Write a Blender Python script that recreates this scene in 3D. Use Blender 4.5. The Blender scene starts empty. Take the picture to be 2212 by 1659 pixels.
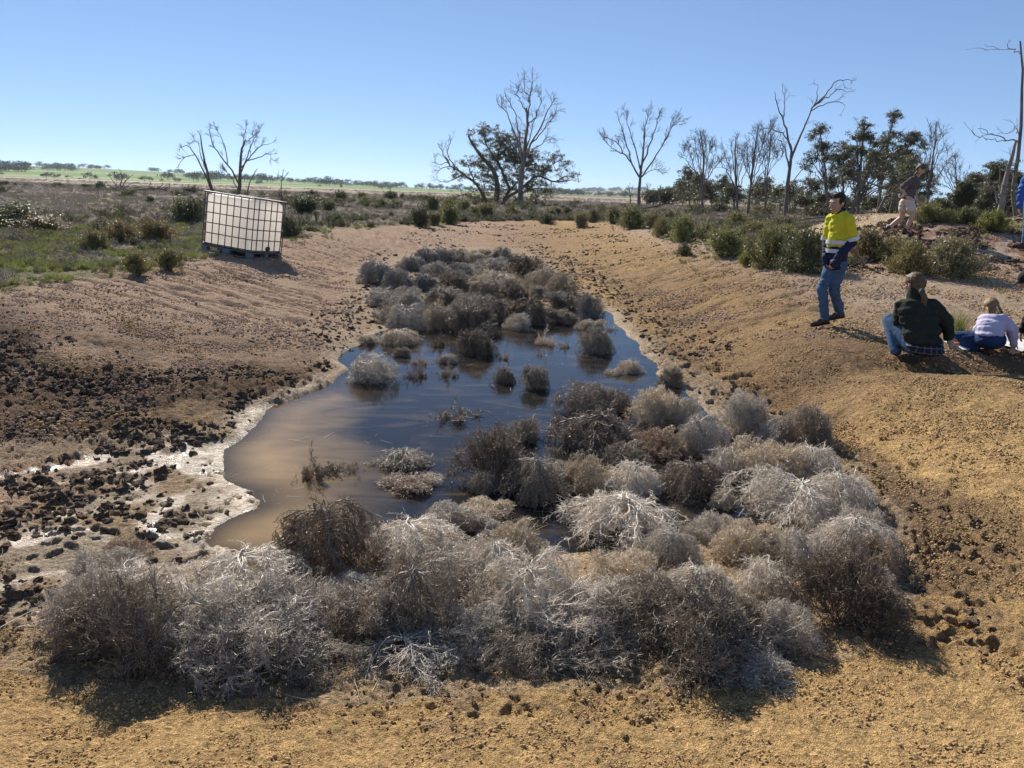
import bpy, bmesh, math, random
import numpy as np
from mathutils import Vector, Matrix, Euler

# ------------------------------------------------------------------ camera
SC = bpy.context.scene
COL = SC.collection
R = math.radians
FOC, PW, PH = 1660.0, 2212.0, 1659.0          # focal length and frame size in one pixel unit
CAM = Vector((0.0, 0.0, 1.5))
PITCH, ROLL = R(13.95), R(2.0)
f_ = Vector((0, math.cos(PITCH), -math.sin(PITCH)))
r0 = Vector((1, 0, 0)); u0 = r0.cross(f_)
r_ = r0 * math.cos(ROLL) + u0 * math.sin(ROLL)
u_ = u0 * math.cos(ROLL) - r0 * math.sin(ROLL)
cam = bpy.data.cameras.new('camera')
cam.sensor_width = 36.0
cam.lens = 36.0 * FOC / PW
cam.clip_start = 0.05; cam.clip_end = 20000
camo = bpy.data.objects.new('camera', cam); COL.objects.link(camo)
m3 = Matrix((r_, u_, -f_)).transposed()
camo.matrix_world = Matrix.Translation(CAM) @ m3.to_4x4()
SC.camera = camo

# ------------------------------------------------------------------ light
SUN_AZ, SUN_EL = R(-25.0), R(33.0)             # azimuth from +Y towards +X
sun_dir = Vector((math.sin(SUN_AZ) * math.cos(SUN_EL), math.cos(SUN_AZ) * math.cos(SUN_EL), math.sin(SUN_EL)))
sl = bpy.data.lights.new('sun', 'SUN'); sl.energy = 5.0; sl.angle = R(0.53); sl.color = (1.0, 0.93, 0.82)
so = bpy.data.objects.new('sun', sl); COL.objects.link(so)
so.rotation_euler = (-sun_dir).to_track_quat('-Z', 'Y').to_euler()
W = bpy.data.worlds.new('World'); SC.world = W; W.use_nodes = True
nt = W.node_tree; nt.nodes.clear()
wo = nt.nodes.new('ShaderNodeOutputWorld'); bg = nt.nodes.new('ShaderNodeBackground')
sk = nt.nodes.new('ShaderNodeTexSky'); sk.sky_type = 'NISHITA'; sk.sun_disc = False
sk.sun_elevation = SUN_EL; sk.sun_rotation = SUN_AZ
sk.air_density = 0.5; sk.dust_density = 0.0; sk.ozone_density = 2.0; sk.altitude = 300
bg.inputs['Strength'].default_value = 0.085
gm = nt.nodes.new('ShaderNodeGamma'); gm.inputs[1].default_value = 0.6      # the picture's soft tone curve
nt.links.new(sk.outputs[0], gm.inputs[0])
wb = nt.nodes.new('ShaderNodeVectorMath'); wb.operation = 'MULTIPLY'; wb.inputs[1].default_value = (1.43, 1.78, 2.22)   # white balance of the picture
nt.links.new(gm.outputs[0], wb.inputs[0]); nt.links.new(wb.outputs[0], bg.inputs[0]); nt.links.new(bg.outputs[0], wo.inputs[0])
SC.view_settings.view_transform = 'Standard'; SC.view_settings.look = 'None'
SC.view_settings.exposure = 0.55; SC.view_settings.gamma = 1.0; SC.view_settings.use_curve_mapping = False
SC.render.engine = 'CYCLES'
SC.cycles.max_bounces = 8; SC.cycles.diffuse_bounces = 4; SC.cycles.glossy_bounces = 3
SC.cycles.transmission_bounces = 6; SC.cycles.transparent_max_bounces = 12
SC.cycles.caustics_reflective = False; SC.cycles.caustics_refractive = False
SC.cycles.use_denoising = True; SC.cycles.denoising_prefilter = 'ACCURATE'

# ------------------------------------------------------------------ noise
_rs = np.random.RandomState(7)
_perm = _rs.permutation(512).astype(np.int64)
_ang = _rs.uniform(0, 2 * np.pi, 512)
_gx, _gy = np.cos(_ang), np.sin(_ang)
def perlin(x, y, seed=0):
    x = np.asarray(x, dtype=np.float64) + seed * 17.31; y = np.asarray(y, dtype=np.float64) - seed * 9.77
    xi = np.floor(x).astype(np.int64); yi = np.floor(y).astype(np.int64)
    xf = x - xi; yf = y - yi
    u = xf * xf * xf * (xf * (xf * 6 - 15) + 10); v = yf * yf * yf * (yf * (yf * 6 - 15) + 10)
    def g(ix, iy, dx, dy):
        h = _perm[(_perm[ix & 511] + iy) & 511]
        return _gx[h] * dx + _gy[h] * dy
    a = g(xi, yi, xf, yf); b = g(xi + 1, yi, xf - 1, yf)
    c = g(xi, yi + 1, xf, yf - 1); d = g(xi + 1, yi + 1, xf - 1, yf - 1)
    return ((a * (1 - u) + b * u) * (1 - v) + (c * (1 - u) + d * u) * v) * 1.5
def fbm(x, y, n=4, seed=0, gain=0.5):
    s = 0; a = 1.0; t = 0
    for i in range(n):
        s = s + a * perlin(x * 2 ** i, y * 2 ** i, seed + i); t += a; a *= gain
    return s / t
def sst(e0, e1, x):
    t = np.clip((np.asarray(x, dtype=np.float64) - e0) / (e1 - e0), 0, 1)
    return t * t * (3 - 2 * t)

# ------------------------------------------------------------------ image point <-> place
def ray(px, py):
    return (f_ + r_ * ((px - PW / 2) / FOC) + u_ * ((PH / 2 - py) / FOC)).normalized()
def on_plane(px, py, z):
    d = ray(px, py); t = (z - CAM.z) / d.z
    return (CAM + d * t)
def sdist(poly, X, Y):
    """signed distance to a polygon, negative inside"""
    P = np.array(poly, dtype=np.float64); Q = np.roll(P, -1, 0)
    dmin = np.full(X.shape, 1e18); ins = np.zeros(X.shape, bool)
    for (x0, y0), (x1, y1) in zip(P, Q):
        ex, ey = x1 - x0, y1 - y0
        t = np.clip(((X - x0) * ex + (Y - y0) * ey) / (ex * ex + ey * ey + 1e-12), 0, 1)
        dmin = np.minimum(dmin, (X - x0 - t * ex) ** 2 + (Y - y0 - t * ey) ** 2)
        c = ((y0 > Y) != (y1 > Y)) & (X < (x1 - x0) * (Y - y0) / ((y1 - y0) if y1 != y0 else 1e-12) + x0)
        ins ^= c
    d = np.sqrt(dmin)
    return np.where(ins, -d, d)
def polyz(pts, z):
    out = []
    for p in pts:
        q = on_plane(p[0], p[1], z); out.append((q.x, q.y))
    return out

ZW = -0.45
WATER = polyz([(468, 965), (520, 930), (620, 872), (700, 818), (735, 800), (745, 770), (780, 740), (850, 705), (1000, 690), (1180, 665),
               (1300, 672), (1335, 700), (1370, 745), (1420, 800), (1500, 850), (1575, 920), (1660, 985), (1720, 1060), (1700, 1120), (1600, 1150),
               (1400, 1180), (1150, 1190), (900, 1190), (760, 1180), (600, 1195), (440, 1185), (500, 1130), (568, 1080), (540, 1050), (490, 1035), (478, 1000)], ZW)
FLOOR = polyz([(-200, 955), (60, 960), (250, 955), (440, 930), (640, 845), (705, 790), (735, 720), (760, 640), (775, 590), (880, 550), (1000, 535), (1130, 538),
               (1190, 570), (1260, 630), (1350, 690), (1450, 780), (1590, 850), (1720, 920), (1830, 1010), (1900, 1120), (1930, 1260), (1880, 1370),
               (1640, 1440), (1300, 1470), (900, 1475), (500, 1475), (200, 1440), (-100, 1330), (-300, 1150)], -0.40)
_rim = polyz([(-350, 690), (0, 645), (190, 605), (420, 568), (600, 525), (750, 497), (900, 486), (1050, 478), (1180, 476), (1300, 482), (1400, 500), (1480, 530),
              (1560, 565), (1640, 610), (1735, 680)], 0.08)
RIM = _rim + [(3.5, 7.4), (4.0, 6.2), (4.6, 4.6), (4.4, 3.0), (3.4, 1.4), (1.4, 0.75), (0.0, 0.75), (-1.6, 0.8), (-3.2, 1.3), (-5.2, 2.8), (-6.8, 5.2), (-7.4, 7.6)]

def outer(X, Y):
    z = 0.06 + 0.05 * perlin(X / 9, Y / 9, 3) * sst(4, 12, Y)
    right = sst(2.2, 5.5, X) * (1 - sst(30, 60, Y))
    z = z + right * (0.28 * sst(7.5, 14, Y) - 0.06)
    mx = sst(5.6, 9.0, X + 1.2 * perlin(Y / 4, X / 4, 5) - 0.10 * (Y - 18)) * (1 - 0.8 * sst(34, 44, X))
    cy = 19.0 + 0.8 * perlin(X / 5, 0 * X, 9)
    prof = np.exp(-((Y - cy) / np.where(Y < cy, 3.6, 3.0)) ** 2)
    z = z + 1.05 * mx * prof * (1 + 0.16 * perlin(X / 2.6, Y / 2.6, 11))
    # far ground: plain, then fields rising to low hills on the left, a low ridge far to the right
    az = X / np.maximum(Y, 1)
    far = sst(430, 2600, Y)
    z = z + far * (27 * sst(-0.02, -0.62, az) + 3 + 8 * perlin(X / 900, Y / 900, 21) * sst(0.05, -0.4, az))
    z = z + 46 * sst(2600, 5200, Y) * (0.35 + 0.65 * np.exp(-((az - 0.17) / 0.09) ** 2)) * sst(-0.05, 0.06, az)
    return z
def gully(X, Y):
    ax, ay, bx, by = 2.0, 7.15, 6.5, 8.1
    ex, ey = bx - ax, by - ay
    t = np.clip(((X - ax) * ex + (Y - ay) * ey) / (ex * ex + ey * ey), 0, 1)
    d = np.hypot(X - ax - t * ex, Y - ay - t * ey)
    return 0.17 * np.exp(-(d / 0.42) ** 2) * sst(0, 0.2, t) * (1 - sst(0.7, 1, t))
def base_h(X, Y, full=False):
    X = np.asarray(X, dtype=np.float64); Y = np.asarray(Y, dtype=np.float64)
    shp = X.shape; X = X.ravel(); Y = Y.ravel()
    z = outer(X, Y)
    dw = np.full(X.shape, 9.0); df = np.full(X.shape, 9.0); dr = np.full(X.shape, 9.0)
    m = (np.abs(X) < 20) & (Y < 60) & (Y > -3)
    if m.any():
        x = X[m] + 0.16 * perlin(X[m] / 0.9, Y[m] / 0.9, 31); y = Y[m] + 0.16 * perlin(X[m] / 0.9, Y[m] / 0.9, 33)
        w = sdist(WATER, x, y); f = sdist(FLOOR, x, y); r = sdist(RIM, x, y)
        zo = z[m]
        # bank between floor edge and rim
        t = np.clip(np.maximum(f, 0) / (np.maximum(f, 0) + np.maximum(-r, 0) + 1e-6), 0, 1)
        s = 0.45 * t + 0.55 * (t * t * (3 - 2 * t))
        zb = -0.385 + (zo + 0.385) * s
        # floor between water edge and floor edge
        t2 = np.clip(np.maximum(w, 0) / (np.maximum(w, 0) + np.maximum(-f, 0) + 1e-6), 0, 1)
        zf = ZW + 0.004 + 0.06 * t2
        zwat = ZW - 0.30 * (1 - np.exp(w / 0.55)) - 0.0
        zz = np.where(w < 0, zwat, np.where(f < 0, zf, np.where(r < 0, zb, zo)))
        zz = np.where(w > 0, np.minimum(zz, ZW + 0.012 + 0.22 * np.maximum(w, 0) + 0.5 * np.maximum(w - 0.25, 0)), zz)
        zz = zz - gully(X[m], Y[m])
        z[m] = zz; dw[m] = w; df[m] = f; dr[m] = r
    if full:
        return z.reshape(shp), dw.reshape(shp), df.reshape(shp), dr.reshape(shp)
    return z.reshape(shp)
def hz(x, y):
    return float(base_h(np.array([x]), np.array([y]))[0])
def at(px, py, tmax=400):
    """first point of the ground along the ray through an image point"""
    d = ray(px, py)
    t = 1.2 * 1.0125 ** np.arange(480)
    t = t[t < tmax]
    X, Y, Z = CAM.x + d.x * t, CAM.y + d.y * t, CAM.z + d.z * t
    b = Z - base_h(X, Y)
    i = np.argmax(b < 0) if (b < 0).any() else len(t) - 1
    i = max(i, 1)
    k = b[i - 1] / (b[i - 1] - b[i]) if b[i] < 0 else 1.0
    tt = t[i - 1] + (t[i] - t[i - 1]) * k
    p = CAM + d * tt
    if p.z < ZW:                       # under water: take the water surface instead
        return on_plane(px, py, ZW)
    return Vector((p.x, p.y, hz(p.x, p.y)))
def away(px, dist):
    """ground point at a given forward distance, in the direction of an image column"""
    d = ray(px, 430); x = d.x / d.y * dist
    return Vector((x, dist, hz(x, dist)))
def pxm(p):
    """image pixels per metre at a place"""
    return FOC / ((Vector(p) - CAM).dot(f_))

# ------------------------------------------------------------------ object helpers
def tag(o, label=None, cat=None, group=None, kind=None):
    if label: o['label'] = label
    if cat: o['category'] = cat
    if group: o['group'] = group
    if kind: o['kind'] = kind
    return o
def empty(name, loc=(0, 0, 0), rz=0.0):
    o = bpy.data.objects.new(name, None); o.empty_display_size = 0.2
    o.location = loc; o.rotation_euler = (0, 0, rz); COL.objects.link(o); return o
def mesh_obj(name, V, F, mat, parent=None, smooth=False, link=True):
    """V (n,3); F an (m,k) index array or a list of faces"""
    me = bpy.data.meshes.new(name)
    V = np.asarray(V, dtype=np.float32)
    if isinstance(F, np.ndarray):
        k = F.shape[1]; n = len(F)
        me.vertices.add(len(V)); me.vertices.foreach_set('co', V.ravel())
        me.loops.add(n * k); me.loops.foreach_set('vertex_index', F.astype(np.int32).ravel())
        me.polygons.add(n); me.polygons.foreach_set('loop_start', np.arange(0, n * k, k, dtype=np.int32))
        if smooth: me.polygons.foreach_set('use_smooth', np.ones(n, dtype=bool))
        me.update(calc_edges=True)
    else:
        me.from_pydata([tuple(v) for v in V.tolist()], [], F); me.update()
        if smooth:
            for p in me.polygons: p.use_smooth = True
    if mat: me.materials.append(mat)
    o = bpy.data.objects.new(name, me)
    if link: COL.objects.link(o)
    if parent: o.parent = parent
    return o
def inst(src_children, name_loc, **kw):
    pass

# ------------------------------------------------------------------ materials
def newmat(name):
    m = bpy.data.materials.new(name); m.use_nodes = True
    n = m.node_tree.nodes; b = n.get('Principled BSDF')
    return m, m.node_tree, b
def simple(name, col, rough=0.7, var=0.25, scale=8.0, bump=0.0, bscale=60.0, metal=0.0, objcol=False, spec=0.3, trans=0.0):
    """a principled material whose colour varies with noise"""
    m, t, b = newmat(name)
    b.inputs['Roughness'].default_value = rough; b.inputs['Metallic'].default_value = metal
    b.inputs['Specular IOR Level'].default_value = spec
    tc = t.nodes.new('ShaderNodeTexCoord'); nz = t.nodes.new('ShaderNodeTexNoise')
    nz.inputs['Scale'].default_value = scale; nz.inputs['Detail'].default_value = 6
    t.links.new(tc.outputs['Object'], nz.inputs['Vector'])
    mr = t.nodes.new('ShaderNodeMapRange'); mr.inputs[1].default_value = 0.25; mr.inputs[2].default_value = 0.75
    mr.inputs[3].default_value = 1 - var; mr.inputs[4].default_value = 1 + var
    t.links.new(nz.outputs[0], mr.inputs[0])
    mul = t.nodes.new('ShaderNodeVectorMath'); mul.operation = 'SCALE'
    if objcol:
        oi = t.nodes.new('ShaderNodeObjectInfo')
        mm = t.nodes.new('ShaderNodeVectorMath'); mm.operation = 'MULTIPLY'; mm.inputs[1].default_value = col[:3]
        t.links.new(oi.outputs['Color'], mm.inputs[0]); t.links.new(mm.outputs[0], mul.inputs[0])
    else:
        mul.inputs[0].default_value = col[:3]
    t.links.new(mr.outputs[0], mul.inputs['Scale'])
    t.links.new(mul.outputs[0], b.inputs['Base Color'])
    if bump:
        nb = t.nodes.new('ShaderNodeTexNoise'); nb.inputs['Scale'].default_value = bscale; nb.inputs['Detail'].default_value = 4
        t.links.new(tc.outputs['Object'], nb.inputs['Vector'])
        bp = t.nodes.new('ShaderNodeBump'); bp.inputs['Strength'].default_value = 0.7; bp.inputs['Distance'].default_value = bump
        t.links.new(nb.outputs[0], bp.inputs['Height']); t.links.new(bp.outputs[0], b.inputs['Normal'])
    if trans:
        tr = t.nodes.new('ShaderNodeBsdfTranslucent'); mx = t.nodes.new('ShaderNodeMixShader'); mx.inputs[0].default_value = trans
        t.links.new(mul.outputs[0], tr.inputs[0]); t.links.new(b.outputs[0], mx.inputs[1]); t.links.new(tr.outputs[0], mx.inputs[2])
        t.links.new(mx.outputs[0], t.nodes['Material Output'].inputs[0])
    return m

# ------------------------------------------------------------------ ground
def zone(pts, z, X, Y, soft, seed, namp=0.6):
    """0..1 mask of a patch outlined on the ground, with a ragged edge"""
    p = polyz(pts, z)
    d = sdist(p, X + namp * soft * perlin(X / soft, Y / soft, seed), Y + namp * soft * perlin(X / soft, Y / soft, seed + 1))
    return sst(soft * 0.5, -soft * 0.5, d)
GRID = {}
def surf(X, Y):
    """height of the finished ground mesh, relief included"""
    rr, th, Z = GRID['g']
    dx, dy = X - 0.0, Y + 2.0; r = np.hypot(dx, dy); t = np.arctan2(dx, dy)
    i = np.clip(np.searchsorted(rr, r) - 1, 0, len(rr) - 2); j = np.clip(np.searchsorted(th, t) - 1, 0, len(th) - 2)
    a = np.clip((r - rr[i]) / (rr[i + 1] - rr[i]), 0, 1); b = np.clip((t - th[j]) / (th[j + 1] - th[j]), 0, 1)
    return (Z[i, j] * (1 - a) + Z[i + 1, j] * a) * (1 - b) + (Z[i, j + 1] * (1 - a) + Z[i + 1, j + 1] * a) * b
def build_ground():
    ax, ay = 0.0, -2.0
    rr = [2.2]
    while rr[-1] < 6000:
        r = rr[-1]
        k = 0.0024 if r < 6.6 else 0.0034 if r < 11 else (0.0048 if r < 26 else (0.012 if r < 120 else 0.035))
        rr.append(r * (1 + k))
    rr = np.array([0.2, 0.8, 1.5] + rr)
    fine = np.linspace(-40, 40, 860)
    th = np.concatenate([np.arange(-180, -40.5, 4.0), fine, np.arange(44, 176.1, 4.0)])
    th = np.radians(th)
    RR, TH = np.meshgrid(rr, th, indexing='ij')
    X = ax + RR * np.sin(TH); Y = ay + RR * np.cos(TH)
    Z, dw, df, dr = base_h(X, Y, True)
    near = sst(60, 25, Y) * (RR < 80)
    # -- masks
    bankL = zone([(-300, 660), (0, 700), (380, 770), (640, 740), (735, 760), (745, 790), (640, 850), (430, 940), (330, 960), (250, 1000), (460, 1040), (520, 1110), (420, 1150), (200, 1190), (100, 1330), (-300, 1400)], -0.2, X, Y, 0.9, 41)
    mudL = zone([(560, 870), (470, 925), (330, 960), (200, 985), (-200, 1030), (-200, 1330), (250, 1330), (700, 1250), (700, 1050)], -0.4, X, Y, 0.5, 43)
    bankR = zone([(1370, 690), (1500, 770), (1620, 820), (1750, 860), (1830, 940), (1950, 1020), (2260, 1160), (2400, 1350), (2212, 1420), (1960, 1420), (1880, 1300), (1850, 1080), (1700, 960), (1540, 870), (1420, 800)], -0.3, X, Y, 0.35, 47)
    foreC = zone([(350, 1440), (900, 1400), (1250, 1400), (1700, 1400), (1500, 1500), (1300, 1570), (1000, 1560), (500, 1530)], -0.33, X, Y, 0.3, 51)
    moundC = sst(5.5, 7.5, X) * sst(13.5, 15, Y) * sst(18.2, 17.4, Y)
    floorFar = (df < 0.8) * sst(8.5, 11, Y) * sst(30, 22, Y)
    clod = np.clip(0.95 * bankL + 0.75 * bankR + 0.65 * foreC + 0.5 * moundC + 0.25 * floorFar, 0, 1)
    wet = sst(0.22, 0.0, dw + 0.12 * perlin(X / 0.3, Y / 0.3, 59)) * (df < 0.6) * 0.75
    # -- relief
    n1 = perlin(X / 0.42, Y / 0.42, 61); n2 = perlin(X / 0.17, Y / 0.17, 62); n3 = perlin(X / 0.085, Y / 0.085, 63); n4 = perlin(X / 0.045, Y / 0.045, 64)
    patch = sst(-0.15, 0.35, perlin(X / 0.8, Y / 0.8, 66) + 0.45 * n1)
    lump = (1 - np.abs(n2) * 2.0) * 0.5 + (0.5 - np.abs(n3) * 1.6) * 0.55 + n4 * 0.45
    cl = clod * (0.35 + 0.65 * patch)
    flat = 1 - np.clip(mudL * 1.2, 0, 1) * sst(0.25, -0.1, n1 + 0.6 * perlin(X / 0.9, Y / 0.9, 68))
    H = near * (cl * flat * (1 - 0.6 * bankR * sst(0.6, 1.6, dw)) * (0.055 - 0.025 * foreC - 0.01 * moundC) * lump * (RR < 40))
    n0 = perlin(X / 0.075, Y / 0.055, 67); lumpy = np.maximum(n3, 0) + 0.6 * np.maximum(n0, 0)
    H += near * (0.010 * n2 + 0.013 * lumpy + 0.006 * n4) * (1 - 0.75 * np.maximum(wet, mudL * 0.8)) * (dw > 0)
    H += near * 0.03 * fbm(X / 1.7, Y / 1.7, 3, 71) * sst(0, 0.8, dw)
    # rills running down the banks
    s1 = np.abs(perlin((X * 0.25 + Y * 0.35) / 0.9, (Y * 0.93 + X * 0.36) / 0.36, 81) + 0.4 * perlin(X / 0.8, Y / 0.5, 82))
    s2 = np.abs(perlin((X * 0.3 - Y * 0.2) / 0.9, (Y * 0.8 - X * 0.5) / 0.42, 83) + 0.4 * perlin(X / 0.8, Y / 0.5, 84))
    rl = sst(-2.2, -3.2, X) * sst(8.2, 11, Y) * (dr < 0.6) * sst(0.0, 0.6, df)
    rr_ = sst(1.0, 2.2, X) * sst(8.5, 11, Y) * (dr < 0.4) * sst(0.0, 0.5, df)
    H -= near * (rl * 0.075 * sst(0.22, 0.0, s1) + rr_ * 0.05 * sst(0.22, 0.0, s2))
    # hoof prints in the soft mud and along the edges of the weeds
    rs = np.random.RandomState(5)
    prints = []
    for _ in range(40):
        px = rs.uniform(-60, 420); py = 1130 + rs.uniform(0, 210); prints.append((px, py, rs.uniform(0.02, 0.042), 0.05))
    for _ in range(120):
        px = rs.uniform(0, 560); py = rs.uniform(965, 1160); prints.append((px, py, rs.uniform(0.012, 0.032), 0.04))
    for _ in range(46):
        px = rs.uniform(600, 1800); prints.append((px, 1515 + rs.normal(0, 34) - 0.06 * max(0, px - 1300), rs.uniform(0.008, 0.022), 0.022))
    for _ in range(110):
        t = rs.uniform(0, 1); px = 1900 + 250 * t + rs.normal(0, 60); py = 1000 + 420 * t + rs.normal(0, 60); prints.append((px, py, rs.uniform(0.02, 0.045), 0.035))
    for _ in range(70):
        t = rs.uniform(0, 1); px = 1400 + 420 * t + rs.normal(0, 30); py = 720 + 260 * t + rs.normal(0, 22); prints.append((px, py, rs.uniform(0.04, 0.07), 0.05))
    H += sst(6.5, 4.5, Y) * (RR < 9) * (dw > 0) * (1 - 0.6 * mudL) * (0.008 * np.maximum(perlin(X / 0.030, Y / 0.026, 58), -0.1) + 0.005 * perlin(X / 0.019, Y / 0.019, 57))
    Xf, Yf, Hf = X, Y, H
    for (px, py, s, dep) in prints:
        q = on_plane(px, py, -0.36)
        ri = np.hypot(q.x - ax, q.y - ay); ti = math.atan2(q.x - ax, q.y - ay)
        i0, i1 = np.searchsorted(rr, [ri - 3 * s - 0.05, ri + 3 * s + 0.05]); j0, j1 = np.searchsorted(th, [ti - 4 * s / ri, ti + 4 * s / ri])
        if i1 <= i0 or j1 <= j0: continue
        xx = X[i0:i1, j0:j1] - q.x; yy = Y[i0:i1, j0:j1] - q.y
        a = rs.uniform(0, 3.14); c_, s_ = math.cos(a), math.sin(a)
        e = np.hypot((xx * c_ + yy * s_) / (1.5 * s), (-xx * s_ + yy * c_) / (0.8 * s))
        Hf[i0:i1, j0:j1] += dep * (-sst(1.15, 0.55, e) + 0.12 * np.exp(-((e - 1.35) / 0.25) ** 2)) * (1 + 0.5 * perlin(xx / 0.05, yy / 0.05, 65))
    Z = Z + H
    Z = np.where((dw > 0.02) & (dw < 0.6), np.maximum(Z, np.where(clod * flat > 0.3, ZW - 0.05, ZW - 0.012)), Z)
    GRID['g'] = (rr, th, Z)
    # -- colour of the soil, with clod shade painted in on the left bank
    def C(r, g, b): return np.array([r, g, b])[None, None, :]
    def mixc(a, b, m): return a * (1 - m[..., None]) + b * m[..., None]
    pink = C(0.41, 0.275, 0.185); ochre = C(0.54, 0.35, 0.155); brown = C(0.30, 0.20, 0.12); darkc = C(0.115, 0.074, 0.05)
    pale = C(0.50, 0.42, 0.31); red = C(0.33, 0.19, 0.13)
    nb = fbm(X / 1.3, Y / 1.3, 4, 91); nf = fbm(X / 0.14, Y / 0.14, 3, 92); nv = perlin(X / 3.5, Y / 3.5, 94)
    col = mixc(ochre + 0 * X[..., None], pink, sst(-0.5, -2.5, X) * sst(5.0, 7.5, Y + 0.5 * nb))
    col = mixc(col, pink, sst(16, 24, Y) * sst(2.5, 0.0, X) * 0.85)
    rightb = np.maximum(sst(0.8, 2.2, X) * sst(5.5, 7.5, Y) * sst(24, 16, Y), 0.75 * sst(-2.5, 1.0, X) * sst(15, 20, Y) * sst(46, 38, Y))
    col = mixc(col, C(0.30, 0.19, 0.10), rightb * sst(-0.7, 0.1, nb + 0.1 + 0.3 * nf) * 0.9)
    col = mixc(col, C(0.47, 0.34, 0.235), sst(3.5, 5.5, X) * sst(8.0, 9.6, Y))
    col = mixc(col, C(0.24, 0.155, 0.09), sst(2.4, 3.4, X) * sst(6.6, 7.4, Y) * sst(11.5, 8.5, Y) * sst(-0.3, 0.15, nb) * 0.75)
    col = mixc(col, ochre, 0.8 * sst(-0.2, -1.0, X) * sst(-4.8, -4.2, X) * sst(5.5, 6.2, Y) * sst(8.2, 7.2, Y) * sst(-0.2, 0.2, nb))
    col = mixc(col, darkc, np.clip(bankL * 0.95, 0, 1) * sst(-0.75, 0.1, nb + 0.5 * nf + 0.6 * patch - 0.1))  # dark trampled mud, deepened by the clods' shadows painted into the colour
    damp = zone([(-400, 690), (0, 760), (380, 700), (660, 680), (760, 700), (745, 790), (640, 850), (430, 940), (250, 1000), (-300, 1200)], -0.1, X, Y, 1.3, 45)
    col = mixc(col, C(0.22, 0.142, 0.092), damp * (1 - bankL * 0.7) * sst(-0.5, 0.35, nb + 0.8 * nf) * 0.85)
    col = mixc(col, C(0.22, 0.145, 0.09), bankR * (0.35 + 0.65 * sst(2.0, 0.4, dw)) * sst(-0.5, 0.15, nb + nf + 0.4 * patch))
    col = mixc(col, brown * 0.95, foreC * sst(-0.3, 0.3, nb + nf) * 0.8)
    col = mixc(col, C(0.50, 0.365, 0.29), moundC * 0.8)
    col = mixc(col, red, moundC * sst(-0.05, 0.2, n1 + 0.7 * n2))
    col = mixc(col, C(0.58, 0.43, 0.27), sst(6, 7.5, X) * sst(17.8, 18.3, Y) * sst(23, 21, Y))
    fl = (df < 0.1) * 1.0
    col = mixc(col, C(0.40, 0.30, 0.20), fl * 0.6)
    mudm = np.clip(mudL * sst(0.38, 0.05, n1 + 0.6 * perlin(X / 0.9, Y / 0.9, 68)), 0, 1)
    col = mixc(col, C(0.42, 0.30, 0.215), mudL * (1 - mudm) * 0.0)
    col = mixc(col, C(0.42, 0.335, 0.24), mudm * 0.85)
    col = mixc(col, C(0.45, 0.28, 0.19), mudL * sst(7.0, 3.0, Y) * sst(-2.3, -3.2, X) * 0.7)
    col = mixc(col, C(0.40, 0.32, 0.22), wet * (1 - cl) * (0.25 + 0.4 * mudL))
    col = mixc(col, C(0.20, 0.13, 0.07), sst(0.02, -0.12, dw))
    # plain beyond the rim
    veg = sst(-0.1, 0.9, dr + 0.5 * nb) * np.where(X < 1.0, sst(9.0, 10.5, Y + 0.4 * X * 0), sst(26, 34, Y))
    veg = np.maximum(veg, sst(44, 60, Y))
    grn = sst(-0.05, 0.3, nb + 0.2) * sst(30, 12, Y)
    plainc = mixc(C(0.25, 0.20, 0.15) + 0 * X[..., None], C(0.17, 0.175, 0.065), grn)
    plainc = mixc(plainc, C(0.30, 0.235, 0.17), sst(0.15, 0.5, fbm(X / 7, Y / 3, 4, 96)) * 0.7)
    col = mixc(col, plainc, veg * 0.9)
    # pale salty pans, then the green fields
    az = X / np.maximum(Y, 1)
    pan = sst(0.12, 0.3, fbm(X / 60, Y / 22, 3, 97)) * sst(90, 150, Y)
    col = mixc(col, C(0.42, 0.36, 0.27), pan * 0.8 * sst(900, 500, Y))
    bnd = 600 + 90 * perlin(X / 200, Y * 0, 98)
    fld = sst(-20, 20, Y - bnd) * sst(0.03, -0.03, az + 0.02 * perlin(Y / 300, X * 0, 99))
    stripe = perlin(X / 800, Y / 350, 101)
    fcol = mixc(C(0.085, 0.175, 0.028) + 0 * X[..., None], C(0.14, 0.18, 0.07), sst(0.05, 0.25, stripe))
    fcol = mixc(fcol, C(0.26, 0.25, 0.14), sst(0.3, 0.45, stripe) * 0.6)
    fcol = mixc(fcol, C(0.10, 0.12, 0.07), sst(1300, 2300, Y) * 0.5)
    col = mixc(col, fcol, fld)
    frr = sst(0, 300, Y - 700) * (1 - sst(0.03, -0.03, az))
    col = mixc(col, C(0.10, 0.13, 0.055), frr * 0.8)
    dy = (dw < 1e8)
    ring = np.exp(-((Y - bnd + 30) / 22) ** 2) * sst(0.05, 0.0, az)
    col = mixc(col, C(0.55, 0.50, 0.38), ring * 0.8)
    col = np.clip(col * (1 + 0.22 * nf[..., None] + 0.16 * nb[..., None]), 0.01, 0.9)
    glossy = np.clip(np.maximum(wet * (0.35 + 0.5 * mudL), mudm * 0.95 * sst(-0.3, 0.2, n1 + 0.5 * nv + 0.3 * n2)), 0, 1)
    n, k = X.shape
    V = np.stack([X, Y, Z], -1).reshape(-1, 3)
    idx = np.arange(n * k).reshape(n, k)
    nxt = np.roll(idx, -1, 1)
    F = np.stack([idx[:-1], nxt[:-1], nxt[1:], idx[1:]], -1).reshape(-1, 4)
    m, t, b = newmat('soil')
    o = mesh_obj('ground', V, F[:, ::-1].copy(), m, smooth=True)
    me = o.data
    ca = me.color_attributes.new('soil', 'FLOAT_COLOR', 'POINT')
    ca.data.foreach_set('color', np.concatenate([col.reshape(-1, 3), glossy.reshape(-1, 1)], 1).astype(np.float32).ravel())
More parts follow.
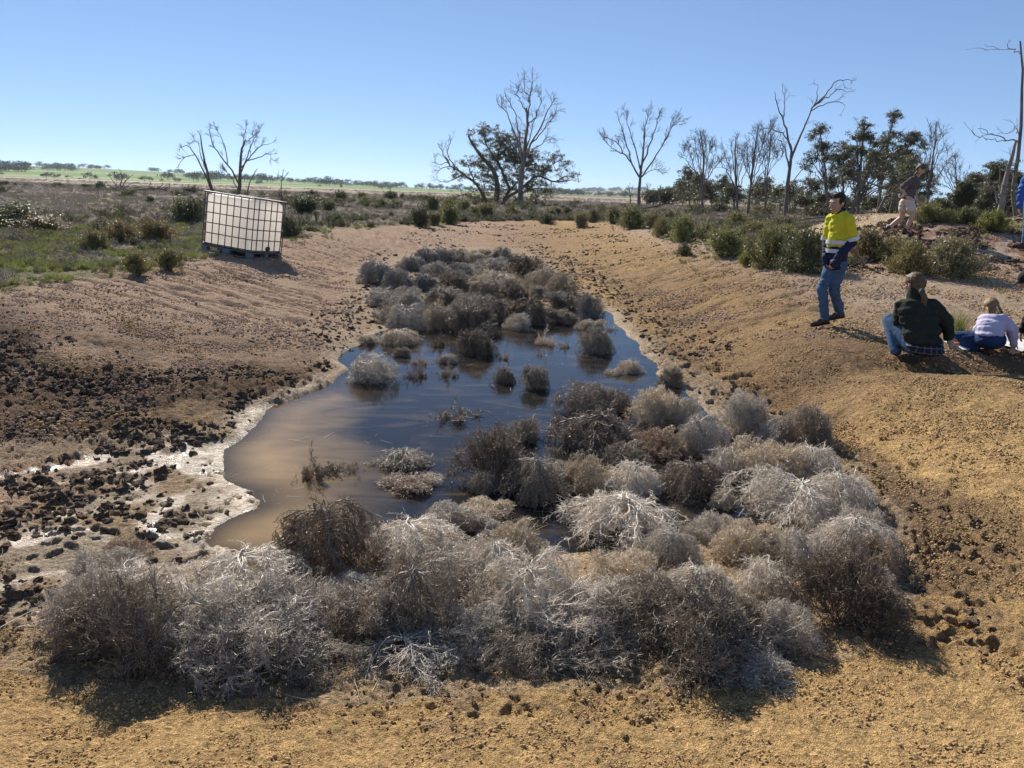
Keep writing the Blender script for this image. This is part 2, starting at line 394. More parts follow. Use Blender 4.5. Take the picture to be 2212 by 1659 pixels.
    at_ = t.nodes.new('ShaderNodeAttribute'); at_.attribute_name = 'soil'
    tc = t.nodes.new('ShaderNodeTexCoord')
    def noise(s, d=5, r=0.6):
        q = t.nodes.new('ShaderNodeTexNoise'); q.inputs['Scale'].default_value = s; q.inputs['Detail'].default_value = d
        q.inputs['Roughness'].default_value = r; t.links.new(tc.outputs['Object'], q.inputs['Vector']); return q
    def mrange(src, a, b_, c, d):
        q = t.nodes.new('ShaderNodeMapRange'); q.inputs[1].default_value = a; q.inputs[2].default_value = b_
        q.inputs[3].default_value = c; q.inputs[4].default_value = d; t.links.new(src, q.inputs[0]); return q.outputs[0]
    g1 = noise(45, 8, 0.7); g2 = noise(7, 6); g3 = noise(160, 3)
    v1 = mrange(g1.outputs[0], 0.36, 0.60, 0.62, 1.45)
    v2 = mrange(g2.outputs[0], 0.3, 0.7, 0.85, 1.15)
    v3 = mrange(g3.outputs[0], 0.38, 0.56, 0.75, 1.28)
    m0 = t.nodes.new('ShaderNodeMath'); m0.operation = 'MULTIPLY'; t.links.new(v1, m0.inputs[0]); t.links.new(v3, m0.inputs[1])
    mu = t.nodes.new('ShaderNodeMath'); mu.operation = 'MULTIPLY'; t.links.new(m0.outputs[0], mu.inputs[0]); t.links.new(v2, mu.inputs[1])
    sc = t.nodes.new('ShaderNodeVectorMath'); sc.operation = 'SCALE'
    t.links.new(at_.outputs['Color'], sc.inputs[0]); t.links.new(mu.outputs[0], sc.inputs['Scale'])
    t.links.new(sc.outputs[0], b.inputs['Base Color'])
    ro = mrange(at_.outputs['Alpha'], 0.0, 1.0, 0.95, 0.20)
    gl = t.nodes.new('ShaderNodeMath'); gl.operation = 'MULTIPLY_ADD'; gl.inputs[1].default_value = 0.35; 
    t.links.new(g2.outputs[0], gl.inputs[0]); t.links.new(ro, gl.inputs[2])
    sb = t.nodes.new('ShaderNodeMath'); sb.operation = 'SUBTRACT'; sb.inputs[1].default_value = 0.17; sb.use_clamp = True
    t.links.new(gl.outputs[0], sb.inputs[0]); t.links.new(sb.outputs[0], b.inputs['Roughness'])
    sp = mrange(at_.outputs['Alpha'], 0.0, 1.0, 0.12, 0.85); t.links.new(sp, b.inputs['Specular IOR Level'])
    hgt = t.nodes.new('ShaderNodeMath'); hgt.operation = 'MULTIPLY_ADD'; hgt.inputs[1].default_value = 0.7
    g4 = noise(17, 4, 0.6); h2 = t.nodes.new('ShaderNodeMath'); h2.operation = 'MULTIPLY_ADD'; h2.inputs[1].default_value = 1.4
    g5 = noise(7.5, 3, 0.6); h3 = t.nodes.new('ShaderNodeMath'); h3.operation = 'MULTIPLY_ADD'; h3.inputs[1].default_value = 1.6
    t.links.new(g5.outputs[0], h3.inputs[0]); t.links.new(g1.outputs[0], h3.inputs[2])
    t.links.new(g4.outputs[0], h2.inputs[0]); t.links.new(h3.outputs[0], h2.inputs[2])
    t.links.new(g3.outputs[0], hgt.inputs[0]); t.links.new(h2.outputs[0], hgt.inputs[2])
    bp = t.nodes.new('ShaderNodeBump'); bp.inputs['Distance'].default_value = 0.05
    bst = mrange(at_.outputs['Alpha'], 0.0, 1.0, 1.0, 0.4); t.links.new(bst, bp.inputs['Strength'])
    t.links.new(hgt.outputs[0], bp.inputs['Height']); t.links.new(bp.outputs[0], b.inputs['Normal'])
    tag(o, kind='structure')
    return o
build_ground()

# ------------------------------------------------------------------ water
def build_water():
    P = np.array(WATER); cx, cy = P.mean(0)
    x = np.arange(P[:, 0].min() - 1.2, P[:, 0].max() + 1.2, 0.08); y = np.arange(P[:, 1].min() - 1.0, P[:, 1].max() + 1.5, 0.08)
    X, Y = np.meshgrid(x, y, indexing='ij')
    Z, dw, df, dr = base_h(X, Y, True)
    dep = np.clip(ZW - Z, 0, 1)
    k = (dw < 0.30)
    V = np.stack([X, Y, np.full_like(X, ZW)], -1).reshape(-1, 3)
    idx = np.arange(X.size).reshape(X.shape)
    q = k[:-1, :-1] | k[1:, :-1] | k[1:, 1:] | k[:-1, 1:]
    F = np.stack([idx[:-1, :-1], idx[1:, :-1], idx[1:, 1:], idx[:-1, 1:]], -1)[q]
    used = np.unique(F); mp = np.zeros(X.size, int); mp[used] = np.arange(len(used))
    m, t, b = newmat('pond_water'); N, L = t.nodes, t.links
    o = mesh_obj('pond_water', V[used], mp[F], m, smooth=True)
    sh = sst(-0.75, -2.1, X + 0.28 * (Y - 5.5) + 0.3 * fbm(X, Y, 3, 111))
    ca = o.data.color_attributes.new('depth', 'FLOAT_COLOR', 'POINT')
    c4 = np.stack([dep, sh, np.zeros_like(dep), np.ones_like(dep)], -1).reshape(-1, 4)[used]
    ca.data.foreach_set('color', c4.astype(np.float32).ravel())
    a = N.new('ShaderNodeAttribute'); a.attribute_name = 'depth'
    sp = N.new('ShaderNodeSeparateColor'); L.new(a.outputs['Color'], sp.inputs[0])
    tc = N.new('ShaderNodeTexCoord')
    nz = N.new('ShaderNodeTexNoise'); nz.inputs['Scale'].default_value = 1.6; nz.inputs['Detail'].default_value = 5; nz.inputs['Distortion'].default_value = 1.2
    mp_ = N.new('ShaderNodeMapping'); mp_.inputs['Scale'].default_value = (1, 2.2, 1); mp_.inputs['Rotation'].default_value = (0, 0, 0.5)
    L.new(tc.outputs['Object'], mp_.inputs[0]); L.new(mp_.outputs[0], nz.inputs['Vector'])
    murk = N.new('ShaderNodeMapRange'); murk.inputs[1].default_value = 0.0; murk.inputs[2].default_value = 0.13; murk.inputs[3].default_value = 0.15; murk.inputs[4].default_value = 0.96
    L.new(sp.outputs[0], murk.inputs[0])
    mixc = N.new('ShaderNodeMix'); mixc.data_type = 'RGBA'
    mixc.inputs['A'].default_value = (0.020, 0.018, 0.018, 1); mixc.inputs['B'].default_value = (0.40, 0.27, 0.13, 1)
    ad = N.new('ShaderNodeMath'); ad.operation = 'MULTIPLY_ADD'; ad.inputs[1].default_value = 0.7; 
    sb = N.new('ShaderNodeMath'); sb.operation = 'SUBTRACT'; sb.inputs[1].default_value = 0.35; sb.use_clamp = True
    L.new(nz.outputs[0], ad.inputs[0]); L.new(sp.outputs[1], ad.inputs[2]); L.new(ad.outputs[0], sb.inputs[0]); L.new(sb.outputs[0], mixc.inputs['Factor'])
    df_ = N.new('ShaderNodeBsdfDiffuse'); L.new(mixc.outputs['Result'], df_.inputs[0])
    tr = N.new('ShaderNodeBsdfTransparent'); tr.inputs[0].default_value = (0.75, 0.6, 0.42, 1)
    m1 = N.new('ShaderNodeMixShader'); L.new(murk.outputs[0], m1.inputs[0]); L.new(tr.outputs[0], m1.inputs[1]); L.new(df_.outputs[0], m1.inputs[2])
    gl = N.new('ShaderNodeBsdfGlossy'); gl.inputs['Roughness'].default_value = 0.035
    fr = N.new('ShaderNodeFresnel'); fr.inputs[0].default_value = 1.33
    nb = N.new('ShaderNodeTexNoise'); nb.inputs['Scale'].default_value = 14; nb.inputs['Detail'].default_value = 3
    L.new(mp_.outputs[0], nb.inputs['Vector'])
    bp = N.new('ShaderNodeBump'); bp.inputs['Strength'].default_value = 0.25; bp.inputs['Distance'].default_value = 0.004
    L.new(nb.outputs[0], bp.inputs['Height']); L.new(bp.outputs[0], gl.inputs['Normal']); L.new(bp.outputs[0], fr.inputs['Normal'])
    m2 = N.new('ShaderNodeMixShader'); L.new(fr.outputs[0], m2.inputs[0]); L.new(m1.outputs[0], m2.inputs[1]); L.new(gl.outputs[0], m2.inputs[2])
    L.new(m2.outputs[0], N['Material Output'].inputs[0]); N.remove(b)
    tag(o, kind='structure')
build_water()

# ------------------------------------------------------------------ branch growth (shared by weeds, shrubs and trees)
def norm(v):
    return v / np.maximum(np.linalg.norm(v, axis=-1, keepdims=True), 1e-9)
def grow(rs, start, dirs, length, steps, pull, wob, zfloor=None, env=None):
    """polylines grown side by side; returns (n, steps+1, 3)"""
    n = len(start); P = np.zeros((n, steps + 1, 3)); P[:, 0] = start
    d = norm(dirs); L = (np.asarray(length) / steps).reshape(-1, 1) * np.ones((n, 1))
    for i in range(steps):
        d = norm(d + pull + rs.normal(0, wob, (n, 3)))
        q = P[:, i] + d * L
        if env is not None:
            an = np.arctan2(q[:, 1], q[:, 0]); lump = 1 + 0.10 * np.sin(3 * an + env[0] * 7) + 0.07 * np.sin(5 * an + 2 + 4 * q[:, 2])
            e = np.linalg.norm(q / env, axis=1) / lump; over = e > 1
            q[over] = q[over] / e[over, None] * rs.uniform(0.88, 1.04, over.sum())[:, None]
            d[over] = norm(q[over] - P[over, i])
        if zfloor is not None:
            low = q[:, 2] < zfloor
            q[low, 2] = zfloor + rs.uniform(0, 0.03, low.sum())
        P[:, i + 1] = q
    return P
def spawn(rs, P, per, spread, lo=0.15, hi=1.0):
    """starting points and directions of side shoots on polylines P"""
    n, s = P.shape[0], P.shape[1] - 1
    who = np.repeat(np.arange(n), per)
    t = rs.uniform(lo, hi, len(who)) * s; i = np.clip(t.astype(int), 0, s - 1); f = (t - i)[:, None]
    st = P[who, i] * (1 - f) + P[who, i + 1] * f
    d = norm(P[who, i + 1] - P[who, i])
    rnd = norm(rs.normal(0, 1, d.shape)); rnd = norm(rnd - d * (rnd * d).sum(1, keepdims=True))
    a = rs.uniform(spread * 0.5, spread * 1.3, (len(who), 1))
    return st, d * np.cos(a) + rnd * np.sin(a), who, t / s
def tubes(P, r0, r1, sides=3):
    """tapered tubes along polylines P (n,k,3); radii per polyline; returns V, F(quads)"""
    n, k, _ = P.shape
    T = np.zeros_like(P); T[:, 1:-1] = P[:, 2:] - P[:, :-2]; T[:, 0] = P[:, 1] - P[:, 0]; T[:, -1] = P[:, -1] - P[:, -2]
    T = norm(T)
    ref = np.where(np.abs(T[:, :1, 2:3]) > 0.9, np.array([1.0, 0, 0]), np.array([0, 0, 1.0]))
    A = norm(np.cross(T, np.broadcast_to(ref, T.shape))); B = np.cross(T, A)
    t = np.linspace(0, 1, k)[None, :]
    rad = (np.asarray(r0).reshape(-1, 1) * (1 - t) + np.asarray(r1).reshape(-1, 1) * t)
    an = np.arange(sides) * 2 * np.pi / sides
    V = P[:, :, None, :] + rad[:, :, None, None] * (np.cos(an)[None, None, :, None] * A[:, :, None, :] + np.sin(an)[None, None, :, None] * B[:, :, None, :])
    V = V.reshape(-1, 3)
    idx = np.arange(n * k * sides).reshape(n, k, sides)
    nx = np.roll(idx, -1, 2)
    F = np.stack([idx[:, :-1], nx[:, :-1], nx[:, 1:], idx[:, 1:]], -1).reshape(-1, 4)
    return V, F
def ribbons(rs, P, w):
    """flat bits along polylines (leaf bracts and hair-thin twigs)"""
    n, k, _ = P.shape
    d = norm(P[:, -1] - P[:, 0]); s = norm(np.cross(d, rs.normal(0, 1, d.shape)))
    W_ = np.linspace(1, 0.35, k)[None, :, None] * np.asarray(w).reshape(-1, 1, 1)
    V = np.stack([P + s[:, None] * W_, P - s[:, None] * W_], 2).reshape(-1, 3)
    idx = np.arange(n * k * 2).reshape(n, k, 2)
    F = np.stack([idx[:, :-1, 0], idx[:, :-1, 1], idx[:, 1:, 1], idx[:, 1:, 0]], -1).reshape(-1, 4)
    return V, F
def leaves(rs, pos, size, up=0.0, aspect=2.2):
    """one four-cornered leaf at each position"""
    n = len(pos); a = norm(rs.normal(0, 1, (n, 3)) + np.array([0, 0, up])); b = norm(np.cross(a, rs.normal(0, 1, (n, 3))))
    s = (np.asarray(size) * rs.uniform(0.6, 1.3, n)).reshape(-1, 1)
    c = pos
    V = np.stack([c, c + a * s * 0.5 + b * s * 0.5 / aspect, c + a * s, c + a * s * 0.5 - b * s * 0.5 / aspect], 1).reshape(-1, 3)
    return V, np.arange(n * 4).reshape(n, 4)
def join(parts):
    Vs, Fs, o = [], [], 0
    for V, F in parts:
        Vs.append(V); Fs.append(F + o); o += len(V)
    return np.concatenate(Vs), np.concatenate(Fs)
def mesh_only(name, V, F, mat, smooth=False):
    o = mesh_obj(name, V, F, mat, link=False, smooth=smooth); me = o.data; bpy.data.objects.remove(o); return me
def use(name, me, parent=None, color=None, loc=None):
    o = bpy.data.objects.new(name, me); COL.objects.link(o)
    if parent: o.parent = parent
    if color: o.color = tuple(color) + (1,)
    if loc is not None: o.location = loc
    return o

# ------------------------------------------------------------------ tumbleweeds
M_stem = simple('dry_stem', (0.47, 0.43, 0.375), rough=0.5, var=0.25, scale=12, objcol=True, spec=0.5)
M_twig = simple('dry_twig', (0.405, 0.365, 0.315), rough=0.45, var=0.35, scale=9, objcol=True, spec=0.5, trans=0.22)
ENV = np.array([1.0, 1.0, 0.97])
def weed_meshes(kind, seed):
    rs = np.random.RandomState(seed)
    if kind == 'dome':                       # lies root upwards, stems arching over and down
        n0 = 34; a = rs.uniform(0, 2 * np.pi, n0); el = rs.uniform(-0.5, 0.5, n0)
        d = np.stack([np.cos(a) * np.cos(el), np.sin(a) * np.cos(el), np.sin(el)], 1)
        st = np.array([rs.uniform(-.15, .15), rs.uniform(-.15, .15), 0.80]) + rs.normal(0, 0.03, (n0, 3))
        P0 = grow(rs, st, d, rs.uniform(0.8, 1.5, n0), 14, np.array([0, 0, -0.12]), 0.20, 0.03, ENV)
        spread, pull = 0.65, np.array([0, 0, -0.12])
    elif kind == 'ball':                     # root down, round head
        n0 = 34; a = rs.uniform(0, 2 * np.pi, n0); el = np.arcsin(rs.uniform(0.02, 1, n0))
        d = np.stack([np.cos(a) * np.cos(el), np.sin(a) * np.cos(el), np.sin(el)], 1)
        st = np.array([0, 0, 0.04]) + rs.normal(0, 0.04, (n0, 3)) * [1, 1, 0.2]
        P0 = grow(rs, st, d, rs.uniform(0.75, 1.2, n0), 10, np.array([0, 0, 0.03]), 0.19, 0.02, ENV)
        spread, pull = 0.6, np.array([0, 0, 0.03])
    elif kind == 'side':                     # lies on its side, stems sweeping one way
        n0 = 34; a = rs.normal(0, 0.75, n0); el = rs.uniform(-0.1, 1.0, n0)
        d = np.stack([np.cos(a) * np.cos(el), np.sin(a) * np.cos(el), np.sin(el)], 1)
        st = np.array([-0.85, 0, 0.28]) + rs.normal(0, 0.03, (n0, 3))
        P0 = grow(rs, st, d, rs.uniform(1.2, 2.1, n0), 14, np.array([0.0, 0, -0.05]), 0.18, 0.02, ENV)
        spread, pull = 0.6, np.array([0, 0, -0.05])
    else:                                    # 'sparse': a half sunk open tangle
        n0 = 24; a = rs.uniform(0, 2 * np.pi, n0); el = rs.uniform(0.0, 0.9, n0)
        d = np.stack([np.cos(a) * np.cos(el), np.sin(a) * np.cos(el), np.sin(el)], 1)
        st = rs.normal(0, 0.28, (n0, 3)) * [1, 1, 0.1]; st[:, 2] = np.abs(st[:, 2])
        P0 = grow(rs, st, d, rs.uniform(0.4, 0.85, n0), 8, np.array([0, 0, -0.05]), 0.14, 0.0)
        spread, pull = 0.7, np.array([0, 0, -0.03])
    m = 0.55 if kind == 'sparse' else 1.0; sp_ = kind == 'sparse'
    s1, d1, w1, t1 = spawn(rs, P0, 6 if sp_ else 9, spread, 0.12, 0.95)
    P1 = grow(rs, s1, d1, rs.uniform(0.30, 0.6, len(s1)) * m, 5, pull, 0.20, 0.01, ENV)
    s2, d2, w2, t2 = spawn(rs, P1, 7 if sp_ else 8, 0.8, 0.1, 1.0)
    P2 = grow(rs, s2, d2, rs.uniform(0.12, 0.26, len(s2)) * m, 3, pull * 0.6, 0.18, 0.01, ENV * 1.04)
    s3, d3, w3, t3 = spawn(rs, P2, 6, 0.9, 0.1, 1.0)
    P3 = grow(rs, s3, d3, rs.uniform(0.03, 0.075, len(s3)), 1, pull * 0, 0.1)
    s4, d4, w4, t4 = spawn(rs, P0, 26, 0.9, 0.15, 1.0)
    P4 = grow(rs, s4, d4, rs.uniform(0.08, 0.2, len(s4)), 2, pull * 0, 0.15, 0.01)
    V, F = tubes(P0, rs.uniform(0.005, 0.0115, len(P0)), np.full(len(P0), 0.0032), 4)
    V1, F1 = tubes(P1, 0.0062, 0.0028, 3)
    parts = [(V, F), (V1[:], F1[:])]
    if kind in ('dome', 'side'):             # the broken root stub
        e = P0[0, 0] + np.array([rs.uniform(-.1, .1), rs.uniform(-.1, .1), 0.13]) if kind == 'dome' else P0[0, 0] + np.array([-0.14, 0, -0.03])
        parts.append(tubes(np.array([[P0[0, 0] - [0, 0, .06], P0[0, 0], (P0[0, 0] + e) / 2 + [0.015, 0, 0], e]]), 0.034, 0.02, 6))
    stems = mesh_only('woody_stems', *join(parts), M_stem)
    tw = [tubes(P2, 0.0036, 0.0024, 3), ribbons(rs, P3, 0.0045), ribbons(rs, P4, 0.0034)]
    twigs = mesh_only('fine_twigs', *join(tw), M_twig)
    return stems, twigs
WEED = {k: [weed_meshes(k, 100 + 10 * j + i) for i in range(n)] for j, (k, n) in enumerate([('dome', 4), ('ball', 3), ('side', 2), ('sparse', 2)])}
TONE = dict(silver=((1.45, 1.42, 1.36), (1.75, 1.72, 1.66)), grey=((1.05, 1.02, 0.98), (1.25, 1.22, 1.18)), brown=((0.68, 0.62, 0.55), (0.80, 0.73, 0.65)),
            dark=((0.42, 0.35, 0.28), (0.55, 0.47, 0.40)), tan=((1.25, 1.15, 0.98), (1.45, 1.33, 1.12)), rust=((0.72, 0.58, 0.46), (0.98, 0.77, 0.60)),
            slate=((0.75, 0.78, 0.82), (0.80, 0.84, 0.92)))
WEEDS = [  # cx, base y, width, height, tone, type, label
 (212,1412,215,190,'grey','ball','greyish brown tumbleweed at the left end of the front row'),
 (290,1485,330,260,'brown','ball','wide brown grey tumbleweed second from the left along the front of the pile'),
 (440,1440,280,200,'silver','dome','tumbleweed with a pale knotted root crown above the front left brush'),
 (560,1497,330,250,'grey','ball','big fine-twigged grey tumbleweed in the front left of the pile'),
 (535,1320,250,150,'silver','dome','silvery tumbleweed beside the dark mound with its pale root crown on top'),
 (300,1370,240,170,'silver','dome','pale-stemmed tumbleweed behind the two leftmost front ones'),
 (712,1262,200,180,'dark','dome','dark chocolate tumbleweed mound with a broken stick root pointing left'),
 (768,1310,130,70,'silver','side','little bleached weed of bare white stems below the dark chocolate mound'),
 (890,1235,190,120,'silver','dome','silvery arched tumbleweed directly right of the dark chocolate mound'),
 (1045,1320,200,180,'silver','dome','tumbleweed with an upright grey root stub standing from its crown at centre'),
 (905,1400,220,210,'brown','dome','tall brown grey tumbleweed in the middle of the pile behind the low front one'),
 (885,1500,250,115,'grey','dome','low front tumbleweed with long white ribs hanging over the bare soil'),
 (680,1495,180,110,'brown','side','low dark tumbleweed lying between the front left brush and the white-ribbed one'),
 (1320,1203,270,155,'silver','dome','largest silvery white dome in the pile nearest the pond centre'),
 (1148,1385,220,200,'silver','dome','grey tumbleweed with stems radiating from a white crown at the pile centre'),
 (1345,1320,170,135,'tan','ball','pale upright fan of straw stems in front of the largest silvery dome'),
 (1230,1430,230,175,'silver','side','tumbleweed of thick bare white branches sweeping down from a pale fork'),
 (1450,1495,330,260,'brown','ball','wide purplish brown tumbleweed at the front right of the pile'),
 (1270,1475,220,120,'brown','side','brown tangle at the front edge below the white branching fork'),
 (1635,1312,135,120,'silver','dome','small neat white dome between the wide purplish weed and the big dark brown one'),
 (1800,1395,225,225,'dark','ball','tall dark brown tumbleweed at the right end casting a shadow on the sand'),
 (1830,1240,170,130,'silver','dome','silvery crowned tumbleweed just behind the tall dark brown one'),
 (1690,1155,235,135,'silver','dome','broad silver tumbleweed on the right side beside the yellow puddle'),
 (1800,1130,160,115,'silver','dome','silver arched tumbleweed at the right edge of the pile by the trampled mud'),
 (1610,1235,140,105,'tan','ball','loose straw coloured weed standing over the yellowish puddle'),
 (1565,1105,60,55,'tan','dome','very small pale drooping weed on the shore of the yellow puddle'),
 (1490,1088,145,100,'dark','dome','dark round tumbleweed beside the small pale drooping weed'),
 (1362,1078,120,90,'silver','dome','small silver-topped dome left of the dark round tumbleweed'),
 (1262,1075,100,95,'tan','ball','pale spiky upright weed between the brown pair and the small silver dome'),
 (1285,988,185,118,'dark','dome','dark dome with pale ribs standing in the water on the right shore'),
 (1262,900,130,75,'brown','side','brown tumbleweed half hidden behind the dark ribbed dome'),
 (1320,893,95,62,'brown','dome','smaller brown mound touching the right of the half hidden one'),
 (1060,1065,150,140,'dark','ball','dark brown tumbleweed at the left of the pair rising from the pond'),
 (1155,1095,135,125,'brown','dome','brown tumbleweed at the right of the pair rising from the pond'),
 (1135,960,85,60,'brown','ball','peaked brown clump on top of the pair rising from the pond'),
 (1040,1070,80,60,'brown','dome','small low brown clump at the foot of the pair in the pond'),
 (1415,925,120,90,'tan','ball','tan upright tumbleweed behind the reddish low one on the right shore'),
 (1425,995,120,75,'rust','ball','reddish brown low tumbleweed beside the dark ribbed dome'),
 (1512,988,100,100,'grey','dome','grey weed with one dark twig bent into a loop'),
 (1602,948,105,102,'grey','ball','grey bushy weed farthest back on the right shore of the pile'),
 (1735,975,105,95,'brown','ball','brown rounded weed outermost on the right against the sandy slope'),
 (1675,965,75,62,'silver','dome','silver weed wedged between the grey bushy and the outermost brown one'),
 (1645,1050,160,105,'tan','ball','straw pale dense weed in the middle of the right side'),
 (1745,1045,125,85,'silver','dome','sprawling white-stemmed weed below the outermost brown one'),
 (1449,836,60,56,'brown','ball','lone small round brown weed where the right mud meets the water'),
 (1362,808,64,38,'tan','dome','larger of the two little pale domes near the right shoreline'),
 (1326,812,46,22,'tan','dome','smaller of the two little pale domes near the right shoreline'),
 (1283,766,88,64,'brown','dome','round brown tumbleweed in the water with a yellow reflection beneath'),
 (1282,716,72,26,'tan','ball','straw coloured weed just behind the round one with the yellow reflection'),
 (1224,754,36,18,'brown','sparse','tiny tangle at the left foot of the round one with the yellow reflection'),
 (1271,690,54,54,'slate','ball','upright grey weed standing alone on the mud right of the far heap'),
 (1180,748,62,30,'tan','sparse','low straw tangle half sunk in the far part of the pond'),
 (1164,769,22,16,'brown','sparse','tiniest sunken clump near the low straw tangle'),
 (1090,779,34,24,'rust','sparse','small reddish sprig sticking out of the open water'),
 (1153,843,72,64,'brown','ball','round brown tumbleweed standing in the middle of the pond'),
 (1085,830,62,44,'brown','dome','brown weed leaning at the left of the round mid-pond one'),
 (1032,771,95,64,'dark','dome','dark tumbleweed at the front tip of the far heap above its reflection'),
 (1018,728,92,66,'brown','ball','brown tumbleweed directly behind the dark tip of the far heap'),
 (803,832,115,64,'grey','side','windswept grey weed at the left shore with a dark hollow underside'),
 (962,818,66,34,'brown','sparse','open tangle on the water, front right of the left shallow group'),
 (965,787,62,28,'brown','dome','low brown dome on the water behind the open tangle'),
 (910,790,54,28,'rust','sparse','rusty tangle in the middle of the left shallow group'),
 (897,820,56,34,'dark','sparse','thin dark tangle at the front left of the left shallow group'),
 (952,752,48,26,'dark','sparse','dark twiggy clump in the gap of blue water below the far heap'),
 (860,748,96,38,'tan','dome','low tan weed spread on the mud left of the blue gap'),
 (870,772,46,27,'brown','ball','small brown weed in front of the low tan one'),
 (792,745,58,22,'tan','ball','flat straw weed against the left bank'),
 (862,1022,132,60,'brown','dome','umbrella-shaped brown weed in the open water of the near pond'),
 (888,1074,130,58,'rust','ball','orange brown half sunk weed in front of the umbrella-shaped one'),
 (672,1048,84,66,'dark','sparse','dark leafless sprig bush in the shallows on the left'),
 (748,1032,76,44,'dark','sparse','thin dark sprig lying right of the sprig bush in the shallows'),
 (275,1222,92,62,'rust','ball','small rusty weed on the pale mud at the left'),
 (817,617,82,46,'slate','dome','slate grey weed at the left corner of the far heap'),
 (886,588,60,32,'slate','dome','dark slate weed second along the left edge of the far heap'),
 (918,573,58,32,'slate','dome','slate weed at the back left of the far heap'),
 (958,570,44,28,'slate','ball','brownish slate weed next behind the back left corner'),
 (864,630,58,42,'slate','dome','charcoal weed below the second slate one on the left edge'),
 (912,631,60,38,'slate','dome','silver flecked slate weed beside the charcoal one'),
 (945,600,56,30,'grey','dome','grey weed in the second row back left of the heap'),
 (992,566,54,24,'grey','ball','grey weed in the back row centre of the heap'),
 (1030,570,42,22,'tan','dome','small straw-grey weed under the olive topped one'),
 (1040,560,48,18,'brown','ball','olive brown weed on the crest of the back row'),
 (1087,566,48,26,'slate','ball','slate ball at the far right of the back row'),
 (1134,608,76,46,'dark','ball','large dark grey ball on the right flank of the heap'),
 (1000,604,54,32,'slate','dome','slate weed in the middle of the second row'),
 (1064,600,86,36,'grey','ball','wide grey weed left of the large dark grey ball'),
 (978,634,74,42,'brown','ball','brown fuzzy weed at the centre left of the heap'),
 (1072,622,106,28,'tan','dome','long pale weed below the wide grey one'),
 (1049,648,66,38,'brown','dome','brown dome at the very centre of the heap'),
 (1110,650,58,34,'dark','dome','darkest brown mound right of the heap centre'),
 (1176,628,70,42,'tan','dome','pale straw weed on the right flank below the large ball'),
 (1212,642,62,42,'tan','ball','palest weed at the right edge of the heap'),
 (1158,644,46,24,'grey','ball','grey weed tucked between the darkest mound and the pale flank'),
 (1206,676,78,42,'brown','ball','bushy brown weed at the right front of the heap'),
 (1142,703,66,56,'dark','dome','dark dome with a pale pointed top at the waterline of the heap'),
 (1082,701,70,50,'brown','ball','reddish brown weed left of the pale pointed dome'),
 (1206,703,74,34,'brown','ball','low brown weed at the waterline under the bushy one'),
 (1119,716,52,36,'silver','ball','pale upright clump in the water before the pale pointed dome'),
 (826,668,62,36,'grey','side','thin grey weed on the left bank side of the heap'),
 (885,658,60,34,'grey','ball','grey brown weed at the left centre of the heap'),
 (952,670,80,44,'brown','dome','wide brown weed in the middle left of the heap'),
 (876,684,76,42,'grey','side','grey swept weed above the silver crowned one'),
 (878,716,76,54,'silver','dome','silver crowned weed at the left front of the heap'),
 (944,714,70,54,'tan','dome','tan pale weed right of the silver crowned one'),
 (1010,690,70,46,'grey','side','grey swept weed between the tan pale and the reddish brown ones'),
 (1048,664,54,24,'dark','ball','short dark weed below the brown dome at the heap centre'),
 (843,702,56,34,'grey','side','wispy grey weed at the left foot of the heap'),
]
WEEDS += [
 (972,918,130,26,'dark','sparse','flat raft of drowned twigs floating in the open near water'),
 (228,1300,150,110,'grey','ball','grey weed behind the left end of the front row beside the pale mud'),
 (390,1330,170,120,'silver','ball','silvery fine brush between the two left root crowns'),
 (640,1400,210,170,'grey','ball','grey weed in the gap below the little bleached white one'),
 (790,1420,190,150,'brown','ball','fine brown weed left of the tall brown grey one'),
 (960,1290,150,110,'grey','dome','grey dome tucked between the silvery arched one and the upright root stub'),
 (1010,1440,190,130,'grey','ball','grey brush to the right of the white-ribbed front weed'),
 (1110,1470,170,110,'brown','side','brown swept weed at the front between the gap of bare soil and the white fork'),
 (1110,1240,150,110,'tan','ball','straw coloured weed just behind the white radiating crown'),
 (980,1180,150,90,'grey','ball','grey wispy weed standing against the water behind the root stub'),
 (1050,1150,130,75,'tan','ball','pale wispy weed at the near edge of the water left of the largest dome'),
 (1440,1240,130,100,'grey','dome','grey weed right of the largest silvery dome'),
 (1500,1330,160,120,'silver','dome','silvery weed behind the wide purplish one'),
 (1330,1400,190,150,'grey','ball','grey weed between the white fork and the wide purplish one'),
 (1560,1420,190,150,'brown','ball','brown weed at the right shoulder of the wide purplish one'),
 (1600,1500,210,110,'grey','side','flattened grey weed at the front right corner on the sand'),
 (1690,1420,150,120,'grey','side','sprawling grey weed leaning on the tall dark brown one'),
 (1720,1260,150,110,'grey','ball','grey weed behind the small neat white dome'),
 (1890,1260,110,90,'rust','side','thin reddish weed stretching onto the trampled mud at right'),
 (1880,1330,130,100,'brown','side','loose brown weed at the outer side of the tall dark brown one'),
 (1540,1180,120,80,'grey','ball','grey weed left of the yellowish puddle'),
 (1400,1160,110,70,'grey','ball','small grey weed behind the largest silvery dome on its right'),
 (1190,1060,90,70,'grey','ball','grey spiky weed between the pond pair and the pale spiky one'),
 (1350,1020,110,70,'brown','ball','low brown weed in the water in front of the dark ribbed dome'),
 (1560,1040,110,80,'grey','dome','grey dome beside the straw pale dense one'),
 (1850,1180,110,80,'grey','side','grey weed sprawling at the outer right edge of the pile'),
 (1480,925,90,70,'grey','ball','grey weed between the tan upright and the bushy one'),
]
rsw = random.Random(3)
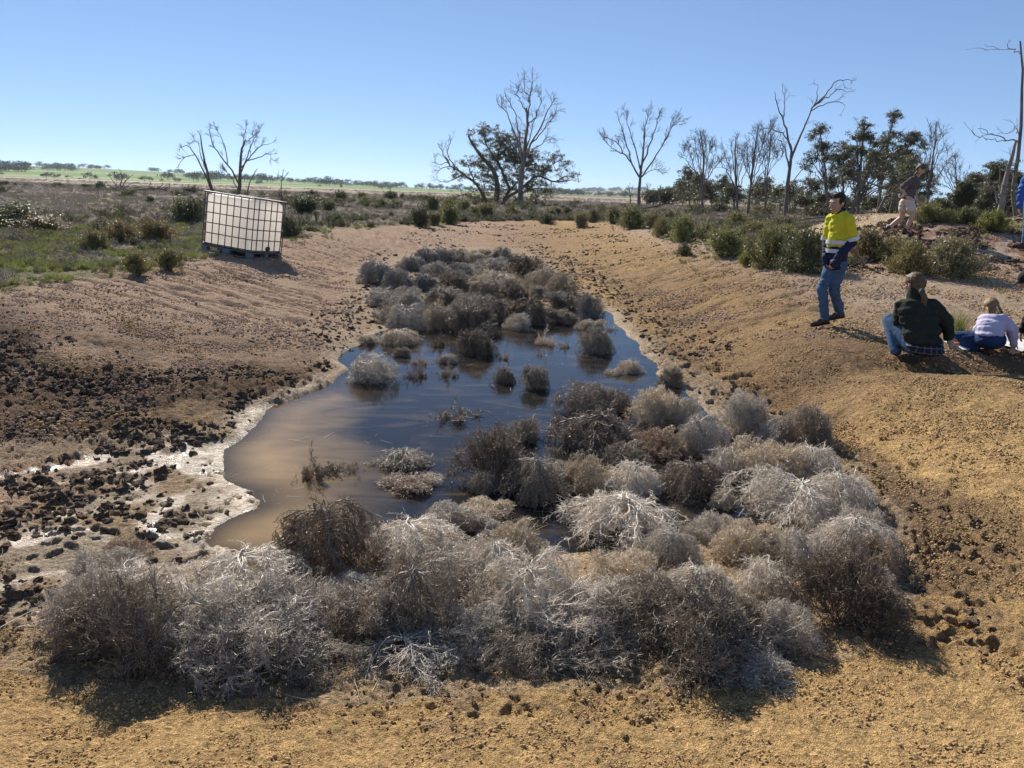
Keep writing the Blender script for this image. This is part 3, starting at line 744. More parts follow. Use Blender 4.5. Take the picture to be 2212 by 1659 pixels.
def put_weed(i, cx, by, w, h, tone, typ, label):
    p = at(cx, by)
    k = pxm(p); Rr = (0.53 + 0.11 * min(max((by - 840) / 160, 0), 1) - (0.10 if (by > 1330 and cx < 460) else 0)) * (1.3 if by < 735 else 1.0) * w / k
    dirh = Vector((p.x, p.y, 0)).normalized()
    dep = math.atan2(CAM.z - p.z, math.hypot(p.x, p.y))
    c = p + dirh * Rr * 0.80
    c.z = hz(c.x, c.y)
    lift = max(c.z, ZW - 0.02)
    H = (h / k - 0.80 * Rr * math.sin(dep)) / math.cos(dep)
    H = min(max(H * (1.25 if by < 760 else 1.08), 0.45 * Rr), 1.45 * Rr) * (0.88 if by > 1300 else 1.0)
    var = WEED[typ][i % len(WEED[typ])]
    e = empty('tumbleweed', (c.x, c.y, lift - 0.02), rsw.uniform(0, 6.28))
    hs = H / (0.95 if typ in ('dome', 'ball') else (0.85 if typ == 'side' else 0.55))
    rs_ = Rr * 1.02
    e.scale = (rs_, rs_ * rsw.uniform(0.92, 1.08), hs)
    if typ == 'side': e.rotation_euler[2] = rsw.choice([0.2, 2.9, 0.6, 3.4, -0.3]) 
    e.rotation_euler[0] = rsw.uniform(-0.08, 0.08); e.rotation_euler[1] = rsw.uniform(-0.08, 0.08)
    a, b = TONE[tone]
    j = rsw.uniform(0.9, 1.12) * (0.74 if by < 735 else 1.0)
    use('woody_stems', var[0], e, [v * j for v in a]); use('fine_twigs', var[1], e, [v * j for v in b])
    tag(e, label, 'tumbleweed', 'dead tumbleweeds in and around the pond')
for i, wd in enumerate(WEEDS): put_weed(i, *wd)

# ------------------------------------------------------------------ scattering (ground cover nobody could count)
SRC = {}
def src_collection(name, meshes):
    c = bpy.data.collections.new(name)
    for i, me in enumerate(meshes):
        o = bpy.data.objects.new('%s_%02d' % (name, i), me); c.objects.link(o)
    return c
def scatter(name, pts, scl, rot, idx, coll, label=None, cat=None, parent=None):
    me = bpy.data.meshes.new(name); n = len(pts)
    me.vertices.add(n); me.vertices.foreach_set('co', np.asarray(pts, dtype=np.float32).ravel())
    for nm, ty, key, arr in (('scl', 'FLOAT_VECTOR', 'vector', scl), ('rot', 'FLOAT_VECTOR', 'vector', rot), ('idx', 'INT', 'value', idx)):
        a = me.attributes.new(nm, ty, 'POINT'); a.data.foreach_set(key, np.asarray(arr, dtype=(np.int32 if ty == 'INT' else np.float32)).ravel())
    o = bpy.data.objects.new(name, me); COL.objects.link(o)
    g = bpy.data.node_groups.new(name, 'GeometryNodeTree')
    g.interface.new_socket('Geometry', in_out='INPUT', socket_type='NodeSocketGeometry')
    g.interface.new_socket('Geometry', in_out='OUTPUT', socket_type='NodeSocketGeometry')
    N, L = g.nodes, g.links
    gi = N.new('NodeGroupInput'); go = N.new('NodeGroupOutput'); ip = N.new('GeometryNodeInstanceOnPoints'); ci = N.new('GeometryNodeCollectionInfo')
    ci.inputs['Collection'].default_value = coll; ci.inputs['Separate Children'].default_value = True; ci.inputs['Reset Children'].default_value = True
    def na(nm, ty):
        q = N.new('GeometryNodeInputNamedAttribute'); q.data_type = ty; q.inputs['Name'].default_value = nm
        return [s for s in q.outputs if s.enabled and s.name == 'Attribute'][0]
    L.new(gi.outputs[0], ip.inputs['Points']); L.new(ci.outputs[0], ip.inputs['Instance']); ip.inputs['Pick Instance'].default_value = True
    L.new(na('idx', 'INT'), ip.inputs['Instance Index']); L.new(na('rot', 'FLOAT_VECTOR'), ip.inputs['Rotation']); L.new(na('scl', 'FLOAT_VECTOR'), ip.inputs['Scale'])
    L.new(ip.outputs[0], go.inputs[0])
    mod = o.modifiers.new('scatter', 'NODES'); mod.node_group = g
    tag(o, label, cat, kind='stuff')
    if parent: o.parent = parent
    return o
def clod_mesh(seed, mat):
    rs = np.random.RandomState(seed)
    bm = bmesh.new(); bmesh.ops.create_icosphere(bm, subdivisions=2, radius=1)
    for v in bm.verts:
        n = v.co.normalized()
        q = 1 + 0.75 * float(perlin(np.array([n.x * 1.6 + seed]), np.array([n.y * 1.6 + n.z * 1.3]), seed)[0]) + 0.3 * rs.normal(0, 0.5) * 0.9
        v.co = n * q; v.co.z *= 0.62
    me = bpy.data.meshes.new('clod'); bm.to_mesh(me); bm.free(); me.materials.append(mat); return me
def tuft_mesh(seed, n, h, spread, wid, mat, lean=0.5, steps=3):
    rs = np.random.RandomState(seed)
    a = rs.uniform(0, 2 * np.pi, n); e = rs.uniform(0.05, lean, n)
    d = np.stack([np.cos(a) * np.sin(e), np.sin(a) * np.sin(e), np.cos(e)], 1)
    st = rs.normal(0, spread, (n, 3)); st[:, 2] = 0
    P = grow(rs, st, d, rs.uniform(0.5, 1, n) * h, steps, np.stack([np.cos(a), np.sin(a), 0 * a], 1) * 0.12, 0.12)
    return mesh_only('tuft', *ribbons(rs, P, wid), mat)
def herb_mesh(seed, mat, h=1.0, n0=12, leaf=0.07, nl=20, twig=None):
    rs = np.random.RandomState(seed)
    a = rs.uniform(0, 2 * np.pi, n0); el = rs.uniform(0.2, 1.35, n0)
    d = np.stack([np.cos(a) * np.cos(el), np.sin(a) * np.cos(el), np.sin(el)], 1)
    P0 = grow(rs, rs.normal(0, 0.12, (n0, 3)) * [1, 1, 0], d, rs.uniform(0.5, 1.0, n0) * h, 4, np.array([0, 0, 0.08]), 0.15, 0.0)
    s1, d1, _, _ = spawn(rs, P0, 4, 0.7, 0.2, 1)
    P1 = grow(rs, s1, d1, rs.uniform(0.15, 0.35, len(s1)), 2, np.array([0, 0, 0.1]), 0.15, 0.0)
    s2, _, _, _ = spawn(rs, P1, nl, 0.5, 0, 1.0)
    parts = [ribbons(rs, P0, 0.012), ribbons(rs, P1, 0.008), leaves(rs, s2 + rs.normal(0, 0.02, s2.shape), leaf, 0.4)]
    return mesh_only('herb', *join(parts), mat)
M_clod = simple('dry_clod', (0.17, 0.118, 0.082), rough=0.95, var=0.4, scale=1.1, bump=0.08, bscale=5, spec=0.1)
M_crumb = simple('soil_crumb', (0.43, 0.29, 0.145), rough=0.95, var=0.35, scale=1.1, spec=0.1)
M_drytuft = simple('dry_scrub', (0.34, 0.275, 0.20), rough=0.6, var=0.4, scale=3.0, spec=0.4)
M_purple = simple('grey_scrub', (0.31, 0.26, 0.215), rough=0.55, var=0.4, scale=2.0, spec=0.4)
M_grass = simple('green_grass', (0.23, 0.25, 0.07), rough=0.5, var=0.35, scale=2.0, spec=0.35, trans=0.35)
M_olive = simple('olive_herb', (0.155, 0.155, 0.072), rough=0.6, var=0.4, scale=2.0, spec=0.35, trans=0.2)
M_straw = simple('straw', (0.45, 0.37, 0.24), rough=0.6, var=0.3, scale=3.0, spec=0.3)
M_clodf = simple('sandy_clod', (0.36, 0.24, 0.13), rough=0.95, var=0.4, scale=1.1, bump=0.08, bscale=5, spec=0.1)
C_clod = src_collection('clod_source', [clod_mesh(s, M_clod if s < 5 else M_clodf) for s in range(8)])
C_dry = src_collection('dry_source', [herb_mesh(s, M_drytuft, nl=10, leaf=0.05) for s in range(2)] + [herb_mesh(5 + s, M_purple, nl=12, leaf=0.05) for s in range(3)] + [tuft_mesh(7, 40, 1.0, 0.15, 0.012, M_straw, 0.8)])
C_green = src_collection('green_source', [tuft_mesh(30 + s, 60, 1.0, 0.22, 0.022, M_grass, 0.7) for s in range(3)] + [herb_mesh(40 + s, M_olive, nl=16, leaf=0.08) for s in range(2)])
RS = np.random.RandomState(11)
def points(x0, x1, y0, y1, n, keep, sink=0.0):
    """random ground points in a box, thinned by keep(X, Y, dw, df, dr) -> probability"""
    X = RS.uniform(x0, x1, n); Y = RS.uniform(y0, y1, n)
    ok = np.abs(X) < (Y * 0.86 + 3.5)
    X, Y = X[ok], Y[ok]
    Z, dw, df, dr = base_h(X, Y, True)
    k = RS.uniform(0, 1, len(X)) < keep(X, Y, dw, df, dr)
    X, Y = X[k], Y[k]
    return X, Y, np.where(np.hypot(X, Y) < 60, surf(X, Y), Z[k]) - sink
def zn(pts, z=0.0):
    return polyz(pts, z)
Z_bankL = zn([(-300, 700), (0, 760), (300, 800), (640, 760), (735, 770), (745, 800), (640, 850), (430, 940), (330, 960), (250, 1000), (460, 1040), (520, 1110), (420, 1150), (200, 1190), (100, 1330), (-300, 1400)], -0.25)
Z_bankR = zn([(1370, 690), (1500, 770), (1620, 820), (1750, 860), (1830, 940), (1950, 1020), (2260, 1160), (2400, 1350), (2212, 1420), (1960, 1420), (1880, 1300), (1850, 1080), (1700, 960), (1540, 870), (1420, 800)], -0.3)
Z_fore = zn([(350, 1440), (900, 1400), (1250, 1400), (1700, 1400), (1500, 1500), (1300, 1570), (1000, 1560), (500, 1530)], -0.33)
def in_zone(P, X, Y, soft=0.25): return sst(soft, -soft, sdist(P, X, Y))
def patchy(X, Y, s, seed, lo=-0.1, hi=0.25): return sst(lo, hi, perlin(X / s, Y / s, seed))
def put_scatter(name, sets, coll, ncol, **kw):
    """sets: (x0,x1,y0,y1,n,keep,smin,smax,zscale,(first,last index),tilt)"""
    Ps, Ss, Rs, Is = [], [], [], []
    for (x0, x1, y0, y1, n, keep, s0, s1, zs, (i0, i1), tilt) in sets:
        X, Y, Z = points(x0, x1, y0, y1, n, keep)
        m = len(X); s = s0 * (s1 / s0) ** RS.uniform(0, 1, m) ** 1.7
        Ps.append(np.stack([X, Y, Z], 1)); Ss.append(np.stack([s, s, s * zs], 1))
        Rs.append(np.stack([RS.uniform(-tilt, tilt, m), RS.uniform(-tilt, tilt, m), RS.uniform(0, 6.28, m)], 1)); Is.append(RS.randint(i0, i1, m))
    return scatter(name, np.concatenate(Ps), np.concatenate(Ss), np.concatenate(Rs), np.concatenate(Is), coll, **kw)
put_scatter('dirt_clods', [
    (-7, 1, 2.5, 12, 48000, lambda X, Y, dw, df, dr: in_zone(Z_bankL, X, Y, 0.5) * patchy(X, Y, 0.7, 201, -0.35, 0.3) * (dw > 0.12), 0.006, 0.045, 0.9, (0, 5), 0.8),
    (0.5, 6, 2.0, 13, 9000, lambda X, Y, dw, df, dr: in_zone(Z_bankR, X, Y) * patchy(X, Y, 0.6, 203, -0.1, 0.3) * (dw > 0.15), 0.007, 0.032, 0.9, (3, 8), 0.8),
    (-2.5, 3, 1.5, 3.4, 9000, lambda X, Y, dw, df, dr: in_zone(Z_fore, X, Y) * patchy(X, Y, 0.3, 204, -0.2, 0.3), 0.003, 0.014, 0.9, (5, 8), 0.8),
    (5.0, 17, 13.5, 18.6, 26000, lambda X, Y, dw, df, dr: patchy(X, Y, 0.8, 205, -0.25, 0.3) * sst(13.5, 15, Y), 0.015, 0.065, 0.9, (0, 5), 0.8),
    (-3, 4, 9, 24, 9000, lambda X, Y, dw, df, dr: (df < 0.9) * (dw > 0.1) * 0.8, 0.012, 0.045, 0.8, (0, 5), 0.8),
    (-4, 6, 19, 38, 6000, lambda X, Y, dw, df, dr: (dr < 0) * (df > 0) * 0.8 * patchy(X, Y, 1.5, 207, -0.2, 0.3), 0.014, 0.06, 0.8, (0, 5), 0.8),
    (-3, 4, 3, 9, 1200, lambda X, Y, dw, df, dr: (df < 0.2) * (dw > 0.05) * (dw < 1.2) * 0.7, 0.008, 0.03, 0.8, (0, 5), 0.8),
], C_clod, 5, label='dark dry clods of trampled mud strewn over the banks')
def crumb_patch(seed, mat):
    rs = np.random.RandomState(seed); bm = bmesh.new(); bmesh.ops.create_icosphere(bm, subdivisions=1, radius=1)
    v0 = np.array([tuple(v.co) for v in bm.verts]); f0 = np.array([[x.index for x in f.verts] for f in bm.faces]); bm.free()
    Vs, Fs = [], []
    for i in range(150):
        a, r = rs.uniform(0, 6.283), 0.13 * math.sqrt(rs.uniform(0, 1)); s = 0.0012 + 0.0075 * rs.uniform(0, 1) ** 3.2
        Vs.append(v0 * rs.uniform(0.65, 1.25, v0.shape) * [s, s, s * 0.8] + [r * math.cos(a), r * math.sin(a), s * 0.35]); Fs.append(f0 + len(v0) * i)
    return mesh_only('crumb_patch', np.concatenate(Vs), np.concatenate(Fs), mat)
M_crumbp = simple('pinkish_crumb', (0.44, 0.315, 0.225), rough=0.95, var=0.35, scale=9, spec=0.1)
C_crumb = src_collection('crumb_source', [crumb_patch(20 + s, M_crumb) for s in range(5)] + [crumb_patch(30 + s, M_crumbp) for s in range(4)])
def crumbs(name, label, sets):
    Ps, Ss, Rs, Is = [], [], [], []
    for (x0, x1, y0, y1, n, keep, s0, s1, (i0, i1)) in sets:
        X, Y, Z = points(x0, x1, y0, y1, n, keep); m = len(X); s = RS.uniform(s0, s1, m); e = 0.10 * s
        gx = (surf(X + e, Y) - surf(X - e, Y)) / (2 * e); gy = (surf(X, Y + e) - surf(X, Y - e)) / (2 * e)
        Zm = (surf(X + e, Y) + surf(X - e, Y) + surf(X, Y + e) + surf(X, Y - e)) / 4
        yaw = RS.uniform(0, 6.283, m); c, q = np.cos(yaw), np.sin(yaw); hx = gx * c + gy * q; hy = -gx * q + gy * c
        Ps.append(np.stack([X, Y, Zm + 0.001 * s], 1)); Ss.append(np.stack([s, s, s], 1)); Rs.append(np.stack([np.arctan(hy), -np.arctan(hx), yaw], 1)); Is.append(RS.randint(i0, i1, m))
    return scatter(name, np.concatenate(Ps), np.concatenate(Ss), np.concatenate(Rs), np.concatenate(Is), C_crumb, label=label)
crumbs('soil_crumbs', 'small crumbs of sandy soil on the slopes', [
    (-3.4, 4.0, 1.0, 4.8, 1900, lambda X, Y, dw, df, dr: 0.95 * (df > -0.25) * sst(-0.4, 0.4, perlin(X / 0.45, Y / 0.45, 211)), 0.5, 1.05, (0, 5)),
    (1.2, 7, 3.5, 10, 1700, lambda X, Y, dw, df, dr: 0.9 * (df > -0.1) * sst(-0.4, 0.4, perlin(X / 0.6, Y / 0.6, 212)) * sst(10, 7, Y), 0.8, 1.5, (0, 5)),
    (-9, 0, 3.5, 11, 1900, lambda X, Y, dw, df, dr: 0.9 * (df > -0.1) * (dw > 0.5) * sst(-0.4, 0.4, perlin(X / 0.6, Y / 0.6, 213)) * sst(11, 8, Y), 1.0, 2.1, (3, 9)),
    (-14, 0, 8, 24, 1900, lambda X, Y, dw, df, dr: 0.9 * (df > 0) * (dr < 1.0) * sst(-0.4, 0.4, perlin(X / 0.8, Y / 0.8, 215)) * sst(24, 12, Y), 1.6, 2.9, (5, 9)),
    (0, 16, 8, 24, 2600, lambda X, Y, dw, df, dr: 0.9 * (df > 0) * sst(-0.4, 0.4, perlin(X / 0.8, Y / 0.8, 214)) * sst(24, 12, Y), 1.6, 2.9, (2, 9)),
])
def left_of_dam(X, Y): return (X < 1.5 + 0 * Y) | (Y > 30)
GR = zn([(-200, 640), (0, 632), (175, 612), (180, 592), (330, 590), (430, 565), (440, 500), (300, 480), (-200, 470)], 0.05)
def k_green(X, Y, dw, df, dr):
    a = in_zone(GR, X, Y, 0.5) * sst(-0.25, 0.15, perlin(X / 1.5, Y / 1.5, 221)) * (dr > 0.15)
    b = np.exp(-((dr - 1.1) / 0.9) ** 2) * (Y > 15) * (X < 6) * sst(-0.1, 0.3, perlin(X / 1.6, Y / 1.6, 222))
    c = (dr > 0.8) * sst(0.05, 0.35, perlin(X / 3, Y / 2, 223)) * left_of_dam(X, Y) * 0.5
    d = np.exp(-(((X - 12.6) / 1.8) ** 2 + ((Y - 17.2) / 1.2) ** 2)) * 0.9
    return np.clip(a + b + c + d, 0, 1)
def k_dry(X, Y, dw, df, dr):
    a = (dr > 0.7) * left_of_dam(X, Y) * sst(-0.5, 0.0, perlin(X / 2.2, Y / 1.5, 231)) * (1 - 0.5 * in_zone(GR, X, Y, 0.5))
    b = (dr > 0.4) * (X >= 1.5) * (Y > 17) * sst(24, 34, Y) * (X < 60)
    return np.clip(a + b, 0, 1)
put_scatter('green_grass', [
    (-18, 14, 8.5, 24, 42000, k_green, 0.05, 0.15, 1.0, (0, 5), 0.2),
    (-40, 30, 24, 60, 22000, k_green, 0.12, 0.28, 0.7, (0, 5), 0.2),
], C_green, 5, label='patches of short green grass and herbs on the plain beside the bank')
put_scatter('dry_scrub', [
    (-24, 3, 9, 26, 26000, k_dry, 0.07, 0.22, 0.8, (0, 6), 0.2),
    (-60, 50, 26, 70, 30000, k_dry, 0.16, 0.36, 0.75, (0, 5), 0.2),
    (-140, 130, 70, 180, 26000, k_dry, 0.35, 0.75, 0.6, (0, 5), 0.1),
    (-330, 300, 180, 420, 9000, lambda X, Y, dw, df, dr: 0.8 * patchy(X, Y, 40, 232, -0.3, 0.2), 0.7, 1.6, 0.5, (0, 5), 0.1),
], C_dry, 6, label='low greyish purple dry scrub covering the plain')
# loose straw and broken twigs on the sand around the weeds
C_litter = src_collection('litter_source', [mesh_only('twig', *tubes(grow(np.random.RandomState(50 + s), np.zeros((1, 3)), np.array([[1.0, 0, 0.0]]), 1.0, 5, np.array([0, 0, 0]), 0.13) * [1, 1, 0.25], 0.012, 0.006, 3), M_straw) for s in range(4)])
put_scatter('twig_litter', [
    (-2.6, 3.6, 1.5, 4.2, 900, lambda X, Y, dw, df, dr: np.exp(-(np.abs(df) / 0.35) ** 2) * 0.8, 0.06, 0.30, 1, (0, 4), 0.15),
    (-2.6, 3.6, 1.5, 4.2, 120, lambda X, Y, dw, df, dr: 0.5 * (df > 0), 0.04, 0.16, 1, (0, 4), 0.1),
    (-3, 4, 4, 14, 500, lambda X, Y, dw, df, dr: (df < 0.3) * (dw > -0.1) * 0.6, 0.06, 0.25, 1, (0, 4), 0.15),
], C_litter, 4, label='broken straw twigs lying on the sand around the tumbleweeds')
def on_water():
    m = 1500; X = RS.uniform(-3.5, 3, m); Y = RS.uniform(4.2, 13, m); Z, dw, df, dr = base_h(X, Y, True)
    k = (dw < -0.02) & (RS.uniform(0, 1, m) < sst(-0.2, 0.25, perlin(X / 0.8, Y / 0.8, 251)) + 0.10 + 0.5 * np.exp(dw / 0.25))
    X, Y = X[k], Y[k]; n = len(X); s = 0.02 + 0.16 * RS.uniform(0, 1, n) ** 2.5
    scatter('floating_straw', np.stack([X, Y, np.full(n, ZW + 0.0025)], 1), np.stack([s, s, s * 0.35], 1), np.stack([0 * s, 0 * s, RS.uniform(0, 6.28, n)], 1), RS.randint(0, 4, n), C_litter, label='loose straw and twig bits floating on the pond')
on_water()

# ------------------------------------------------------------------ shrubs on the plain and the mounds
M_bushstem = simple('shrub_stem', (0.17, 0.13, 0.095), rough=0.7, var=0.3, scale=9)
M_bushleaf = simple('shrub_leaf', (0.27, 0.255, 0.13), rough=0.5, var=0.45, scale=5, objcol=True, spec=0.4, trans=0.22)
def bush_meshes(kind, seed):
    rs = np.random.RandomState(seed)
    if kind == 'broom':      # upright spiky
        n0, lo, hi, L = 56, 0.70, 1.5, (0.75, 1.05)
    elif kind == 'wide':     # spreading dome
        n0, lo, hi, L = 64, 0.10, 1.5, (0.75, 1.05)
    elif kind == 'sprig':    # thin upright
        n0, lo, hi, L = 9, 1.0, 1.5, (0.7, 1.0)
    else:                    # 'tussock'
        n0, lo, hi, L = 60, 0.35, 1.5, (0.7, 1.0)
    a = rs.uniform(0, 2 * np.pi, n0); el = rs.uniform(lo, hi, n0)
    d = np.stack([np.cos(a) * np.cos(el), np.sin(a) * np.cos(el), np.sin(el)], 1)
    P0 = grow(rs, rs.normal(0, 0.10, (n0, 3)) * [1, 1, 0], d, rs.uniform(L[0], L[1], n0), 6, np.array([0, 0, 0.09]), 0.10, 0.0)
    s1, d1, _, _ = spawn(rs, P0, 7, 0.6, 0.2, 1)
    P1 = grow(rs, s1, d1, rs.uniform(0.15, 0.36, len(s1)), 4, np.array([0, 0, 0.13]), 0.12, 0.0)
    s2, _, _, _ = spawn(rs, P1, 17, 0.5, 0.1, 1.0); s3, _, _, _ = spawn(rs, P0, 20, 0.5, 0.35, 1.0)
    if kind in ('wide', 'tussock', 'broom'):
        nf = 2600 if kind != 'tussock' else 900
        nc = 24 if kind != 'tussock' else 12; ac = rs.uniform(0, 2 * np.pi, nc); ec = np.arcsin(rs.uniform(0, 0.95, nc)); rc = rs.uniform(0.35, 0.86, nc); w_ = 0.95 if kind != 'broom' else 0.62
        cc = np.stack([np.cos(ac) * np.cos(ec) * rc * w_, np.sin(ac) * np.cos(ec) * rc * w_, 0.05 + np.sin(ec) * rc * 0.9], 1)
        f_q = cc[rs.randint(0, nc, nf)] + rs.normal(0, 1, (nf, 3)) * [0.085, 0.085, 0.13]; f_q[:, 2] = np.abs(f_q[:, 2])
        s3 = np.concatenate([s3, f_q])
    q = np.concatenate([s2, s3]); q = q + rs.normal(0, 0.014, q.shape)
    st = mesh_only('stems', *join([tubes(P0, 0.012, 0.004, 3), ribbons(rs, P1, 0.004)]), M_bushstem)
    lf = mesh_only('foliage', *leaves(rs, q, 0.072 if kind != 'tussock' else 0.09, 0.8, 3.0), M_bushleaf)
    return st, lf
BUSH = {k: [bush_meshes(k, 300 + 10 * j + i) for i in range(n)] for j, (k, n) in enumerate([('broom', 3), ('wide', 3), ('sprig', 2), ('tussock', 2)])}
BT = dict(dark=(0.52, 0.58, 0.52), green=(0.92, 0.98, 0.72), olive=(1.05, 0.98, 0.72), brown=(1.0, 0.80, 0.66), grey=(1.05, 1.0, 1.05), bright=(1.05, 1.15, 0.62))
SHRUBS = [ # x0, x1, ytop, ybase, tone, kind, label
 (371,441,432,485,'dark','wide','large dark shrub standing directly left of the caged white tank'),
 (598,650,470,512,'dark','wide','dark shrub peeking out from behind the right side of the white tank'),
 (-30,92,446,496,'dark','wide','large dark bush cut by the left edge of the photo'),
 (30,130,470,500,'brown','wide','reddish brown bush in front of the large dark one at the left edge'),
 (314,335,425,438,'dark','tussock','single round dark tussock alone on the plain left of the tank'),
 (396,427,403,420,'dark','broom','pair-stemmed dark shrub between the round tussock and the tank top'),
 (242,260,404,414,'dark','broom','small dark shrub under the far leafless bush'),
 (209,228,394,412,'dark','broom','dark upright shrub left of the small one under the far leafless bush'),
 (118,137,385,396,'dark','wide','low dark shrub far off between the dotted row and the upright shrub'),
 (178,192,388,398,'dark','wide','low dark shrub far off just left of the upright one'),
 (5,19,391,401,'dark','broom','first dark shrub of the dotted row at far left'),
 (30,40,391,398,'dark','tussock','second small dark shrub of the dotted row at far left'),
 (54,65,392,399,'dark','tussock','third small dark shrub of the dotted row at far left'),
 (355,364,396,404,'dark','tussock','tiny dark shrub under the leaning dead trunks'),
 (245,290,391,400,'dark','wide','wide low dark shrub below the far leafless bush'),
 (470,492,402,409,'dark','wide','low shrub behind the top left rail of the tank'),
 (230,300,482,525,'brown','wide','reddish brown shrub amid the green patch on the left'),
 (300,370,478,522,'brown','wide','brown shrub with bare stems between the green patch and the tank'),
 (180,235,500,545,'olive','wide','olive shrub at the front of the green patch'),
 (330,400,540,585,'olive','tussock','low green bush on the edge of the bare bank in front of the tank'),
 (262,330,548,596,'olive','tussock','grey green bush at the bare edge left of the tank shadow'),
 (633,688,428,465,'dark','broom','tall dark upright shrub right of the tank'),
 (697,724,436,457,'dark','broom','dark shrub next right of the tall upright one behind the tank'),
 (676,695,455,486,'dark','sprig','dark sapling shaped shrub with a bare stem right of the tank'),
 (701,717,460,492,'dark','sprig','narrow dark sapling shrub nearest the pale bank edge'),
 (721,740,467,488,'dark','broom','small dark shrub right beside the narrow sapling'),
 (789,799,462,481,'dark','sprig','thin lone dark sprig in the middle of the plain'),
 (839,850,458,468,'dark','tussock','tiny dark tuft right of the thin lone sprig'),
 (808,842,431,451,'green','wide','green shrub in the mid plain left of centre'),
 (844,868,433,449,'green','broom','green shrub touching the mid plain one on its right'),
 (827,858,414,431,'dark','wide','dark shrub by the pale salt pan'),
 (774,798,426,439,'olive','wide','low olive shrub left of the green mid plain pair'),
 (719,750,414,433,'dark','wide','dark shrub below the fallen branches on the plain'),
 (771,791,409,421,'olive','broom','olive shrub beyond the low olive one'),
 (863,876,414,427,'dark','tussock','round dark shrub at the left end of the salt pan'),
 (880,900,417,428,'green','wide','greenish shrub on the far side of the salt pan'),
 (900,924,416,428,'dark','broom','dark spiky shrub on the far side of the salt pan'),
 (661,689,412,425,'dark','wide','dark shrub just right of the top corner of the tank'),
 (889,925,452,490,'dark','broom','big spiky broom shrub at the top of the left bank'),
 (925,950,460,486,'olive','broom','olive shrub between the big spiky one and the grey green one'),
 (954,992,446,484,'green','broom','grey green shrub on the bank top casting a shadow down the slope'),
 (916,952,426,457,'dark','wide','dark green shrub behind the big spiky broom shrub'),
 (952,985,430,455,'olive','wide','olive shrub behind the bank top left of the spreading gum'),
 (985,1014,433,455,'green','broom','green shrub under the left limbs of the spreading gum'),
 (1015,1037,448,472,'olive','broom','olive brown shrub with pale stems at the far left bank corner'),
 (1036,1064,443,475,'olive','broom','taller olive shrub at the far left bank corner with a long shadow'),
 (1089,1123,447,469,'olive','wide','low olive shrub straight above the far end of the dam'),
 (1165,1197,463,484,'dark','wide','dark shrub at the far end of the dam'),
 (1182,1218,447,467,'grey','broom','grey upright shrub behind the far end of the dam'),
 (1215,1234,449,469,'dark','broom','small dark shrub at the middle of the far rim'),
 (1241,1268,461,492,'grey','broom','grey shrub on the far rim with its foot in the sand'),
 (1266,1296,452,480,'grey','wide','greyish shrub behind the far right rim'),
 (1311,1341,449,484,'grey','broom','tall grey shrub left of the big green one on the right rim'),
 (1339,1391,450,494,'green','wide','big green shrub at the right rim below the lone dead tree'),
 (1391,1425,460,492,'grey','wide','greyish shrub joining the big green one on its right'),
 (1411,1447,476,512,'olive','wide','olive shrub at the front of the right rim, left of a rounder one'),
 (1445,1502,470,523,'green','wide','round olive green shrub on the right rim edge'),
 (1425,1470,455,482,'olive','wide','olive shrub in the second row of the right rim'),
 (1463,1491,527,554,'dark','wide','small isolated dark shrub on the bare right slope'),
 (1534,1598,499,556,'green','broom','green upright shrub at the left of the large bush group on the right slope'),
 (1500,1540,480,515,'grey','wide','grey green shrub above the small isolated one'),
 (1562,1614,460,490,'olive','wide','olive shrub below the dead trees on the right'),
 (1601,1658,480,513,'olive','wide','rounded olive shrub behind the large bush group'),
 (1665,1716,467,494,'grey','wide','grey olive shrub behind the boy on his left'),
 (1652,1729,492,520,'olive','wide','wide low shrub atop the large bush group left of the boy'),
 (1622,1702,497,580,'green','wide','large green bush left of the dark one beside the boy'),
 (1690,1780,500,590,'dark','wide','large dark green bush immediately left of the boy'),
 (1590,1632,545,575,'bright','tussock','small bright green tuft at the left foot of the large bushes'),
 (1838,1910,499,562,'brown','wide','brownish bush immediately right of the boy'),
 (1895,1960,515,568,'olive','wide','olive bush below the feet of the walking girl'),
 (1924,1995,528,594,'olive','wide','olive bush behind the head of the crouching woman'),
 (1988,2103,521,600,'grey','wide','largest grey green bush casting a broad shadow behind the crouching girl'),
 (1975,2028,442,481,'olive','wide','bush on the sand mound directly right of the walking girl'),
 (2028,2062,455,482,'olive','wide','low olive bush on the mound slope right of the walking girl'),
 (2062,2110,452,484,'green','tussock','green grass clump on the mound crest'),
 (2105,2175,462,505,'bright','tussock','bright green grass clump left of the man in blue'),
 (1758,1792,500,545,'brown','sprig','thin brown sprig behind the shoulder of the boy'),
 (2040,2094,668,716,'bright','reed','green tuft of rushes between the crouching woman and the crouching girl'),
 (1480,1520,440,458,'olive','wide','low olive shrub in front of the fallen logs, left one'),
 (1530,1575,440,460,'dark','wide','dark shrub in front of the fallen logs'),
 (1620,1670,445,466,'olive','wide','olive shrub at the foot of the tall forked dead tree'),
 (1740,1790,448,470,'green','wide','green shrub right of the tall forked dead tree'),
]
reed = tuft_mesh(77, 220, 1.0, 0.20, 0.008, M_grass, 0.35, 4)
rsb = random.Random(9)
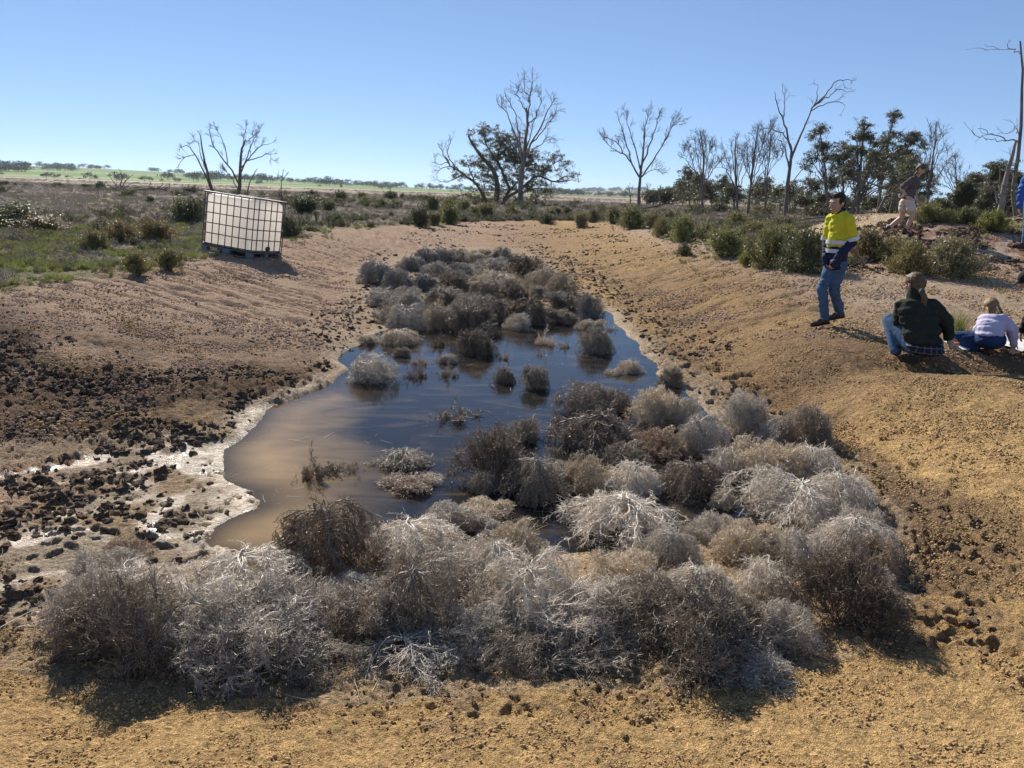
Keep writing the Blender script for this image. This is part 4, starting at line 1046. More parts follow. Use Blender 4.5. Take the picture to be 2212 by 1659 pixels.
def put_bush(i, x0, x1, yt, yb, tone, kind, label):
    cx = (x0 + x1) / 2; p = at(cx, yb); k = pxm(p); w = (x1 - x0) / k; h = (yb - yt) / k
    if p.y > 120: p = away(cx, 110); k = pxm(p); w = (x1 - x0) / k; h = (yb - yt) / k
    dirh = Vector((p.x, p.y, 0)).normalized(); c = p + dirh * w * 0.3; c.z = hz(c.x, c.y)
    e = empty('shrub' if kind != 'tussock' else 'tussock', (c.x, c.y, c.z - 0.02), rsb.uniform(0, 6.28))
    if kind == 'reed':
        e.name = 'rush_tuft'; e.scale = (w * 0.85, w * 0.85, h * 1.15); use('blades', reed, e)
    else:
        st, lf = BUSH[kind][i % len(BUSH[kind])]
        fw = {'broom': 1.1, 'wide': 0.80, 'sprig': 1.3, 'tussock': 0.62}[kind]
        e.scale = (w * fw, w * fw, h * 1.02)
        t = BT[tone]; j = rsb.uniform(0.88, 1.12)
        use('stems', st, e); use('foliage', lf, e, [v * j for v in t])
    tag(e, label, 'rushes' if kind == 'reed' else ('tussock' if kind == 'tussock' else 'shrub'), 'shrubs on the plain and banks')
for i, sh in enumerate(SHRUBS): put_bush(i, *sh)
# small low saltbush, far too many to count, between the named ones
C_salt = src_collection('saltbush_source', [herb_mesh(60 + s, M_olive, n0=26, nl=26, leaf=0.075) for s in range(3)] + [herb_mesh(70 + s, M_drytuft, n0=22, nl=20, leaf=0.06) for s in range(2)])
put_scatter('low_saltbush', [
    (3, 60, 17, 60, 5600, lambda X, Y, dw, df, dr: (dr > 0.3) * sst(0.05, 0.10, X / Y) * patchy(X, Y, 3, 241, -0.4, 0.1) * np.where(X > 6.5, sst(23, 25, Y), 1.0) * sst(60, 36, Y), 0.2, 0.55, 0.85, (0, 5), 0.1),
    (3, 9, 14.5, 21, 260, lambda X, Y, dw, df, dr: (dr > 0.5) * patchy(X, Y, 1.5, 242, -0.1, 0.3) * sst(8, 5, X), 0.15, 0.4, 0.85, (0, 5), 0.1),
    (-4, 8, 36, 52, 900, lambda X, Y, dw, df, dr: (dr > 0.3) * 0.8, 0.25, 0.6, 0.8, (0, 5), 0.1),
    (-5, 8, 32, 44, 700, lambda X, Y, dw, df, dr: (dr > 0.1) * (dr < 4) * 0.9, 0.2, 0.55, 0.8, (0, 5), 0.1),
    (-20, 0, 16, 40, 1200, lambda X, Y, dw, df, dr: (dr > 0.6) * patchy(X, Y, 2, 243, 0.0, 0.3), 0.15, 0.45, 0.9, (0, 5), 0.1),
    (-90, 80, 48, 130, 2600, lambda X, Y, dw, df, dr: patchy(X, Y, 9, 244, -0.05, 0.3) * 0.8, 0.5, 1.1, 0.8, (0, 5), 0.1),
], C_salt, 5, label='low olive and brown saltbush spread between the larger shrubs')

# ------------------------------------------------------------------ trees
M_bark = simple('dead_wood', (0.155, 0.13, 0.11), rough=0.75, var=0.3, scale=1.2, spec=0.25)
M_pale = simple('weathered_wood', (0.26, 0.225, 0.19), rough=0.75, var=0.3, scale=2.0, spec=0.25)
M_gumbark = simple('gum_bark', (0.20, 0.16, 0.13), rough=0.7, var=0.35, scale=1.0, spec=0.25)
M_gumleaf = simple('gum_leaf', (0.15, 0.15, 0.08), rough=0.42, var=0.4, scale=0.6, spec=0.5, trans=0.25)
def smooth_path(pts, n):
    P = np.array(pts, dtype=float); k = len(P)
    if k == 2: P = np.array([P[0], (P[0] + P[1]) / 2, P[1]]); k = 3
    t = np.linspace(0, k - 1, n); i = np.clip(t.astype(int), 0, k - 2); f = (t - i)[:, None]
    p0 = P[np.maximum(i - 1, 0)]; p1 = P[i]; p2 = P[i + 1]; p3 = P[np.minimum(i + 2, k - 1)]
    return 0.5 * ((2 * p1) + (-p0 + p2) * f + (2 * p0 - 5 * p1 + 4 * p2 - p3) * f * f + (-p0 + 3 * p1 - 3 * p2 + p3) * f ** 3)
def tree(label, base, dist, limbs, group, seed=0, twigs=(7, 5, 3), leafy=None, mat=None, r0=None, tw=1.0, name='dead_tree', upl=0.05, sink=0.25, lean_out=None):
    """base (px,py) of the foot; limbs: list of (points, thickness px at start), in image units about the foot column; the first limb is the trunk"""
    rs = np.random.RandomState(seed)
    bp = away(base[0], dist); k = pxm(bp); cx = base[0]; by = base[1]
    nh = Vector((bp.x, bp.y, 0)).normalized()
    def U(px, py):
        d = ray(px, py); return CAM + d * ((bp - CAM).dot(nh) / d.dot(nh))
    foot = U(cx, by)
    def W3(p, dy): return np.array(tuple(U(p[0], p[1]) - foot + nh * dy))
    mat = mat or M_bark
    e = empty(name, bp)
    tag(e, label, 'tree', group)
    paths, rad = [], []
    H = max((by - min(p[1] for p in limbs[0][0])) / k, 0.5)
    for li, (pts, th) in enumerate(limbs):
        dy = 0.0 if li == 0 else rs.uniform(-1, 1)
        L = len(pts); q = [W3(p, dy * 0.12 * H * (j / max(L - 1, 1)) + rs.normal(0, 0.01 * H) * (j > 0)) for j, p in enumerate(pts)]
        if li and th > 0:
            # start the limb at the closest point of an earlier limb
            best = min(((np.hypot(*(pp[m][[0, 2]] - q[0][[0, 2]])), pp[m]) for pp in paths for m in range(len(pp))), key=lambda z: z[0])
            if best[0] * k < 14:
                q[0] = best[1].copy(); off = best[1][1]
                q = [q[0]] + [v + np.array([0, off, 0]) for v in q[1:]]
        pth = smooth_path(q, 14)
        pth[1:-1] += rs.normal(0, 0.006 * H, (12, 3)) * (1.0 if li else 0.4)
        if li == 0: pth[0, 2] -= sink
        paths.append(pth); rad.append(abs(th) / k / 2 * (1.0 if leafy else 0.84))
    TV, BV = [], []
    V, F = tubes(paths[0][None], rad[0] * 1.25, rad[0] * 0.35, 8); TV.append((V, F))
    mesh_obj('trunk', V, F, mat, e, smooth=True)
    if len(paths) > 1:
        parts = [tubes(p[None], r, max(r * 0.22, 0.010 * tw), 5) for p, r in zip(paths[1:], rad[1:])]
        mesh_obj('branches', *join(parts), mat, e, smooth=True)
    A = np.stack(paths); tips = []
    lo0 = 0.45 if len(paths) == 1 else 0.3
    s1, d1, w1, t1 = spawn(rs, A, twigs[0], 0.6, lo0, 1.0)
    keep = (w1 > 0) | (t1 > 0.45); s1, d1, t1 = s1[keep], d1[keep], t1[keep]
    pull = np.array([0, 0, upl])
    P1 = grow(rs, s1, d1 + [0, 0, 0.2], H * rs.uniform(0.07, 0.17, len(s1)) * (1.3 - 0.75 * t1), 6, pull, 0.16)
    parts = [tubes(P1, 0.0020 * H * tw, 0.0012 * H * tw, 3)]
    if twigs[1]:
        s2, d2, w2, t2 = spawn(rs, P1, twigs[1], 0.6, 0.2, 1.0)
        P2 = grow(rs, s2, d2, H * rs.uniform(0.04, 0.09, len(s2)), 4, pull, 0.18)
        parts.append(tubes(P2, 0.0015 * H * tw, 0.0009 * H * tw, 3))
        if twigs[2]:
            s3, d3, w3, t3 = spawn(rs, P2, twigs[2], 0.6, 0.3, 1.0)
            P3 = grow(rs, s3, d3, H * rs.uniform(0.02, 0.045, len(s3)), 2, pull, 0.1)
            parts.append(tubes(P3, 0.0010 * H * tw, 0.0006 * H * tw, 3))
    mesh_obj('twigs', *join(parts), mat, e)
    if leafy:
        # leafy: list of (px, py, rx, ry, density)
        LV = []
        for (lx, ly, rx, ry, den) in leafy:
            nb = max(6, int(den * rx * ry / 9)); c0 = W3((lx, ly), rs.uniform(-1, 1) * rx * 0.5 / k)
            for _ in range(nb):
                c = c0 + np.clip(rs.normal(0, 0.62, 3), -1.35, 1.35) * np.array([rx / k, rx * 0.8 / k, ry / k])
                m = rs.randint(30, 60); sr = rs.uniform(3.5, 8.0) / k
                q = c + rs.normal(0, 0.5, (m, 3)) * np.array([sr, sr, sr * 0.55]) + [0, 0, 0]
                LV.append(leaves(rs, q, 2.9 / k, -0.5, 2.2))
                # a twig carrying the spray
                near = min((p[j] for p in paths for j in range(3, 14)), key=lambda v: np.linalg.norm(v - c))
                tips.append(smooth_path([near, (near + c) / 2 + [0, 0, -0.04 * H * rs.uniform(0, 1)], c], 5))
        mesh_obj('foliage', *join(LV), M_gumleaf, e)
        mesh_obj('leaf_twigs', *tubes(np.stack(tips), 0.0035 * H * tw, 0.0012 * H * tw, 3), mat, e)
    return e
G_d = 'standing dead trees'; G_g = 'living gum trees'
# -- left group
tree('left leaning dead tree of the left pair with drooping twigs', (462, 397), 62, [([(464, 397), (452, 350), (440, 300), (432, 252)], 7), ([(460, 392), (445, 345), (425, 300), (405, 275), (388, 280)], 5), ([(425, 298), (408, 300), (392, 318)], 2.5), ([(445, 330), (436, 300), (430, 270), (420, 262)], 3)], G_d, 1, (5, 4, 2), tw=1.3)
tree('big dead tree behind the tank with a low wide fork', (516, 400), 62, [([(514, 400), (517, 360), (519, 320), (522, 285), (530, 262)], 9), ([(515, 362), (497, 325), (472, 292), (456, 262), (452, 238)], 5), ([(495, 322), (490, 285), (480, 255), (468, 238)], 3), ([(519, 330), (540, 300), (560, 278), (585, 272)], 4),
      ([(518, 340), (535, 295), (548, 262), (562, 240)], 4), ([(530, 310), (560, 300), (578, 292), (590, 308)], 3), ([(515, 375), (500, 345), (480, 320)], 3), ([(521, 300), (524, 265), (532, 236)], 3), ([(528, 268), (545, 255), (552, 240)], 2.5)], G_d, 2, (6, 5, 3), tw=1.3)
tree('thin dead sapling between the big dead tree and the isolated one', (540, 396), 64, [([(533, 396), (537, 360), (548, 335), (556, 322)], 3)], G_d, 3, (5, 3, 0), tw=1.2)
tree('thin isolated dead sapling with a small twiggy head right of the tank top', (609, 395), 60, [([(608, 397), (607, 360), (608, 340)], 3.2), ([(608, 345), (600, 332), (603, 322)], 2), ([(608, 345), (618, 330), (624, 322)], 2), ([(608, 340), (611, 325), (613, 318)], 2)], G_d, 4, (4, 3, 2), tw=1.2)
tree('low leafless spreading bush on the plain at the left', (262, 388), 95, [([(262, 388), (262, 372), (266, 358)], 4), ([(262, 386), (248, 368), (236, 352)], 3), ([(262, 384), (275, 362), (290, 350)], 3), ([(266, 362), (262, 348), (258, 340)], 2), ([(258, 388), (240, 375), (228, 366)], 3), ([(264, 386), (285, 370), (302, 368)], 2.5)], G_d, 5, (8, 5, 2), tw=1.4)
# -- centre: living spreading gum and the tall dead tree before it
tree('spreading living gum with low limbs in the centre of the horizon', (1092, 434), 98, [
      ([(1070, 434), (1075, 395), (1066, 360), (1045, 335), (1025, 308), (1012, 285)], 10), ([(1050, 432), (1035, 395), (1005, 370), (975, 350), (958, 330)], 8), ([(1085, 432), (1098, 400), (1085, 360), (1075, 330), (1090, 290)], 8),
      ([(1040, 430), (1005, 412), (975, 420), (955, 440)], 5), ([(1100, 432), (1130, 395), (1160, 372), (1200, 385), (1235, 380)], 8), ([(1160, 372), (1185, 350), (1210, 338)], 4), ([(1105, 432), (1145, 400), (1165, 425)], 5), ([(1080, 350), (1050, 300), (1045, 268)], 4),
      ([(975, 350), (955, 318), (945, 300)], 3), ([(990, 362), (968, 325), (975, 290)], 3), ([(965, 340), (945, 345), (938, 332)], 2), ([(1000, 372), (965, 385), (942, 378)], 3), ([(1045, 400), (1020, 370), (1010, 345)], 4), ([(1098, 400), (1130, 370), (1150, 335)], 4), ([(1066, 360), (1040, 350), (1020, 345)], 3), ([(1150, 400), (1185, 400), (1200, 410)], 3), ([(1200, 385), (1225, 372), (1250, 378)], 3), ([(985, 355), (960, 352), (942, 368)], 3), ([(1085, 330), (1105, 305), (1115, 290)], 4)], G_g, 6, (5, 4, 2),
      leafy=[(1050, 350, 30, 22, 0.8), (1105, 340, 30, 24, 1.0), (1070, 400, 30, 20, 0.6), (1130, 320, 26, 16, 0.9), (1030, 380, 26, 16, 0.6), (1150, 350, 26, 16, 0.8), (1100, 375, 30, 18, 0.7), (1045, 272, 26, 12, 1.2), (1075, 300, 24, 16, 1.2), (1028, 300, 14, 10, 0.8), (1090, 320, 26, 22, 1.6), (1110, 292, 22, 14, 1.3), (1060, 330, 20, 16, 0.9), (1135, 345, 20, 12, 0.8), (1150, 325, 20, 9, 0.9), (1196, 328, 18, 10, 1.1), (1222, 345, 12, 8, .8), (1190, 355, 26, 10, 0.9), (1165, 362, 22, 12, 0.8),
             (1240, 372, 12, 7, 0.8), (1215, 372, 14, 9, .6), (1000, 340, 16, 9, .7), (1030, 345, 18, 10, .9), (985, 362, 14, 8, .6), (1000, 372, 24, 10, .5), (1060, 375, 22, 12, .5), (1150, 385, 22, 16, 1.0), (1110, 395, 26, 16, .7), (1020, 410, 36, 16, .5), (1120, 360, 18, 14, .8), (1175, 402, 26, 20, 1.0), (1045, 425, 30, 10, .8), (1155, 425, 26, 10, .9)],
      mat=M_gumbark, name='gum_tree')
tree('tall dead tree standing in front of the central living gum', (1125, 438), 92, [([(1125, 438), (1125, 390), (1130, 350), (1136, 300), (1140, 260), (1138, 225)], 11), ([(1127, 360), (1118, 300), (1108, 265), (1092, 235), (1075, 220)], 5), ([(1128, 340), (1120, 280), (1112, 235), (1096, 205)], 5), ([(1138, 250), (1145, 215), (1148, 180), (1152, 155)], 5),
      ([(1130, 350), (1150, 300), (1170, 265), (1190, 225), (1200, 205)], 6), ([(1150, 300), (1175, 275), (1195, 245), (1207, 232)], 4), ([(1140, 270), (1160, 240), (1170, 205)], 4), ([(1138, 235), (1122, 205), (1115, 190)], 3), ([(1146, 210), (1136, 185), (1133, 165)], 3), ([(1132, 330), (1160, 312), (1185, 288), (1200, 292)], 3), ([(1132, 330), (1150, 270), (1158, 240)], 4)], G_d, 7, (6, 5, 2), mat=M_gumbark)
# -- lone dead tree and the row of dead trees right of it
tree('lone symmetric dead tree with a wide fan of branches right of the centre', (1381, 440), 88, [([(1381, 440), (1382, 405), (1384, 380), (1388, 340), (1392, 300), (1395, 270)], 8), ([(1383, 375), (1368, 345), (1350, 315), (1330, 290), (1302, 278)], 5), ([(1368, 350), (1355, 300), (1345, 260), (1335, 235)], 4), ([(1386, 355), (1375, 310), (1362, 265), (1352, 225)], 4),
      ([(1388, 345), (1405, 300), (1418, 255), (1432, 215)], 5), ([(1386, 365), (1415, 325), (1440, 285), (1462, 240)], 5), ([(1392, 305), (1395, 260), (1408, 225)], 4), ([(1385, 370), (1410, 350), (1425, 352)], 2.5), ([(1430, 300), (1450, 262), (1466, 250)], 3), ([(1350, 318), (1325, 305), (1304, 282)], 3)], G_d, 8, (7, 5, 3), tw=1.1)
def fan(label, x, yb, dist, top, halfw, n, seed, th=6, tw=1.0, grp=G_d, lean=0, **kw):
    rs = np.random.RandomState(seed); H = yb - top; fk = yb - H * rs.uniform(0.28, 0.4)
    limbs = [([(x, yb), (x + lean * 0.2 + rs.uniform(-3, 3), fk), (x + lean * 0.5 + rs.uniform(-4, 4), (fk + top) / 2), (x + lean + rs.uniform(-6, 6), top + 4)], th)]
    for i in range(n):
        u = -1 + 2 * (i + 0.5) / n; ex = x + lean + u * halfw * rs.uniform(0.85, 1.1); ey = top + H * (0.03 + 0.32 * abs(u) ** 1.6) + rs.uniform(0, 10)
        y0 = fk + rs.uniform(-0.12, 0.22) * H * 0.5; x0 = x + lean * 0.25
        limbs.append(([(x0, y0), (x0 + (ex - x0) * 0.38, y0 - (y0 - ey) * 0.42), (x0 + (ex - x0) * 0.75, y0 - (y0 - ey) * 0.75), (ex, ey)], th * 0.5))
    return tree(label, (x, yb), dist, limbs, grp, seed, tw=tw, **kw)
fan('dense twiggy dead tree next right of the lone symmetric one', 1521, 440, 84, 256, 52, 8, 21, 6, twigs=(9, 6, 3))
fan('dead tree with a broad left-leaning spread in the dead row', 1597, 442, 80, 268, 46, 6, 22, 6, lean=-8, twigs=(7, 5, 3))
fan('dead tree leaning right behind the broad one in the dead row', 1618, 442, 84, 246, 50, 7, 23, 6, lean=26, twigs=(8, 5, 3))
fan('slim dead tree left of the tall forked one', 1656, 446, 78, 232, 36, 6, 24, 3.5, lean=16, twigs=(6, 5, 2))
fan('small far dead tree left of the lone symmetric one', 1362, 425, 150, 378, 17, 5, 25, 2.5, twigs=(6, 4, 0), tw=1.5)
fan('small far dead tree just right of the lone symmetric one', 1398, 425, 150, 372, 18, 5, 26, 2.5, twigs=(6, 4, 0), tw=1.5)
fan('small far dead tree farther right of the lone symmetric one', 1425, 425, 145, 374, 22, 6, 27, 2.5, twigs=(6, 4, 0), tw=1.5)
tree('tallest forked dead tree with a long right arm bending over', (1704, 454), 62, [([(1702, 454), (1705, 400), (1710, 350), (1716, 310), (1713, 285)], 11), ([(1715, 318), (1728, 285), (1745, 250), (1757, 215), (1763, 205)], 7), ([(1757, 225), (1762, 190), (1764, 162)], 3.5), ([(1760, 210), (1780, 180), (1800, 155), (1822, 148), (1836, 152)], 4),
      ([(1762, 205), (1785, 185), (1805, 172), (1826, 178)], 3.5), ([(1765, 215), (1790, 198), (1815, 196), (1822, 205)], 3), ([(1714, 300), (1706, 260), (1698, 230), (1685, 200), (1680, 170)], 6), ([(1700, 232), (1704, 195), (1700, 150)], 3), ([(1708, 275), (1690, 258), (1670, 250), (1650, 252)], 3.5), ([(1706, 340), (1702, 300), (1696, 285), (1686, 275)], 5), ([(1700, 295), (1703, 280)], 3),
      ([(1716, 318), (1722, 302)], 4), ([(1712, 380), (1735, 345), (1765, 310), (1790, 280)], 3)], G_d, 9, (3, 3, 2), tw=1.0)
# -- living gums on the right
def gum(label, x, yb, dist, top, halfw, n, seed, th=6, lean=0, dens=1.0, und=0.5, twigs=(3, 2, 0), **kw):
    rs = np.random.RandomState(seed); H = yb - top; limbs = []; cl = []
    n = int(n * 1.4); halfw *= 1.1; dens *= 1.15
    limbs.append(([(x, yb), (x + lean * 0.3, yb - H * 0.35), (x + lean * 0.6, yb - H * 0.65), (x + lean, top + 8)], th))
    for i in range(n):
        u = -1 + 2 * (i + 0.5) / n + rs.uniform(-0.15, 0.15); f = rs.uniform(0.15, 0.5)
        x0 = x + lean * f * 0.9; y0 = yb - H * f
        ex = x + lean + u * halfw; ey = top + H * (und * abs(u) ** 1.5 + rs.uniform(0.0, 0.22))
        limbs.append(([(x0, y0), (x0 + (ex - x0) * 0.45, y0 - (y0 - ey) * 0.5 + rs.uniform(-5, 5)), (ex, ey)], th * 0.5))
        cl.append((ex, ey, rs.uniform(9, 17), rs.uniform(6, 10), dens * rs.uniform(0.9, 1.5)))
        mx, my = x0 + (ex - x0) * 0.7, y0 - (y0 - ey) * 0.72
        cl.append((mx + rs.uniform(-8, 8), my - 4, rs.uniform(8, 14), rs.uniform(5, 9), dens * rs.uniform(0.5, 1.0)))
    cl.append((x + lean, top + 10, 14, 9, dens * 1.3))
    return tree(label, (x, yb), dist, limbs, G_g, seed, twigs, leafy=cl, mat=M_gumbark, name='gum_tree', **kw)
gum('slender living gum just right of the tall forked dead tree', 1800, 452, 58, 232, 38, 8, 31, 6, lean=-22, dens=0.8)
gum('tall living gum with the highest crown on the right skyline', 1858, 452, 60, 222, 52, 11, 32, 7, lean=18, dens=1.0)
gum('living gum leaning strongly right above the walking girl', 1835, 454, 56, 258, 55, 9, 33, 7, lean=90, dens=0.8)
gum('living gum with a long bare stem leaning toward the walking girl', 1890, 454, 62, 300, 46, 8, 34, 6, lean=95, dens=0.8)
gum('rounded leafy gum crown between the slender and the tallest living gums', 1826, 452, 62, 268, 34, 8, 131, 5, lean=6, dens=0.9)
gum('broad gum crown low behind the head of the walking girl', 1948, 452, 66, 300, 44, 9, 132, 6, lean=22, dens=1.0)
gum('grey green gum on the right side of the leaning ones', 1925, 452, 70, 248, 36, 8, 133, 5, lean=55, dens=0.9)
gum('tall thin-crowned gum behind the other leaning ones', 1900, 450, 70, 205, 44, 9, 35, 6, lean=40, dens=0.7)
fan('slender dead tree rising right of the walking girl', 2010, 456, 56, 220, 40, 7, 36, 6, lean=28, twigs=(5, 4, 2))
fan('fine grey dead tree behind the thicket at right', 2085, 452, 72, 300, 42, 9, 37, 4, lean=-14, twigs=(7, 5, 2))
# -- thicket at the far right
for i, (x, t, hw, ln, lb) in enumerate([(2035, 385, 34, 10, 'low bushy gum filling the gap right of the walking girl'), (2075, 345, 36, 22, 'leaning dark gum at the left of the right thicket'), (2110, 330, 40, 14, 'dense gum in the middle of the right thicket'),
        (2150, 300, 40, 18, 'dense tall gum near the right edge of the photo'), (2200, 320, 36, 4, 'gum at the very right edge of the photo'), (2130, 385, 44, -12, 'low gum under the middle of the right thicket'), (2060, 400, 36, -8, 'low gum in front of the left of the right thicket'), (2185, 385, 36, 6, 'low gum at the foot of the pale trunk by the right edge')]):
    gum(lb, x, 458, 42 + 3 * (i % 3), t, hw, 12, 40 + i, 6, lean=ln, dens=1.9, und=0.85)
tree('thick pale trunked gum near the right edge', (2158, 458), 34, [([(2156, 458), (2170, 420), (2182, 370), (2190, 320), (2202, 280), (2212, 240)], 14), ([(2158, 445), (2185, 425), (2215, 405), (2240, 395)], 11), ([(2180, 385), (2160, 350), (2140, 340)], 5)], G_g, 10, (5, 4, 2), leafy=[(2150, 345, 18, 10, .8), (2205, 300, 18, 12, .8), (2225, 380, 20, 12, .9), (2195, 345, 20, 12, .8)], mat=M_pale, name='gum_tree')
edge_trunk = tree('tall bare dead trunk at the right edge with one arm reaching left', (2208, 460), 38, [([(2205, 460), (2192, 360), (2196, 330), (2204, 270), (2210, 190), (2210, 100), (2207, 30)], 11), ([(2209, 242), (2190, 246), (2165, 240), (2140, 232), (2122, 226)], 4), ([(2175, 240), (2150, 243), (2135, 240)], 2.5), ([(2208, 235), (2195, 220)], 2.5), ([(2208, 60), (2203, 35), (2206, 20)], 3)], G_d, 11, (1, 2, 1), tw=0.8, mat=M_bark)
edge_trunk.location.x += 0.28
tree('broken grey snag beside the tall bare trunk at right', (2178, 458), 40, [([(2178, 458), (2178, 400), (2176, 350), (2176, 305)], 9), ([(2177, 380), (2168, 360), (2165, 350)], 3)], G_d, 12, (1, 0, 0), mat=M_bark)
# -- low distant gums behind the dead row
LOWG = ['leftmost low gum behind the dead row beside the brush heap', 'low gum in the dead row with a tall round head at its left end', 'low gum just left of the dense twiggy dead tree', 'low gum just right of the dense twiggy dead tree', 'low gum in the gap before the broad dead tree',
 'low gum behind the trunk of the broad dead tree', 'low gum behind the dead tree that leans right', 'low gum behind the slim dead tree', 'low gum directly left of the tall forked dead trunk', 'bushy low gum directly right of the tall forked dead trunk',
 'taller bushy gum two crowns right of the tall forked trunk', 'low scrubby gum above the fallen trunk left of the boy', 'low bushy gum behind the head of the boy', 'low bushy gum just right of the head of the boy', 'low gum halfway between the boy and the walking girl',
 'low gum under the leaning gums left of the walking girl', 'low gum directly behind the back of the walking girl', 'low gum directly in front of the walking girl']
for i, (x, t, hw, d) in enumerate([(1476, 395, 12, 150), (1492, 360, 16, 130), (1508, 372, 16, 125), (1540, 385, 18, 120), (1562, 372, 16, 118), (1590, 388, 18, 115), (1635, 388, 18, 110), (1660, 370, 20, 105), (1688, 385, 22, 100), (1722, 375, 26, 92), (1755, 362, 26, 88), (1748, 395, 30, 84), (1785, 388, 30, 80), (1822, 395, 30, 78), (1860, 385, 34, 76), (1905, 392, 34, 74), (1945, 390, 34, 72), (1985, 392, 34, 70)]):
    gum(LOWG[i], x, 446, d, t, hw, 6, 60 + i, 3, lean=(-1) ** i * 5, dens=0.65, und=0.6, twigs=(3, 0, 0), tw=1.4)
for i, (x, t, hw) in enumerate([(1455, 398, 8), (1412, 402, 9), (1440, 400, 8)]):
    gum(['tiny gum on the horizon nearest the left end of the dead row', 'tiny gum on the horizon nearest the lone symmetric dead tree', 'tiny middle gum on the horizon between the lone dead tree and dead row'][i], x, 432, 170, t, hw, 4, 90 + i, 2, dens=1.6, twigs=(2, 0, 0), tw=1.6)
# -- fallen timber
def log(label, pts, dist, th, seed, mat=M_pale, tw=4, cx=None):
    rs = np.random.RandomState(seed); x = pts[0][0]; bp = away(x, dist); k = pxm(bp)
    hor = PH / 2 - 0  # unused
    yb = max(p[1] for p in pts)
    e = empty('fallen_log', bp); tag(e, label, 'fallen log', 'fallen timber on the plain')
    P = np.array([[(p[0] - x) / k, rs.uniform(-0.3, 0.3), (yb - p[1]) / k + th / k / 2 * 0.8] for p in pts])
    q = smooth_path(P, 12); mesh_obj('trunk', *tubes(q[None], th / k / 2, th / k / 5, 7), mat, e, smooth=True)
    if tw:
        s, d, _, t = spawn(rs, q[None], tw, 0.9, 0.3, 1.0); d[:, 2] = np.abs(d[:, 2]) + 0.1
        P1 = grow(rs, s, d, rs.uniform(8, 24, len(s)) / k, 5, np.array([0, 0, 0.0]), 0.22, 0.02)
        s2, d2, _, _ = spawn(rs, P1, 3, 0.7, 0.2, 1.0)
        P2 = grow(rs, s2, d2, rs.uniform(4, 12, len(s2)) / k, 4, np.array([0, 0, 0.03]), 0.2, 0.02)
        mesh_obj('broken_branches', *join([tubes(P1, th / k / 7, th / k / 16, 4), tubes(P2, th / k / 14, th / k / 28, 3)]), mat, e)
log('bleached fallen log under the big dead tree behind the tank', [(470, 402), (520, 396), (575, 388), (590, 384)], 61, 4, 1, M_bark, 5)
log('long fallen log with upright broken limbs right of the tank', [(560, 402), (600, 400), (660, 401), (720, 400)], 58, 6, 2, M_bark, 9)
log('tangle of crooked dead branches on the plain right of the tank', [(670, 404), (700, 396), (730, 402), (755, 404)], 56, 6, 3, M_bark, 14)
log('leaning dead stick left of the isolated sapling', [(620, 398), (606, 380), (598, 372)], 60, 3, 4, M_bark, 0)
log('brush heap of fallen branches right of the far leafless bush', [(270, 390), (310, 384), (345, 382), (368, 388)], 92, 5, 5, M_bark, 16)
log('dark fallen log at the foot of the lone symmetric dead tree', [(1342, 444), (1370, 441), (1400, 438), (1425, 432), (1450, 422)], 84, 6, 6, M_bark, 6)
log('brush heap at the left end of the fallen timber row', [(1480, 442), (1500, 436), (1520, 440), (1540, 443)], 82, 6, 7, M_bark, 14)
log('long grey log lying left of the tall forked dead tree', [(1540, 442), (1600, 438), (1650, 436), (1700, 434)], 72, 4, 8, M_pale, 6)
log('second long grey log below the first left of the forked tree', [(1555, 448), (1610, 446), (1680, 444), (1720, 446)], 68, 4, 9, M_bark, 7)
log('long fallen trunk stretching right of the forked tree toward the boy', [(1715, 446), (1770, 436), (1830, 428), (1880, 422)], 60, 5, 10, M_pale, 8)
log('heavy fallen trunk behind the boy', [(1730, 450), (1790, 444), (1850, 440), (1920, 446)], 56, 6, 11, M_bark, 10)
log('tangle of fallen branches behind the walking girl', [(1860, 446), (1920, 440), (1970, 434), (2020, 440)], 55, 5, 12, M_bark, 16)
log('pale fallen branch lying on the mound crest before the thicket', [(2060, 458), (2072, 450), (2085, 446)], 27, 3, 13, M_pale, 4)
# -- far tree lines (masses)
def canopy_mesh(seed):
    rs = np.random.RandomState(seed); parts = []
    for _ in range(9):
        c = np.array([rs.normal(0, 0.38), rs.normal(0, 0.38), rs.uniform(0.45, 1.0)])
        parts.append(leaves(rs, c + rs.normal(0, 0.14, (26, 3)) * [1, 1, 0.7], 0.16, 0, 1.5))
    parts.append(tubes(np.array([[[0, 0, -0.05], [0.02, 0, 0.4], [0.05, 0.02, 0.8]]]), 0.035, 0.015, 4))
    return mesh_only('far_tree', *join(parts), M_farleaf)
M_farleaf = simple('hazed_far_tree_leaf', (0.19, 0.205, 0.145), rough=0.7, var=0.3, scale=0.7)  # leaf colour lightened to carry some of the distance haze
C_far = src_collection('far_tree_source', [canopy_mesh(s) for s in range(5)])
def line(px0, px1, d0, d1, n, jit, s0, s1):
    u = RS.uniform(0, 1, n); px = px0 + (px1 - px0) * u; d = d0 + (d1 - d0) * u + RS.normal(0, jit, n)
    dx = np.array([ray(a, 430).x / ray(a, 430).y for a in px]); X, Y = dx * d, d
    Z = base_h(X, Y); s = RS.uniform(s0, s1, n) * RS.choice([0.45, 0.7, 0.95], n)
    return np.stack([X, Y, Z], 1), s
def treeline(name, label, sets):
    Ps, Ss = zip(*[line(*s) for s in sets]); P = np.concatenate(Ps); s = np.concatenate(Ss); n = len(s)
    scatter(name, P, np.stack([s * 1.2, s * 1.2, s], 1), np.stack([0 * s, 0 * s, RS.uniform(0, 6.28, n)], 1), RS.randint(0, 5, n), C_far, label=label)
